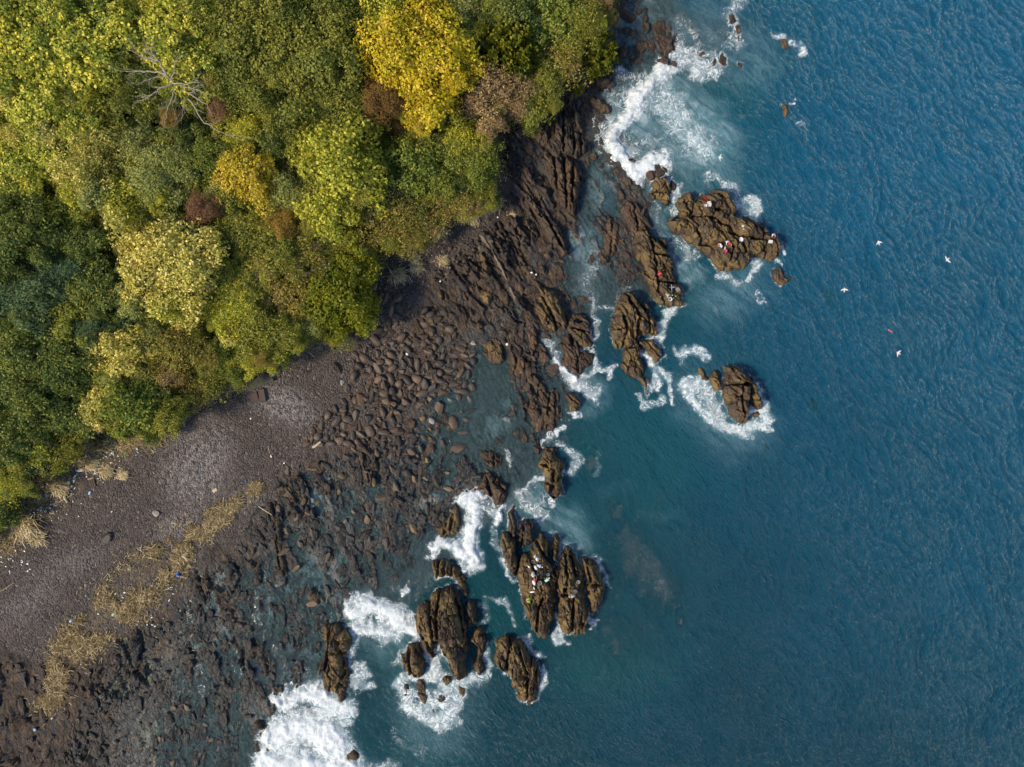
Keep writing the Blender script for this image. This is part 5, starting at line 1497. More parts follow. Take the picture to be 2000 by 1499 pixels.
# ------------------------------------------------------------------ bare trees
def bare_tree(base, limbs, label, name='bare_tree', rad=0.22, mat='deadwood', seed=0, twig=3, cat='tree'):
    """limbs: polylines of (px, py, z); each becomes a branch part with twigs"""
    g = random.Random(seed)
    bx_, by_, bz_ = base
    root = empty(name, base)
    first = True
    for li, (pts, r0) in enumerate(limbs):
        m = MB()
        wp = []
        for (a, b, zz) in pts:
            x, y = W(a, b, zz)
            wp.append(Vector((x - bx_, y - by_, zz - bz_)))
        # subdivide with a little crookedness
        fine = []
        for i in range(len(wp) - 1):
            for q in range(4):
                f = q / 4.0
                j = 0.10 if (i or q) else 0
                fine.append(wp[i].lerp(wp[i + 1], f) + Vector((g.uniform(-j, j), g.uniform(-j, j), g.uniform(-j, j))))
        fine.append(wp[-1])
        n = len(fine)
        rr = [r0 * (1 - 0.85 * i / (n - 1)) for i in range(n)]
        m.tube(fine, rr, 6)

        def grow(st, d, ln, r, lev):
            e1 = st + d * ln * 0.5 + Vector((g.uniform(-.1, .1), g.uniform(-.1, .1), g.uniform(-.1, .1))) * ln
            e2 = e1 + (d + Vector((g.uniform(-.35, .35), g.uniform(-.35, .35), g.uniform(-.3, .3)))).normalized() * ln * 0.5
            m.tube([st, e1, e2], [r, r * 0.7, r * 0.25], 4, False)
            if lev > 0:
                for c in range(2):
                    dd = (d + Vector((g.uniform(-.8, .8), g.uniform(-.8, .8), g.uniform(-.5, .5)))).normalized()
                    grow(e1 if c else e1.lerp(e2, 0.5), dd, ln * 0.65, r * 0.6, lev - 1)
        if not first:
            for k in range(max(3, n // 2)):
                i = g.randrange(n // 4, n)
                d = (fine[min(i + 1, n - 1)] - fine[max(i - 1, 0)]).normalized()
                dd = (d + Vector((g.uniform(-.9, .9), g.uniform(-.9, .9), g.uniform(-.4, .6)))).normalized()
                grow(fine[i], dd, g.uniform(0.6, 1.5), max(rr[i] * 0.55, 0.018), twig - 1)
        m.build('trunk' if first else 'branch', M[mat], root)
        first = False
    tag(root, label, cat)
    return root


hz = hill(*W(372, 205, 9))
bx0, by0 = W(372, 205, hz)
bare_tree((bx0, by0, hz), [
    ([(372, 205, hz), (360, 188, hz + 3), (345, 170, hz + 6), (335, 158, hz + 7.5)], 0.30),
    ([(335, 158, hz + 7.2), (322, 142, hz + 8.4), (308, 118, hz + 9.2), (280, 112, hz + 9.4), (252, 98, hz + 9.6)], 0.16),
    ([(322, 142, hz + 8.4), (310, 115, hz + 9), (296, 100, hz + 9.4), (284, 85, hz + 9.8)], 0.12),
    ([(326, 145, hz + 8.0), (295, 140, hz + 8.2), (268, 139, hz + 8.4), (236, 139, hz + 8.6)], 0.13),
    ([(330, 150, hz + 7.6), (305, 150, hz + 8), (285, 158, hz + 8), (270, 166, hz + 8)], 0.08),
    ([(340, 163, hz + 6.5), (315, 172, hz + 7), (296, 185, hz + 7.2), (280, 195, hz + 7.2), (266, 198, hz + 7)], 0.12),
    ([(345, 170, hz + 6), (335, 195, hz + 6.4), (325, 220, hz + 6.6), (320, 255, hz + 6.6)], 0.12),
    ([(348, 175, hz + 5.6), (338, 205, hz + 6), (344, 235, hz + 6)], 0.08),
    ([(352, 178, hz + 5.2), (358, 200, hz + 5.6), (357, 228, hz + 5.6), (345, 240, hz + 5.6)], 0.07),
    ([(338, 162, hz + 6.8), (360, 165, hz + 7.4), (380, 160, hz + 7.8), (388, 148, hz + 8)], 0.10),
    ([(345, 168, hz + 6), (370, 172, hz + 6.6), (392, 178, hz + 6.8), (414, 188, hz + 7)], 0.10),
    ([(348, 172, hz + 5.8), (378, 188, hz + 6.2), (405, 205, hz + 6.4), (414, 228, hz + 6.4)], 0.10),
    ([(356, 184, hz + 4.8), (378, 205, hz + 5.2), (398, 240, hz + 5.2), (425, 255, hz + 5.2), (470, 274, hz + 5.2)], 0.12),
    ([(334, 156, hz + 7.4), (340, 140, hz + 8.2), (342, 122, hz + 8.6), (352, 112, hz + 8.8)], 0.08),
], 'bare grey dead tree with spreading branches in the upper left wood', 'dead_tree', seed=3)


def twigs_at(px, py, rpx, label, n=7, seed=0, z=None, mat='twig'):
    g = random.Random(seed)
    h0 = hill(*W(px, py, 4))
    top = (z or 5.0)
    x, y = W(px, py, h0)
    limbs = [([(px, py, h0), (px, py, h0 + top * 0.6)], 0.10)]
    for k in range(n):
        a = 2 * math.pi * (k + g.random() * 0.7) / n
        q = rpx * g.uniform(0.7, 1.1)
        limbs.append(([(px, py, h0 + top * 0.55), (px + math.cos(a) * q * 0.5, py + math.sin(a) * q * 0.5, h0 + top * 0.85), (px + math.cos(a + .3) * q, py + math.sin(a + .3) * q, h0 + top)], 0.055))
    bare_tree((x, y, h0), limbs, label, 'bare_shrub', seed=seed, mat=mat, cat='shrub')


twigs_at(715, 400, 42, 'leafless grey-brown twigs right of the broad yellow-green tree', 8, 4, 7.0)
twigs_at(600, 495, 38, 'leafless tan twiggy shrub in the middle of the lower wood', 9, 5, 6.0)
twigs_at(520, 570, 34, 'sparse brown twigs above the sloping wood edge', 7, 6, 6.0)
twigs_at(25, 925, 30, 'leafless pale branches at the left picture edge', 6, 7, 4.0, 'deadwood')
twigs_at(50, 845, 30, 'thin bare branches above the litter line', 5, 8, 5.0, 'deadwood')
twigs_at(565, 680, 22, 'small bare shrub at the beach edge', 6, 9, 3.0)
twigs_at(385, 715, 34, 'greyish leafless shrub at the lower wood edge', 8, 10, 4.0)
twigs_at(960, 165, 40, 'bare boughs showing inside the dry tan tree', 6, 11, 6.5)
twigs_at(985, 245, 18, 'wispy bare shrub on the cliff edge', 6, 12, 2.5)
twigs_at(1125, 145, 12, 'small bare dead snag on the cliff foot', 4, 13, 2.0, 'deadwood')

# ------------------------------------------------------------------ boulders
def stone_mesh(seed, sub=2, flat=0.7, angular=0.0, cut=0.72):
    bm = bmesh.new()
    bmesh.ops.create_icosphere(bm, subdivisions=sub, radius=1.0)
    g = random.Random(seed)
    ph = [g.uniform(0, 6.28) for _ in range(9)]
    sx, sy = g.uniform(0.85, 1.25), g.uniform(0.7, 1.0)
    planes = [Vector((g.gauss(0, 1), g.gauss(0, 1), g.gauss(0, 1))).normalized() for _ in range(9)]
    for v in bm.verts:
        q = v.co.normalized()
        r = 1 + 0.10 * math.sin(2.1 * q.x + ph[0]) + 0.10 * math.sin(2.6 * q.y + ph[1]) + 0.08 * math.sin(3.3 * q.z + ph[2]) + 0.05 * math.sin(5 * q.x + 4 * q.y + ph[3])
        co = q * r
        if angular:
            for pn in planes:
                d = co.dot(pn)
                if d > cut:
                    co -= pn * (d - cut) * angular
        v.co = Vector((co.x * sx, co.y * sy, co.z * flat))
    me = bpy.data.meshes.new('boulder')
    bm.to_mesh(me)
    bm.free()
    for p_ in me.polygons:
        p_.use_smooth = cut > 0.6
    at = me.attributes.new('rnd', 'FLOAT', 'POINT')
    at.data.foreach_set('value', np.zeros(len(me.vertices), np.float32))
    return me


STONES = [stone_mesh(i, 2, 0.72, (0.3, 0.8, 0.6, 1.0)[i % 4], 0.68) for i in range(8)]
BLOCKS = [stone_mesh(40 + i, 2, 0.6, 1.0, 0.55) for i in range(5)]
LOW = [stone_mesh(60 + i, 1, 0.7, 0.9, 0.6) for i in range(6)]
F1 = [(700, 605), (745, 575), (800, 590), (835, 610), (880, 640), (905, 665), (925, 700), (930, 790), (905, 860), (880, 905), (780, 900), (700, 880), (640, 870), (590, 870), (610, 830), (680, 780), (690, 700)]
F2 = [(560, 900), (700, 890), (900, 880), (980, 930), (900, 990), (850, 1040), (760, 1060), (650, 1100), (560, 1120), (530, 1000)]
F3 = [(230, 1250), (330, 1170), (430, 1110), (540, 1130), (640, 1130), (640, 1210), (600, 1330), (490, 1400), (440, 1499), (150, 1499)]
F4 = [(1085, 165), (1120, 150), (1150, 165), (1130, 205), (1095, 195)]
F5 = [(720, 560), (790, 530), (900, 450), (960, 420), (985, 470), (900, 520), (850, 560), (780, 590)]


def inpoly(px, py, poly):
    ins = False
    n = len(poly)
    for i in range(n):
        ax, ay = poly[i]
        bx_, by_ = poly[(i + 1) % n]
        if (ay > py) != (by_ > py) and px < (bx_ - ax) * (py - ay) / (by_ - ay) + ax:
            ins = not ins
    return ins


br = random.Random(17)
stones = []
for poly, n, lo, hi, pw, sep in ((F1, 4200, 2.0, 10.5, 2.4, 0.74), (F2, 330, 2.2, 11, 2.6, 1.3), (F3, 420, 1.8, 7.5, 2.8, 1.4), (F4, 60, 4, 10, 1.5, 0.9), (F5, 700, 1.6, 6, 2.5, 1.0)):
    xs = [q[0] for q in poly]
    ys = [q[1] for q in poly]
    zone = (F1, F2, F3, F4, F5).index(poly)
    cand = sorted([lo + (hi - lo) * br.random() ** pw for _ in range(n)], reverse=True)
    cell = {}
    for r in cand:
        for _ in range(6):
            px, py = br.uniform(min(xs), max(xs)), br.uniform(min(ys), max(ys))
            if not inpoly(px, py, poly):
                continue
            if zone == 0 and vnoise(np.array([px / 60.0]), np.array([py / 60.0]), 2)[0] < 0.28:
                continue
            ci, cj = int(px // 26), int(py // 26)
            bad = False
            for a in (-1, 0, 1):
                for b in (-1, 0, 1):
                    for (qx, qy, qr) in cell.get((ci + a, cj + b), ()):
                        if (qx - px) ** 2 + (qy - py) ** 2 < (sep * (qr + r)) ** 2:
                            bad = True
            if bad:
                continue
            cell.setdefault((ci, cj), []).append((px, py, r))
            stones.append((r, px, py, zone))
            break
HAND = [(11, 1.0, 692, 734, 'boulder', 'rounded brown boulder alone at the top left of the boulder field'), (9, 0.8, 668, 747, 'pale', 'pale buff boulder beside the upper beach gravel'), (10, .8, 679, 757, 'boulder', 'brown boulder touching the pale buff boulder'),
        (9, 0.7, 843, 822, 'pale', 'white rounded stone in the lower boulder field'), (7, .8, 826, 818, 'tan', 'yellowish stone left of the white rounded stone'), (17, .7, 858, 797, 'boulder', 'large brown boulder right of the white stone'),
        (10, .5, 880, 782, 'pale', 'flat pale stone at the water edge of the boulder field'), (8, .55, 924, 671, 'pale', 'whitish flat stone in the shallow pool'), (16, .8, 885, 826, 'boulder', 'big rounded boulder below the flat pale stone'),
        (13, .7, 718, 818, 'boulder', 'broad flat-topped boulder in the middle of the field'), (16, .9, 865, 865, 'boulder', 'dark brown boulder near the lower end of the field'), (20, .8, 895, 875, 'boulder', 'largest brown boulder at the lower right of the field'),
        (15, 1.5, 810, 935, 'tan', 'tall ochre boulder standing on the flooded platform'), (12, .8, 718, 1015, 'tan', 'square tan block on the flooded platform'), (10, .9, 675, 1018, 'boulder', 'brown block left of the square tan block'),
        (13, .8, 668, 930, 'tan', 'tan pointed block at the platform head'), (9, .5, 830, 935, 'tan', 'small flat ochre stone right of the tall ochre boulder'), (9, .5, 303, 1002, 'pale', 'pale grey rock on the dark gravel beach'),
        (15, .45, 212, 1048, 'boulder', 'brown rock with a dark hollow on the gravel beach'), (12, .9, 470, 1220, 'boulder', 'brown block on the algae-covered platform'), (14, .7, 610, 1180, 'tan', 'ochre block low on the platform'),
        (11, .9, 485, 1400, 'boulder', 'grey brown boulder left of the biggest breaker'), (10, .9, 340, 1490, 'tan', 'yellowish boulder at the bottom edge'), (9, .7, 314, 1444, 'tan', 'tan stone in the lower left shallows'), (9, 1., 1128, 165, 'boulder', 'dark boulder under the hanging pine tuft')]
kmat = {'boulder': M['boulder'], 'pale': M['pale_stone'], 'tan': M['tan_stone']}
for (r, asp, px, py, kd, lb) in HAND:
    x, y, z = put(px, py)
    rm = r / S
    o = link('boulder', (STONES if 'round' in lb else BLOCKS)[br.randrange(5)], kmat[kd], None, (x, y, z + rm * 0.15), (br.uniform(-.2, .2), br.uniform(-.2, .2), br.uniform(0, 6.28)), (rm, rm * (0.85 if asp < 1.2 else 0.65) , rm * min(asp, 1.0)))
    tag(o, lb, 'boulder')
stones = [q for q in stones if all((q[1] - h_[2]) ** 2 + (q[2] - h_[3]) ** 2 > (0.9 * (q[0] + h_[0])) ** 2 for h_ in HAND)]
stones.sort(key=lambda q: -q[0])
ZL = ['brown boulder in the crowded field between beach and ledges', 'brown stone scattered on the flooded rock platform', 'stone lying on the algae-covered lower left platform', 'dark boulder at the cliff foot under the hanging pine', 'stone on the slope of broken rock below the wood']
ZG = ['boulders of the crowded field', 'stones on the flooded platform', 'stones on the lower left platform', 'boulders at the cliff foot', 'stones on the broken slope']
SZW = ['large', 'mid-sized', 'small']
rel = []
for i, (r, px, py, zn) in enumerate(stones[:275]):
    x, y, z = put(px, py)
    rm = r / S
    me = (STONES if zn in (0, 3) and br.random() < .3 else BLOCKS)[br.randrange(5)]
    mt = M['tan_stone'] if (zn in (1, 2) and br.random() < 0.3) else M['wet_stone'] if zn in (1, 2) else M['boulder']
    o = link('boulder', me, mt, None, (x, y, z + rm * 0.2), (br.uniform(-.3, .3), br.uniform(-.3, .3), br.uniform(0, 6.28)), (rm * br.uniform(.95, 1.6), rm * br.uniform(.65, 1.0), rm * br.uniform(.6, 1.0)))
    sw = SZW[0 if r > 9.5 else 1 if r > 7.5 else 2]
    cw = 'ochre-tinged ' if mt is M['tan_stone'] else ''
    tag(o, None, 'boulder', ZG[zn])
    rel.append((o, px, py, sw + ' ' + (cw or ('dark wet ' if zn in (1, 2) else 'brown ')) + ('boulder' if zn in (0, 3) else 'stone')))
BLAND = [((h_[2], h_[3]), 'the ' + h_[5].split(' at the ')[0].split(' in the ')[0].split(' on the ')[0].split(' left of ')[0].split(' right of ')[0].split(' touching')[0].split(' beside')[0].split(' near ')[0].split(' below ')[0].split(' low ')[0].split(' under ')[0].split(' alone')[0].split(' standing')[0].split(' with ')[0]) for h_ in HAND]
relate(rel, BLAND)
# the smaller stones: real geometry, one object for each zone
for zn in range(5):
    rest = [q for q in stones[275:] if q[3] == zn]
    if not rest:
        continue
    Vs, Fs, Rn = [], [], []
    off_ = 0
    protos = []
    for me in LOW:
        co = np.array([tuple(v.co) for v in me.vertices])
        fc = np.array([tuple(p_.vertices) for p_ in me.polygons])
        protos.append((co, fc))
    for (r, px, py, _z) in rest:
        x, y, z = put(px, py)
        co, fc = protos[br.randrange(6)]
        rm = r / S
        a = br.uniform(0, 6.28)
        c_, s_ = math.cos(a), math.sin(a)
        q = co * np.array([rm * br.uniform(.9, 1.3), rm * br.uniform(.75, 1.0), rm * br.uniform(.7, 1.0)])
        q = np.stack([q[:, 0] * c_ - q[:, 1] * s_ + x, q[:, 0] * s_ + q[:, 1] * c_ + y, q[:, 2] + z + rm * 0.2], 1)
        Vs.append(q)
        Fs.append(fc + off_)
        off_ += len(co)
        Rn.append(np.full(len(co), br.random()))
    me = mesh_np('cobbles', np.concatenate(Vs), np.concatenate(Fs), {'rnd': np.concatenate(Rn)}, False)
    tag(link('cobbles', me, M['wet_stone'] if zn in (1, 2) else M['boulder']), 'loose small stones, ' + ZL[zn].split(' ', 1)[1].replace('stone ', '').replace('boulder ', ''), 'stones', None, 'stuff')

# angular slabs broken along the bedding, lying on the flooded platform and the ledges (too many to pick apart)
SL = [stone_mesh(80 + i, 2, 0.5, 1.0, 0.52) for i in range(6)]
slp = [(np.array([tuple(v.co) for v in me.vertices]), np.array([tuple(p_.vertices) for p_ in me.polygons])) for me in SL]
P1 = [(520, 960), (700, 900), (900, 880), (960, 900), (900, 980), (840, 1060), (800, 1130), (690, 1150), (640, 1220), (620, 1330), (500, 1390), (450, 1499), (120, 1499), (190, 1330), (300, 1210), (430, 1110)]
P2 = [(1000, 420), (1100, 460), (1150, 540), (1170, 640), (1100, 740), (1110, 830), (1070, 900), (960, 900), (1000, 740), (960, 660), (900, 600), (930, 500)]
P3 = [(1140, 300), (1230, 330), (1270, 420), (1290, 500), (1250, 560), (1200, 640), (1150, 520), (1130, 400)]
P4 = [(1165, 20), (1250, -20), (1310, 40), (1320, 120), (1230, 150), (1180, 190), (1140, 180), (1190, 110)]
for nm, poly, n, lo, hi, mt, lb in (('platform', P1, 4600, 3, 15, 'rock_wet', 'broken dark slabs covering the flooded rock platform'), ('field', F1, 420, 5, 18, 'rock_red', 'broken slabs of bedrock between the boulders of the field'), ('corner', [(-30, 1270), (120, 1310), (180, 1290), (160, 1499), (-30, 1499)], 260, 5, 18, 'rock_dark', 'dark broken rock in the lower left corner'), ('ledges', P2, 620, 5, 17, 'rock_red', 'broken brown slabs between the ledges of the shore'), ('gully', P3, 260, 4, 14, 'rock_red', 'broken slabs along the pale flooded gully'), ('cove', P4, 230, 4, 13, 'rock_dark', 'dark broken slabs around the still pools at the top')):
    xs = [q[0] for q in poly]
    ys = [q[1] for q in poly]
    Vs, Fs, Rn = [], [], []
    off_ = 0
    for _ in range(n):
        px, py = br.uniform(min(xs), max(xs)), br.uniform(min(ys), max(ys))
        if not inpoly(px, py, poly):
            continue
        if vnoise(np.array([px / 45.0]), np.array([py / 45.0]), 5)[0] < 0.36:
            continue
        x, y, z = put(px, py)
        if z > (2.0 if nm in ('corner', 'field') else 0.9) or z < -0.34:
            continue
        co, fc = slp[br.randrange(6)]
        rm = (lo + (hi - lo) * br.random() ** 2.4) / S
        slope = float(np.interp(py, [0, 200, 350, 700, 900, 1150, 1499], [.12, .15, .5, .5, .16, .14, -.02]))
        a_ = math.atan2(-1.0, slope) + br.gauss(0, 0.5)
        q = co * np.array([rm * br.uniform(.8, 1.5), rm * br.uniform(.5, .95), rm * br.uniform(.35, .75)])
        tl = br.uniform(-.35, .35)
        ct, st_ = math.cos(tl), math.sin(tl)
        q = np.stack([q[:, 0], q[:, 1] * ct - q[:, 2] * st_, q[:, 1] * st_ + q[:, 2] * ct], 1)
        c_, s_ = math.cos(a_), math.sin(a_)
        zc = max(z, -0.12) + rm * br.uniform(-.05, .18)
        q = np.stack([q[:, 0] * c_ - q[:, 1] * s_ + x, q[:, 0] * s_ + q[:, 1] * c_ + y, q[:, 2] + zc], 1)
        Vs.append(q)
        Fs.append(fc + off_)
        off_ += len(co)
    me = mesh_np('rock_slabs', np.concatenate(Vs), np.concatenate(Fs), None, False)
    tag(link('rock_slabs', me, M[mt]), lb, 'rocks', None, 'stuff')

# ------------------------------------------------------------------ wrack: dried reed and weed thrown up in lines (uncountable), dry grass clumps, driftwood
M['straw'] = leaf_material('straw', (0.36, 0.27, 0.15), (0.20, 0.15, 0.082), (0.52, 0.42, 0.26), 1.25, 0.0)
M['drygrass'] = leaf_material('dry_grass', (0.50, 0.41, 0.25), (0.38, 0.30, 0.17), (0.60, 0.52, 0.34), 1.5, 0.0)
M['drift'] = plain('driftwood', (0.36, 0.27, 0.16), 0.85, 0.3, 6.0)
M['driftpale'] = plain('driftwood_pale', (0.55, 0.45, 0.28), 0.85, 0.2, 6.0)


def strips(name, x, y, z, ln, wd, g, mat, label, cat, tilt=0.12, curl=0.25):
    """thin curved straws lying on the ground: three quads each"""
    N = len(x)
    a = g.uniform(0, math.pi * 2, N)
    da = g.normal(0, curl, N)
    L = ln * g.uniform(0.4, 1.5, N)
    Wd = wd * g.uniform(0.6, 1.5, N)
    px_, py_, pz_ = x.copy(), y.copy(), z.copy()
    ring = []
    sl = g.normal(0, tilt, N)
    for i in range(3):
        ring.append((px_ - np.sin(a) * Wd, py_ + np.cos(a) * Wd, pz_.copy()))
        ring.append((px_ + np.sin(a) * Wd, py_ - np.cos(a) * Wd, pz_ + Wd * 0.4))
        px_ = px_ + np.cos(a) * L / 2
        py_ = py_ + np.sin(a) * L / 2
        pz_ = pz_ + sl * L / 2
        a = a + da
    V = np.stack([np.stack(r_, 1) for r_ in ring], 1).reshape(-1, 3)
    b = np.arange(N)[:, None] * 6
    F = np.concatenate([b + np.array([0, 1, 3, 2]), b + np.array([2, 3, 5, 4])], 0)
    me = mesh_np(name, V, F, {'rnd': np.repeat(g.random(N), 6), 'clump': np.repeat(fbm(x * 0.7, y * 0.7, 2, 3), 6)})
    return tag(link(name, me, M[mat]), label, cat, None, 'stuff')


def along(line, n, g, w0):
    seg = np.array(line, float)
    dl = np.hypot(*(seg[1:] - seg[:-1]).T)
    cum = np.concatenate([[0], np.cumsum(dl)])
    tt = g.uniform(0, cum[-1], n)
    i = np.clip(np.searchsorted(cum, tt) - 1, 0, len(dl) - 1)
    f = (tt - cum[i]) / dl[i]
    p_ = seg[i] * (1 - f)[:, None] + seg[i + 1] * f[:, None]
    w_ = np.interp(p_[:, 0], [100, 250, 400, 510], w0)
    p_ = p_ + g.normal(0, 1, (n, 2)) * (w_ * 0.55)[:, None]
    return p_[:, 0], p_[:, 1]


g = np.random.default_rng(55)
px, py = along(WRACK, 40000, g, [24, 44, 20, 7])
nz = fbm(px / 30.0, py / 30.0, 3, 4)
k = nz > 0.492
px, py = px[k], py[k]
x, y = (px - 1000) / S, (749.5 - py) / S
strips('reed_wrack', x, y, sample(HT, x, y) + 0.03 + g.random(len(x)) ** 2 * 0.34, 0.6, 0.028, g, 'straw', 'golden line of dried reeds washed up along the beach edge', 'reeds')
px, py = along(WRACK2, 9000, g, [30, 30, 22, 16])
nz = fbm(px / 30.0, py / 30.0, 5, 4)
k = nz > 0.47
px, py = px[k], py[k]
x, y = (px - 1000) / S, (749.5 - py) / S
strips('reed_wrack', x, y, sample(HT, x, y) + 0.03 + g.random(len(x)) * 0.10, 0.5, 0.02, g, 'straw', 'scattered dry reeds under the trees at the back of the beach', 'reeds')


edge_l = [q for q in FOREST if -10 <= q[0] <= 1000 and q[1] > 250]
px, py = along(edge_l, 9000, g, [20, 18, 16, 16])
nz = fbm(px / 22.0, py / 22.0, 1, 4)
k = nz > 0.47
px, py = px[k] + 6, py[k] + 8
x, y = (px - 1000) / S, (749.5 - py) / S
strips('dry_edge_grass', x, y, sample(HT, x, y) + 0.05 + g.random(len(x)) * 0.35, 0.6, 0.03, g, 'straw', 'ragged fringe of dry grass and twigs where wood meets beach', 'grass', 0.4)


def grass_clump(px, py, rpx, label, seed, comb=None):
    g = np.random.default_rng(seed)
    x, y, z = put(px, py)
    r = rpx / S
    N = int(140 + 110 * r)
    a = (g.uniform(0, 6.28) + g.normal(0, 1.1, N)) if comb is None else math.radians(comb) + g.normal(0, 0.6, N)
    a = np.where(g.random(N) < 0.2, g.uniform(0, 6.28, N), a)
    bx_ = g.normal(0, r * 0.38, N)
    by_ = g.normal(0, r * 0.30, N)
    L = r * g.uniform(0.5, 1.25, N)
    up_ = g.uniform(0.2, 0.75, N)
    w = 0.022 + 0.02 * r
    V = []
    F = []
    ring = []
    hx_, hy_, hz_ = bx_, by_, np.zeros(N)
    for i, (fr, uz) in enumerate(((0, 0), (0.45, 1.0), (1.0, 0.75))):
        cx_ = bx_ + np.cos(a) * L * fr
        cy_ = by_ + np.sin(a) * L * fr
        cz_ = up_ * r * 0.8 * uz
        ww = w * (1 - 0.7 * fr)
        ring.append(np.stack([cx_ - np.sin(a) * ww, cy_ + np.cos(a) * ww, cz_], 1))
        ring.append(np.stack([cx_ + np.sin(a) * ww, cy_ - np.cos(a) * ww, cz_], 1))
    V = np.stack(ring, 1).reshape(-1, 3)
    b = np.arange(N)[:, None] * 6
    F = np.concatenate([b + np.array([0, 1, 3, 2]), b + np.array([2, 3, 5, 4])], 0)
    me = mesh_np('dry_grass', V, F, {'rnd': np.repeat(g.random(N), 6), 'clump': np.full(N * 6, 0.3)})
    tag(link('dry_grass', me, M['drygrass'], None, (x, y, z)), label, 'grass', 'dry grass clumps at the edge of the wood')


for k, (a, b, r, cb, lb) in enumerate([(815, 520, 13, None, 'round straw-coloured grass clump with a white scrap, on the beach slope'), (776, 536, 16, -40, 'long straw grass clump combed down the beach slope'), (808, 505, 10, -60, 'small straw tuft above the round straw clump'),
                                       (862, 508, 11, -20, 'straw tuft right of the round straw clump'), (905, 425, 10, None, 'left straw tuft at the cliff-top gravel'), (922, 425, 13, -70, 'right straw tuft at the cliff-top gravel'), (945, 405, 12, -60, 'straw tuft under the last green shrub'),
                                       (970, 398, 14, None, 'bushy straw tuft on the dark slanting slabs'), (998, 420, 8, None, 'lone little straw tuft on the slabs'), (858, 450, 12, -60, 'straw fringe below the olive brown shrubs'), (205, 918, 14, -30, 'feathery straw clump on the dark gravel'), (237, 927, 11, 0, 'small flat straw clump right of the feathery one'),
                                       (176, 905, 14, -30, 'straw clump at the back of the beach litter'), (118, 950, 16, -60, 'ragged straw clump among white litter'), (50, 1020, 24, -70, 'wide straw mat at the left beach back'), (75, 1050, 14, None, 'low straw mat below the wide straw mat'), (1085, 172, 12, -70, 'tawny tuft hanging over the cliff foot')]):
    grass_clump(a, b, r, lb, 300 + k, cb)


def log(p0, p1, rpx, label, mat='drift', name='driftwood_log', bend=0.04, fork=False, lift=0.0):
    x0, y0, z0 = put(*p0)
    x1, y1, z1 = put(*p1)
    r = rpx / S
    m = MB()
    a = Vector((x0, y0, z0 + r * 0.8 + lift))
    b = Vector((x1, y1, z1 + r * 0.8 + lift))
    side = (b - a).cross(Vector((0, 0, 1))).normalized() * (b - a).length * bend
    pts = [a, a.lerp(b, .3) + side, a.lerp(b, .65) + side * 0.6, b]
    o = pts[0].copy()
    m.tube([q - o for q in pts], [r * 0.9, r, r * 0.92, r * 0.7], 8)
    if fork:
        c = a.lerp(b, 0.45) + side - o
        m.tube([c, c + (b - a) * 0.22 + side * 5], [r * 0.6, r * 0.3], 6)
    ob = m.build(name, M[mat], None, tuple(o), smooth=False)
    return tag(ob, label, 'driftwood', 'driftwood on the beach')


log((611, 874), (627, 863), 2.6, 'thick pale driftwood log lying among the boulders', 'driftpale', bend=0.05)
log((357, 1085), (368, 1095), 3.0, 'stubby pale log in the middle of the golden reeds', 'driftpale', bend=-.1)
log((349, 1124), (366, 1128), 1.8, 'orange-brown plank end beside the blue container')
log((505, 989), (534, 1004), 0.9, 'thin straight pole at the end of the reed line', 'driftpale', bend=0.01)
log((436, 766), (460, 763), 1.5, 'pale broken log at the wood edge', 'driftpale')
log((348, 812), (378, 802), 1.2, 'forked white driftwood branch on the upper gravel', 'driftpale', 'driftwood_branch', 0.08, True)
log((103, 985), (146, 964), 1.0, 'long thin reed stalk across the litter')
log((126, 968), (133, 982), 2.2, 'short yellow log under the long reed stalk', 'driftpale')
log((172, 936), (184, 933), 1.5, 'curved tan stick near the feathery straw clump')
log((284, 1066), (303, 1074), 1.5, 'tan log end left of the golden reeds')
log((355, 1030), (376, 1042), 0.9, 'thin stick crossing the golden reeds')
log((216, 1186), (253, 1180), 0.8, 'pale stick on the lower reeds')
log((120, 1295), (137, 1324), 1.1, 'tan stick leaning on the lowest reeds')
log((152, 1256), (160, 1262), 1.6, 'short thick stick among the lowest reeds', 'driftpale')
log((158, 1264), (168, 1258), 1.4, 'stub of wood beside the short thick stick')
log((163, 1238), (167, 1252), 1.3, 'upright short stick among the lowest reeds', 'driftpale')
log((183, 1292), (194, 1296), 1.2, 'small orange stick on the dark slab', 'driftpale')
log((205, 1278), (216, 1262), 1.1, 'pinkish stick at the edge of the reeds')
log((0, 1155), (28, 1138), 0.9, 'long thin stick at the left picture edge')
log((445, 1008), (451, 1012), 1.0, 'tiny stick above the reed line', 'driftpale')
log((524, 870), (529, 890), 0.7, 'bent thin stick on the gravel left of the log')
log((345, 1010), (349, 1020), 0.8, 'small brown stick on the grey gravel')

# the old concrete slab and the squared block at the wood edge
M['concrete'] = plain('mossy_concrete', (0.085, 0.085, 0.06), 0.9, 0.35, 1.5)
M['stone_red'] = plain('reddish_stone', (0.10, 0.07, 0.06), 0.9, 0.4, 2.0)
x, y, z = put(510, 746)
m = MB()
m.box((0, 0, 0), (3.9, 1.35, 0.5), 0, 0.94)
m.box((-2.15, -0.1, -0.06), (0.5, 1.0, 0.34), 0.1, 0.9)
tag(m.build('concrete_slab', M['concrete'], None, (x, y, z + 0.2), (0.05, -0.04, math.radians(24))), 'mossy dark green concrete slab at the edge of the wood', 'slab')
x, y, z = put(513, 772)
m = MB()
m.box((0, 0, 0), (1.0, 2.0, 0.6), 0.05, 0.85)
m.box((-1.2, -0.2, -0.1), (1.4, 1.6, 0.4), 0.2, 0.8)
tag(m.build('stone_block', M['stone_red'], None, (x, y, z + 0.12), (0.03, 0.03, 0.1)), 'reddish stone block below the mossy concrete slab', 'stone')

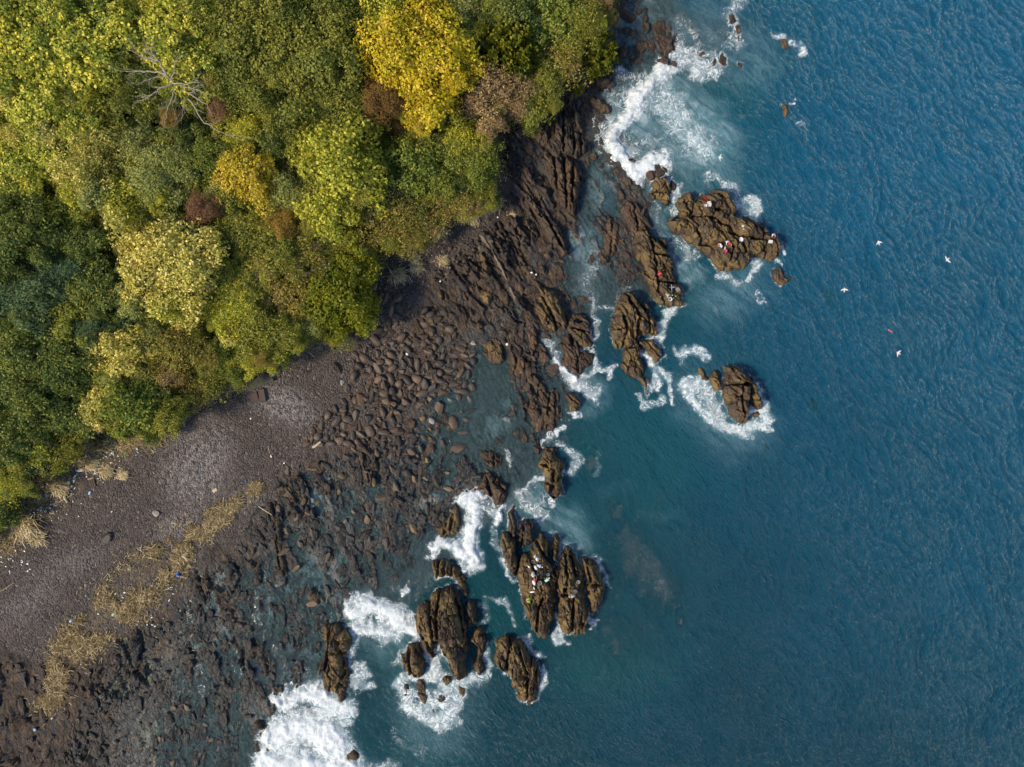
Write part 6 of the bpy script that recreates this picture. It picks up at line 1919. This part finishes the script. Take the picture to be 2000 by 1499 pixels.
# ------------------------------------------------------------------ litter on the beach
M['white'] = plain('white_plastic', (0.78, 0.79, 0.80), 0.5, 0.08, 6.0, 0.4)
M['offwhite'] = plain('white_foam_block', (0.66, 0.66, 0.63), 0.8, 0.12, 10.0)
M['litblue'] = plain('pale_blue_plastic', (0.36, 0.56, 0.72), 0.5, 0.1)
M['blue'] = plain('blue_plastic', (0.02, 0.13, 0.52), 0.4, 0.1)
M['litgreen'] = plain('green_plastic', (0.06, 0.42, 0.20), 0.5, 0.1)
M['mint'] = plain('mint_cloth', (0.42, 0.62, 0.46), 0.8, 0.1)
M['orange'] = plain('orange_plastic', (0.55, 0.17, 0.06), 0.5, 0.1)
M['yellow'] = plain('yellow_plastic', (0.75, 0.55, 0.05), 0.5, 0.1)
M['black'] = plain('black_rubber', (0.012, 0.012, 0.013), 0.7, 0.2)


def chunk_mesh(seed):
    g_ = random.Random(seed)
    bm = bmesh.new()
    bmesh.ops.create_cube(bm, size=2.0)
    bmesh.ops.bevel(bm, geom=bm.edges[:], offset=0.35, segments=1, affect='EDGES')
    for v in bm.verts:
        v.co = Vector((v.co.x * g_.uniform(.8, 1.1), v.co.y * g_.uniform(.55, .8), v.co.z * g_.uniform(.4, .6)))
    me = bpy.data.meshes.new('foam_chunk')
    bm.to_mesh(me)
    bm.free()
    return me


def bottle_mesh():
    m = MB()
    m.lathe([(0.0, -1.0), (0.32, -1.0), (0.36, -0.9), (0.33, -0.3), (0.36, 0.2), (0.34, 0.5), (0.13, 0.78), (0.12, 0.95), (0.15, 0.96), (0.15, 1.06), (0.0, 1.06)], n=9)
    me = m.mesh('plastic_bottle', True)
    return me


CH = [chunk_mesh(i) for i in range(6)]
BT = bottle_mesh()
lr = random.Random(23)
LLAND = [((158, 919), 'the largest white foam block'), ((170, 862), 'the pale blue litter under the trees'), ((189, 885), 'the white litter heap'), ((135, 940), 'the pale blue scrap'), ((116, 958), 'the ragged straw clump'), ((92, 985), 'the white scraps'), ((60, 1000), 'the black tyre'), ((28, 1090), 'the left beach litter'),
         ((245, 886), 'the green scrap'), ((205, 918), 'the feathery straw clump'), ((20, 1140), 'the long thin stick'), ((335, 1165), 'the golden reeds'), ((205, 1165), 'the round dark stones in the reeds'), ((145, 1270), 'the lowest reeds'), ((137, 1210), 'the pale blue bag'), ((100, 1400), 'the lowest pale blue scrap')]
lit = []


def litter(px, py, s, mat, what, bottle=False):
    x, y, z = put(px, py)
    if bottle:
        o = link('plastic_bottle', BT, mat, None, (x, y, z + s * 0.3), (math.pi / 2, lr.uniform(0, 6), lr.uniform(0, 6.28)), (s, s, s))
        o['category'] = 'bottle'
    else:
        o = link('foam_chunk', CH[lr.randrange(6)], mat, None, (x, y, z + s * 0.35), (lr.uniform(-.3, .3), lr.uniform(-.3, .3), lr.uniform(0, 6.28)), (s, s * lr.uniform(.7, 1.2), s * lr.uniform(.6, 1)))
        o['category'] = 'litter'
    o['group'] = 'litter washed up on the beach'
    lit.append((o, px, py, what))
    return o


o = litter(158, 919, 0.34, M['white'], 'x')
o.scale = (0.44, 0.26, 0.2)
o.rotation_euler = (0, 0, 0.15)
o['label'] = 'largest white foam block at the back of the beach'
lit.pop()
dens = [((185, 875), 34, 40), ((190, 890), 22, 24), ((130, 930), 30, 26), ((95, 985), 30, 36), ((60, 1010), 26, 20), ((25, 1090), 30, 22), ((240, 860), 30, 16), ((335, 1140), 30, 12), ((210, 1170), 24, 16), ((140, 1260), 26, 12), ((280, 1205), 26, 14), ((110, 1390), 16, 5), ((170, 930), 60, 12)]
for (cx, cy), sd, n in dens:
    for _ in range(n):
        px = lr.gauss(cx + 6, sd * 0.75)
        py = lr.gauss(cy + 10, sd * 0.6)
        if px < -5 or forest_d[min(max(int(((749.5 - py) / S - gy0) / R), 0), NY - 1), min(max(int(((px - 1000) / S - gx0) / R), 0), NX - 1)] > 0.8:
            continue
        q = lr.random()
        if q < 0.62:
            litter(px, py, lr.uniform(0.05, 0.15), M['white'], 'white foam scrap')
        elif q < 0.8:
            litter(px, py, lr.uniform(0.06, 0.16), M['offwhite'], 'off-white foam scrap')
        elif q < 0.9:
            litter(px, py, lr.uniform(0.14, 0.20), M['white'], 'clear plastic bottle', True)
        else:
            litter(px, py, lr.uniform(0.07, 0.15), M['litblue'], 'pale blue scrap')
for (px, py) in ((600, 648), (829, 705), (888, 640), (990, 673), (914, 754), (860, 550), (878, 523), (940, 530), (1033, 443), (1038, 533), (1047, 537), (1077, 433), (972, 425), (795, 692), (878, 862), (692, 775), (555, 905), (530, 892), (490, 818), (1245, 300)):
    o = litter(px, py, lr.uniform(0.10, 0.2), M['white'], 'lone white scrap')
    lit.pop()
    o['label'] = 'lone white scrap on the rocks %s' % ('beside the left wood edge', 'on the boulder field', 'among the slanting ribs', 'on the reddish slab', 'at the pool edge', 'on the beach slope', 'near the straw tufts', 'below the upright tan slab', 'on the slanting slabs', 'right of the pale dyke', 'close right of the dyke scrap', 'on the dark slabs by the gully', 'on the cliff-top gravel', 'in the upper boulder field', 'in the lower boulder field', 'left of the boulder field', 'on the lower gravel', 'on the gravel near the thin stick', 'on the middle gravel', 'by the lower foam curl')[[600, 829, 888, 990, 914, 860, 878, 940, 1033, 1038, 1047, 1077, 972, 795, 878, 692, 555, 530, 490, 1245].index(px) if (px, py) != (878, 862) else 14]
for (px, py, s_, mt, lb) in ((245, 886, .16, 'litgreen', 'bright green plastic scrap on the dark gravel'), (170, 862, .3, 'litblue', 'pale blue plastic sheet under the trees'), (176, 963, .22, 'litblue', 'pale blue container on the dark gravel'), (135, 943, .24, 'litblue', 'crumpled pale blue sheet in the litter line'),
                             (253, 1111, .26, 'mint', 'mint green scrap on the golden reeds'), (140, 1212, .28, 'litblue', 'pale blue bag at the left end of the golden reeds'), (70, 1424, .2, 'litblue', 'lone pale blue scrap at the lower left'), (600, 646, .2, 'yellow', 'small yellow plastic piece at the wood edge'),
                             (222, 1200, .28, 'mint', 'crumpled greenish bag under the reeds'), (480, 940, .15, 'blue', 'small blue plastic cap on the gravel'), (338, 1121, .14, 'litblue', 'pale blue cup left of the blue container')):
    o = litter(px, py, s_, M[mt], 'x')
    lit.pop()
    o['label'] = lb
relate(lit, LLAND)
# blue drum, white box, tyre, flat board
x, y, z = put(348, 1119)
m = MB()
m.lathe([(0.0, 0), (0.22, 0), (0.25, 0.03), (0.25, 0.5), (0.20, 0.58), (0.0, 0.58)], n=12)
root = empty('plastic_drum', (x, y, z + 0.02), 0.4)
m.build('drum_body', M['blue'], root, rot=(0.9, 0, 0))
m = MB()
m.lathe([(0.0, 0.58), (0.07, 0.58), (0.07, 0.64), (0.0, 0.64)], n=8)
m.build('cap', M['white'], root, rot=(0.9, 0, 0))
tag(root, 'blue plastic drum lying in the golden reeds', 'drum')
x, y, z = put(533, 731)
m = MB()
m.box((0, 0, 0.2), (0.55, 0.42, 0.4), 0, 0.95)
root = empty('foam_box', (x, y, z), 0.5)
m.build('box_body', M['white'], root)
m = MB()
m.box((0, 0, 0.43), (0.60, 0.47, 0.06), 0, 0.97)
m.build('lid', M['offwhite'], root)
tag(root, 'white foam box at the end of the mossy concrete slab', 'box')
x, y, z = put(16, 1013)
m = MB()
m.torus(0.42, 0.16, (0, 0, 0.15), 20, 8)
tag(m.build('tyre', M['black'], None, (x, y, z), (0.1, 0.1, 0), smooth=True), 'black tyre at the left edge of the beach litter', 'tyre')
x, y, z = put(420, 958)
m = MB()
m.box((0, 0, 0.06), (0.75, 0.45, 0.10))
m.box((0.1, 0, 0.13), (0.4, 0.38, 0.05))
tag(m.build('board', M['driftpale'], None, (x, y, z), (0, 0.04, 0.6)), 'pale square board on the grey gravel', 'board')
x, y, z = put(181, 945)
m = MB()
m.box((0, 0, 0.05), (0.9, 1.0, 0.08), 0.1, 0.98)
for q in (-0.3, 0, 0.3):
    m.box((q, 0, 0.11), (0.2, 0.95, 0.04), 0.1)
tag(m.build('crate_lid', M['bark'], None, (x, y, z), (0.05, 0, 0.15)), 'dark brown wooden crate lid under the feathery straw clump', 'board')

# ------------------------------------------------------------------ people and their gear on the rocks
M['skin'] = plain('skin', (0.42, 0.26, 0.18), 0.6, 0.08)
M['black_cloth'] = plain('black_cloth', (0.016, 0.016, 0.02), 0.8, 0.2)
M['navy'] = plain('navy_cloth', (0.02, 0.03, 0.07), 0.8, 0.2)
M['red_cloth'] = plain('red_cloth', (0.62, 0.03, 0.045), 0.8, 0.12)
M['pink_cloth'] = plain('pink_cloth', (0.66, 0.06, 0.22), 0.8, 0.12)
M['white_cloth'] = plain('white_cloth', (0.76, 0.76, 0.75), 0.8, 0.08)
M['blue_cloth'] = plain('pale_blue_cloth', (0.33, 0.53, 0.74), 0.8, 0.1)
M['lime_cloth'] = plain('lime_cloth', (0.46, 0.74, 0.10), 0.8, 0.1)
M['grey_cloth'] = plain('grey_cloth', (0.42, 0.42, 0.40), 0.8, 0.15)
M['hat_straw'] = plain('straw_hat', (0.66, 0.58, 0.42), 0.85, 0.12)
M['net'] = plain('net_cord', (0.48, 0.50, 0.44), 0.8, 0.2)
M['hair'] = plain('hair', (0.015, 0.012, 0.010), 0.6, 0.2)

POSE = {
    'squat': dict(an=(.14, .02, .09), toe=(.16, .20, .04), kn=(.23, .33, .50), hip=(.11, -.06, .36), pel=(0, -.08, .38), wai=(0, -.02, .58), che=(0, .08, .80), nec=(0, .17, .95), hea=(0, .23, 1.06), top=(0, .26, 1.18), sh=(.19, .09, .88), el=(.27, .33, .66), wr=(.14, .50, .42)),
    'bend': dict(an=(.14, 0, .09), toe=(.16, .18, .04), kn=(.15, .05, .50), hip=(.11, -.10, .90), pel=(0, -.11, .93), wai=(0, .05, 1.06), che=(0, .26, 1.14), nec=(0, .43, 1.15), hea=(0, .54, 1.12), top=(0, .64, 1.08), sh=(.19, .33, 1.16), el=(.25, .40, .86), wr=(.15, .48, .60)),
    'sit': dict(an=(.15, .62, .09), toe=(.17, .78, .14), kn=(.17, .38, .42), hip=(.11, .0, .16), pel=(0, -.02, .16), wai=(0, -.02, .38), che=(0, .02, .62), nec=(0, .07, .80), hea=(0, .10, .92), top=(0, .10, 1.05), sh=(.19, .02, .72), el=(.27, .18, .50), wr=(.16, .38, .46)),
}


def body_mesh(pose):
    P = POSE[pose]
    verts, edges, rad, reg = [], [], [], []

    def v(p, r, rg, parent=None):
        verts.append(p)
        rad.append(r)
        reg.append(rg)
        if parent is not None:
            edges.append((parent, len(verts) - 1))
        return len(verts) - 1
    mir = lambda p, s: (p[0] * s, p[1], p[2])
    pel = v(P['pel'], .145, 1)
    wai = v(P['wai'], .130, 0, pel)
    che = v(P['che'], .150, 0, wai)
    nec = v(P['nec'], .062, 2, che)
    hea = v(P['hea'], .098, 2, nec)
    top = v(P['top'], .080, 4, hea)
    for s in (-1, 1):
        h_ = v(mir(P['hip'], s), .095, 1, pel)
        kn = v(mir(P['kn'], s), .062, 1, h_)
        an = v(mir(P['an'], s), .042, 1, kn)
        v(mir(P['toe'], s), .038, 3, an)
        sh = v(mir(P['sh'], s), .070, 0, che)
        el = v(mir(P['el'], s), .045, 0, sh)
        wr = v(mir(P['wr'], s), .030, 2, el)
        w0 = Vector(mir(P['wr'], s))
        d = (w0 - Vector(mir(P['el'], s))).normalized()
        sd = Vector((1, 0, 0)) * s
        palm = v(tuple(w0 + d * 0.06), .034, 2, wr)
        for q, ln in zip((-.03, -.01, .01, .03), (.065, .078, .074, .058)):
            k1 = v(tuple(w0 + d * 0.095 + sd * q), .010, 2, palm)
            k2 = v(tuple(w0 + d * (0.095 + ln * .55) + sd * q * 1.1), .009, 2, k1)
            v(tuple(w0 + d * (0.095 + ln) + sd * q * 1.1 - Vector((0, 0, .018))), .008, 2, k2)
        th = v(tuple(w0 + d * 0.045 - sd * 0.045), .011, 2, palm)
        v(tuple(w0 + d * 0.085 - sd * 0.062), .009, 2, th)
    me = bpy.data.meshes.new('body')
    me.from_pydata(verts, edges, [])
    o = bpy.data.objects.new('tmp', me)
    C.objects.link(o)
    sk = o.modifiers.new('skin', 'SKIN')
    for i, r in enumerate(rad):
        me.skin_vertices[0].data[i].radius = (r, r)
        me.skin_vertices[0].data[i].use_root = (i == 0)
    ss = o.modifiers.new('sub', 'SUBSURF')
    ss.levels = 1
    ss.render_levels = 1
    dg = bpy.context.evaluated_depsgraph_get()
    out = bpy.data.meshes.new_from_object(o.evaluated_get(dg))
    bpy.data.objects.remove(o)
    vs = np.array(verts)
    # a face: nose and ears raised from the head, region materials by the nearest joint
    for m_ in (M['white_cloth'], M['black_cloth'], M['skin'], M['black'], M['hair']):
        out.materials.append(m_)
    bones = [(np.array(verts[a]), np.array(verts[b]), reg[b]) for a, b in edges]
    for p_ in out.polygons:
        c = np.array(p_.center)
        best, br_ = 9, 0
        for a, b, rg in bones:
            ab = b - a
            t_ = np.clip(np.dot(c - a, ab) / (np.dot(ab, ab) + 1e-9), 0, 1)
            dd = np.linalg.norm(c - a - ab * t_)
            if dd < best:
                best, br_ = dd, rg
        p_.material_index = br_
        p_.use_smooth = True
    out.name = 'body'
    return out


BODY = {k: body_mesh(k) for k in POSE}


def person(px, py, pose, rz, top, bottom, hat, label):
    x, y, z = put(px, py)
    root = empty('person', (x, y, z - 0.02), math.radians(rz))
    b = link('body', BODY[pose], None, root)
    for i, mm in ((0, top), (1, bottom)):
        b.material_slots[i].link = 'OBJECT'
        b.material_slots[i].material = M[mm]
    P = POSE[pose]
    hp = Vector(P['top'])
    hd = (Vector(P['top']) - Vector(P['hea'])).normalized()
    q = hd.to_track_quat('Z', 'Y').to_euler()
    m = MB()
    if hat[1] == 'brim':
        m.lathe([(0.0, .115), (.07, .11), (.105, .07), (.112, .005), (.20, -.018), (.21, -.028), (.11, -.012), (.10, -.02)], n=16)
    elif hat[1] == 'cap':
        m.lathe([(0.0, .09), (.07, .08), (.108, .03), (.115, -.03), (.10, -.035)], n=14)
        m.box((0, .15, -.02), (.15, .13, .015))
    else:
        m.lathe([(0.0, .08), (.08, .065), (.125, .0), (.13, -.09), (.10, -.16), (.06, -.17)], n=14)
    m.build('hat', M[hat[0]], root, tuple(hp - hd * 0.005), tuple(q), True)
    # nose and ears
    hc = Vector(P['hea'])
    m = MB()
    fw = Vector((0, 1, 0)) if abs(hd.z) > 0.5 else Vector((0, 0.2, -1)).normalized()
    m.tube([hc + fw * .08 + hd * .02, hc + fw * .118 - hd * .012], [.010, .016], 6)
    for s in (-1, 1):
        m.tube([hc + Vector((s * .085, 0, 0)) + hd * .02, hc + Vector((s * .108, 0, 0)) - hd * .03], [.018, .012], 6)
    m.build('face', M['skin'], root)
    tag(root, label, 'person', 'people gathering shellfish on the rocks')
    return root


def bucket(px, py, r, h, mat, label, name='bucket', fill=None, handle=True, cat='bucket'):
    x, y, z = put(px, py)
    root = empty(name, (x, y, z - 0.01), random.uniform(0, 6))
    m = MB()
    m.lathe([(0.0, 0.0), (r * .8, 0.0), (r, h), (r * 1.07, h + .01), (r * 1.05, h + .03), (r * .93, h), (r * .74, .04), (0, .04)], n=16)
    m.build('pail', M[mat], root, smooth=True)
    if handle:
        m = MB()
        m.tube([(-r, 0, h), (-r * .8, .12 * 0 + r * .55, h + .03), (0, r * .9, h + .05), (r * .8, r * .55, h + .03), (r, 0, h)], [.012] * 5, 5)
        m.build('handle', M['net'], root)
    if fill:
        m = MB()
        for k in range(14):
            a = random.uniform(0, 6.28)
            q = random.uniform(0, r * .6)
            m.lathe([(0, -.03), (.05, -.01), (.05, .02), (0, .04)], (math.cos(a) * q, math.sin(a) * q, h * .72 + random.uniform(0, .05)), n=6)
        m.build('catch', M[fill], root)
    return tag(root, label, cat)


def hoop_net(px, py, r, label, fill=None):
    x, y, z = put(px, py)
    root = empty('hoop_net', (x, y, z + 0.02), random.uniform(0, 6))
    m = MB()
    m.torus(r, .028, (0, 0, .12), 22, 6)
    m.build('hoop', M['net'], root, rot=(.08, .05, 0), smooth=True)
    m = MB()
    for k in range(9):
        a = math.pi * k / 9
        c, s = math.cos(a), math.sin(a)
        m.tube([(c * r, s * r, .12), (c * r * .6, s * r * .6, .02), (0, 0, 0.0), (-c * r * .6, -s * r * .6, .02), (-c * r, -s * r, .12)], [.008] * 5, 4, False)
    m.torus(r * .66, .008, (0, 0, .04), 16, 4)
    m.build('netting', M['net'], root)
    if fill:
        m = MB()
        for k in range(22):
            a = random.uniform(0, 6.28)
            q = random.uniform(0, r * .65)
            m.lathe([(0, -.02), (.07, 0), (.06, .04), (0, .06)], (math.cos(a) * q, math.sin(a) * q, .05), n=6)
        m.build('catch', M[fill], root)
    return tag(root, label, 'net')


def sack(px, py, s, mat, label, stretch=1.3, rz=0.0, name='bag'):
    x, y, z = put(px, py)
    me = stone_mesh(int(px * 3 + py), 2, 0.62, 0.2)
    root = empty(name, (x, y, z), math.radians(rz))
    o = link('bag_body', me, M[mat], root, (0, 0, s * .45), (0, 0, 0), (s * stretch, s, s))
    m = MB()
    m.lathe([(.0, 0), (s * .22, 0), (s * .12, s * .25), (s * .26, s * .5), (0, s * .5)], n=8)
    m.build('tied_neck', M[mat], root, (s * stretch * .85, 0, s * .5), (0, 1.2, 0))
    return tag(root, label, 'bag')


def foam_crate(px, py, w, d, h, label, rz=0.0, open_=False):
    x, y, z = put(px, py)
    root = empty('foam_crate', (x, y, z), math.radians(rz))
    m = MB()
    if open_:
        m.box((0, 0, .03), (w, d, .06))
        for sx in (-1, 1):
            m.box((sx * (w / 2 - .025), 0, h / 2 + .03), (.05, d, h))
        for sy in (-1, 1):
            m.box((0, sy * (d / 2 - .025), h / 2 + .028), (w - .1, .05, h))
        m.build('crate_body', M['white'], root)
    else:
        m.box((0, 0, h / 2), (w, d, h), 0, .96)
        m.build('crate_body', M['white'], root)
        m = MB()
        m.box((0, 0, h + .035), (w * 1.06, d * 1.06, .07), 0, .96)
        m.build('lid', M['offwhite'], root)
    return tag(root, label, 'crate')


def rod(p0, p1, r, mat, label, name='pole'):
    x0, y0, z0 = put(*p0)
    x1, y1, z1 = put(*p1)
    m = MB()
    a, b = Vector((0, 0, r + .02)), Vector((x1 - x0, y1 - y0, z1 - z0 + r + .02))
    m.tube([a, a.lerp(b, .5) + Vector((0, 0, .03)), b], [r, r, r * .6], 7)
    m.tube([a, a.lerp(b, .18)], [r * 1.5, r * 1.5], 7)
    return tag(m.build(name, M[mat], None, (x0, y0, z0)), label, 'pole')


put = put_top
# on the largest sea rock
person(1386, 404, 'squat', 60, 'white_cloth', 'navy', ('hat_straw', 'brim'), 'person in white with a straw hat crouching near the red pole')
foam_crate(1384, 398, .46, .42, .35, 'white foam crate at the end of the red pole', 10)
bucket(1377, 403, .19, .34, 'white', 'white bucket left of the straw-hatted person')
rod((1375, 386), (1383, 396), .05, 'red_cloth', 'red pole lying on the top of the largest sea rock')
sack(1451, 442, .13, 'white_cloth', 'small white bag on the smooth back of the largest sea rock')
sack(1452, 448, .12, 'blue_cloth', 'small bluish bag below the small white bag')
bucket(1446, 469, .29, .35, 'white', 'large round white tub in the middle of the largest sea rock', 'tub', handle=False, cat='tub')
sack(1451, 471, .14, 'blue', 'little blue bag touching the large white tub', .9)
person(1507, 460, 'squat', 190, 'white_cloth', 'black_cloth', ('pink_cloth', 'hood'), 'person with a pink hood at the seaward end of the largest sea rock')
foam_crate(1504, 473, .5, .38, .3, 'cream foam crate below the pink-hooded person', -8)
person(1417, 474, 'squat', 210, 'white_cloth', 'black_cloth', ('pink_cloth', 'hood'), 'person with a magenta hood and white top in the middle of the largest rock')
bucket(1405, 480, .2, .3, 'white', 'white pail left of the magenta-hooded person')
sack(1409, 482, .16, 'white_cloth', 'cream bag beside the white pail', 1.3, 70)
sack(1398, 481, .16, 'orange', 'small orange bag left of the white pail')
bucket(1424, 480, .28, .28, 'orange', 'round orange basket right of the magenta-hooded person', 'basket', 'boulder', False, 'basket')
sack(1416, 486, .17, 'net', 'grey net bag below the orange basket', 1.6, 80, 'net_bag')
person(1409, 499, 'squat', 20, 'red_cloth', 'black_cloth', ('pink_cloth', 'hood'), 'person in red crouching at the lower side of the largest rock')
# on the long smooth rock
person(1285, 536, 'squat', 250, 'red_cloth', 'red_cloth', ('red_cloth', 'hood'), 'person all in red sitting alone on the long smooth rock')
sack(1308, 562, .16, 'white_cloth', 'left white bag of the pair at the rock tip', 1.0)
sack(1314, 562, .16, 'white_cloth', 'right white bag of the pair at the rock tip', 1.0)
rod((1311, 557), (1312, 572), .07, 'white', 'white pole between the two white bags at the rock tip')
hoop_net(1323, 566, .25, 'round grey hoop net at the right of the rock tip', 'pale_stone')
sack(1305, 577, .2, 'net', 'grey net bag near the rock tip', 1.3, 30, 'net_bag')
bucket(1307, 586, .27, .28, 'white', 'white oval tub at the lower end of the rock tip', 'tub', 'boulder', False, 'tub')
for (a, b, c_, lb) in ((1299, 576, 'white', 'tiny white float left of the grey net bag'), (1313, 577, 'offwhite', 'tiny cream float right of the grey net bag'), (1320, 579, 'lime_cloth', 'tiny lime green float at the rock tip'), (1315, 583, 'offwhite', 'tiny cream float above the white oval tub'), (1302, 582, 'white', 'tiny white float left of the white oval tub'), (1290, 580, 'litblue', 'tiny bluish float farthest left at the rock tip')):
    x, y, z = put(a, b)
    m = MB()
    m.lathe([(0, 0), (.06, .01), (.09, .07), (.06, .13), (.025, .15), (.025, .18), (0, .18)], n=10)
    tag(m.build('float', M[c_], None, (x, y, z - .005), smooth=True), lb, 'float')
# on the crowded rock
person(1050, 1086, 'squat', 150, 'grey_cloth', 'black_cloth', ('white_cloth', 'brim'), 'person with a white brimmed hat at the top of the crowded rock')
sack(1045, 1087, .2, 'net', 'grey net bag left of the white-hatted person', 1.3, 60, 'net_bag')
bucket(1049, 1093, .19, .3, 'yellow', 'yellow bucket below the white-hatted person')
hoop_net(1041, 1097, .22, 'mauve-grey hoop net left of the yellow bucket', 'pale_stone')
person(1050, 1101, 'bend', 250, 'blue_cloth', 'navy', ('white_cloth', 'cap'), 'person in pale blue bending over beside a dark red basket')
bucket(1056, 1100, .25, .25, 'red_cloth', 'dark red basket right of the person in pale blue', 'basket', 'boulder', True, 'basket')
sack(1047, 1109, .27, 'white_cloth', 'big white sack below the person in pale blue', 1.4, -60)
sack(1033, 1107, .17, 'white_cloth', 'small white bag at the left side of the crowded rock', 1.2, -40)
sack(1030, 1105, .12, 'orange', 'small orange bag beside the left white bag')
person(1041, 1117, 'squat', 180, 'white_cloth', 'grey_cloth', ('hat_straw', 'brim'), 'person in white with a straw hat above the person in red')
person(1045, 1131, 'squat', 0, 'red_cloth', 'white_cloth', ('red_cloth', 'cap'), 'person in a bright red jacket in the middle of the crowded rock')
sack(1043, 1138, .24, 'white_cloth', 'white sack behind the person in the red jacket', 1.5, -70)
hoop_net(1054, 1139, .29, 'round hoop net right of the person in the red jacket', 'tan_stone')
bucket(1051, 1122, .10, .2, 'litblue', 'tiny pale blue cup between the red jacket and the mint green person', 'cup', None, False, 'cup')
person(1066, 1131, 'bend', -45, 'mint', 'blue_cloth', ('mint', 'hood'), 'person in mint green bending far forward')
bucket(1070, 1122, .20, .25, 'litblue', 'pale bucket in front of the mint green person', fill='boulder')
sack(1043, 1149, .14, 'white_cloth', 'small white bag below the white sack', 1.4, -70)
sack(1040, 1156, .24, 'white_cloth', 'round white sack above the lime green person', 1.2, 10)
person(1034, 1169, 'squat', 120, 'lime_cloth', 'lime_cloth', ('lime_cloth', 'hood'), 'person in lime green at the lower left of the crowded rock')
bucket(1030, 1171, .18, .28, 'yellow', 'yellow bucket beside the lime green person')
hoop_net(1129, 1137, .25, 'lone hoop net on the tall furrowed rock')
person(1120, 1160, 'bend', 100, 'grey_cloth', 'grey_cloth', ('white_cloth', 'brim'), 'person in grey bending down alone on the tall furrowed rock')
hoop_net(1124, 1155, .24, 'hoop net at the side of the person in grey')

# ------------------------------------------------------------------ gulls over the water and a drifting bundle
M['gull_white'] = plain('gull_white', (0.82, 0.82, 0.80), 0.7, 0.05)
M['gull_grey'] = plain('gull_grey', (0.34, 0.36, 0.38), 0.7, 0.08)
M['gull_black'] = plain('gull_black', (0.03, 0.03, 0.03), 0.6, 0.1)
M['beak'] = plain('beak', (0.6, 0.42, 0.04), 0.5, 0.1)


def gull(px, py, z, rz, fold, label):
    x, y = W(px, py, z)
    root = empty('gull', (x, y, z), math.radians(rz))
    m = MB()
    m.tube([(0, -.26, -.01), (0, -.18, 0), (0, -.05, 0), (0, .08, .01), (0, .16, .025), (0, .21, .035), (0, .25, .03)], [.02, .05, .075, .07, .045, .05, .02], 10)
    m.build('body', M['gull_white'], root, smooth=True)
    m = MB()
    m.tube([(0, .24, .03), (0, .30, .022)], [.014, .005], 6)
    m.build('beak', M['beak'], root)
    m = MB()
    m.box((0, -.30, 0), (.12, .14, .008), 0, .9)
    m.build('tail', M['gull_white'], root)
    for s in (-1, 1):
        bmw = MB()
        top = []
        for (u, ch, fw, zz) in ((0.03, .17, .06, .02), (.22, .16, .10 - fold * .02, .07), (.40, .12, .04 - fold * .08, .08), (.58, .04, -.06 - fold * .14, .05)):
            uu = u * (1 - fold * .25)
            top.append(((s * uu, fw, zz), (s * uu, fw - ch, zz - .01)))
        vv = []
        for a_, b_ in top:
            vv += [Vector(a_), Vector(b_), Vector(a_) - Vector((0, 0, .012)), Vector(b_) - Vector((0, 0, .006))]
        bmw.v = vv
        for i in range(3):
            o_ = i * 4
            for (q0, q1) in ((0, 1), (1, 3), (3, 2), (2, 0)):
                bmw.f.append((o_ + q0, o_ + q1, o_ + 4 + q1, o_ + 4 + q0))
        bmw.f += [(0, 1, 3, 2), (12, 14, 15, 13)]
        w_ = bmw.build('wing', M['gull_white'], root)
        m = MB()
        e = top[-1]
        m.box((e[0][0] * .97, e[0][1] - .02, e[0][2] + .004), (.06, .05, .012))
        m.build('wing_tip', M['gull_grey'], w_)
    return tag(root, label, 'gull', 'gulls flying over the water')


gull(1716, 474, 9, 20, 1.0, 'small white gull nearest to the largest sea rock, wings folded')
gull(1850, 508, 12, 130, 0.2, 'white gull with open wings, farthest right')
gull(1649, 566, 10, 0, 0.5, 'white gull with drooping wings, middle of the flock')
gull(1754, 690, 10, 60, 0.6, 'white gull flying lowest in the picture')
gull(1406, 308, 8, 80, 0.6, 'small gull over the bay right of the foam curl')
x, y = W(1737, 647, 0)
root = empty('driftwood_bundle', (x, y, 0.02), math.radians(-25))
m = MB()
m.tube([(-.8, 0, 0), (-.2, .05, .05), (.5, -.02, .04), (.9, .02, -.02)], [.06, .13, .12, .05], 8)
m.build('stem', M['orange'], root)
m = MB()
m.tube([(-.3, .1, .0), (.2, .22, .04), (.6, .12, 0)], [.05, .09, .04], 7)
m.tube([(-.5, -.1, .0), (0, -.18, .03), (.4, -.15, 0)], [.04, .07, .03], 7)
m.build('side_stem', M['driftpale'], root)
tag(root, 'reddish brown bundle of driftwood floating in the open water', 'driftwood')
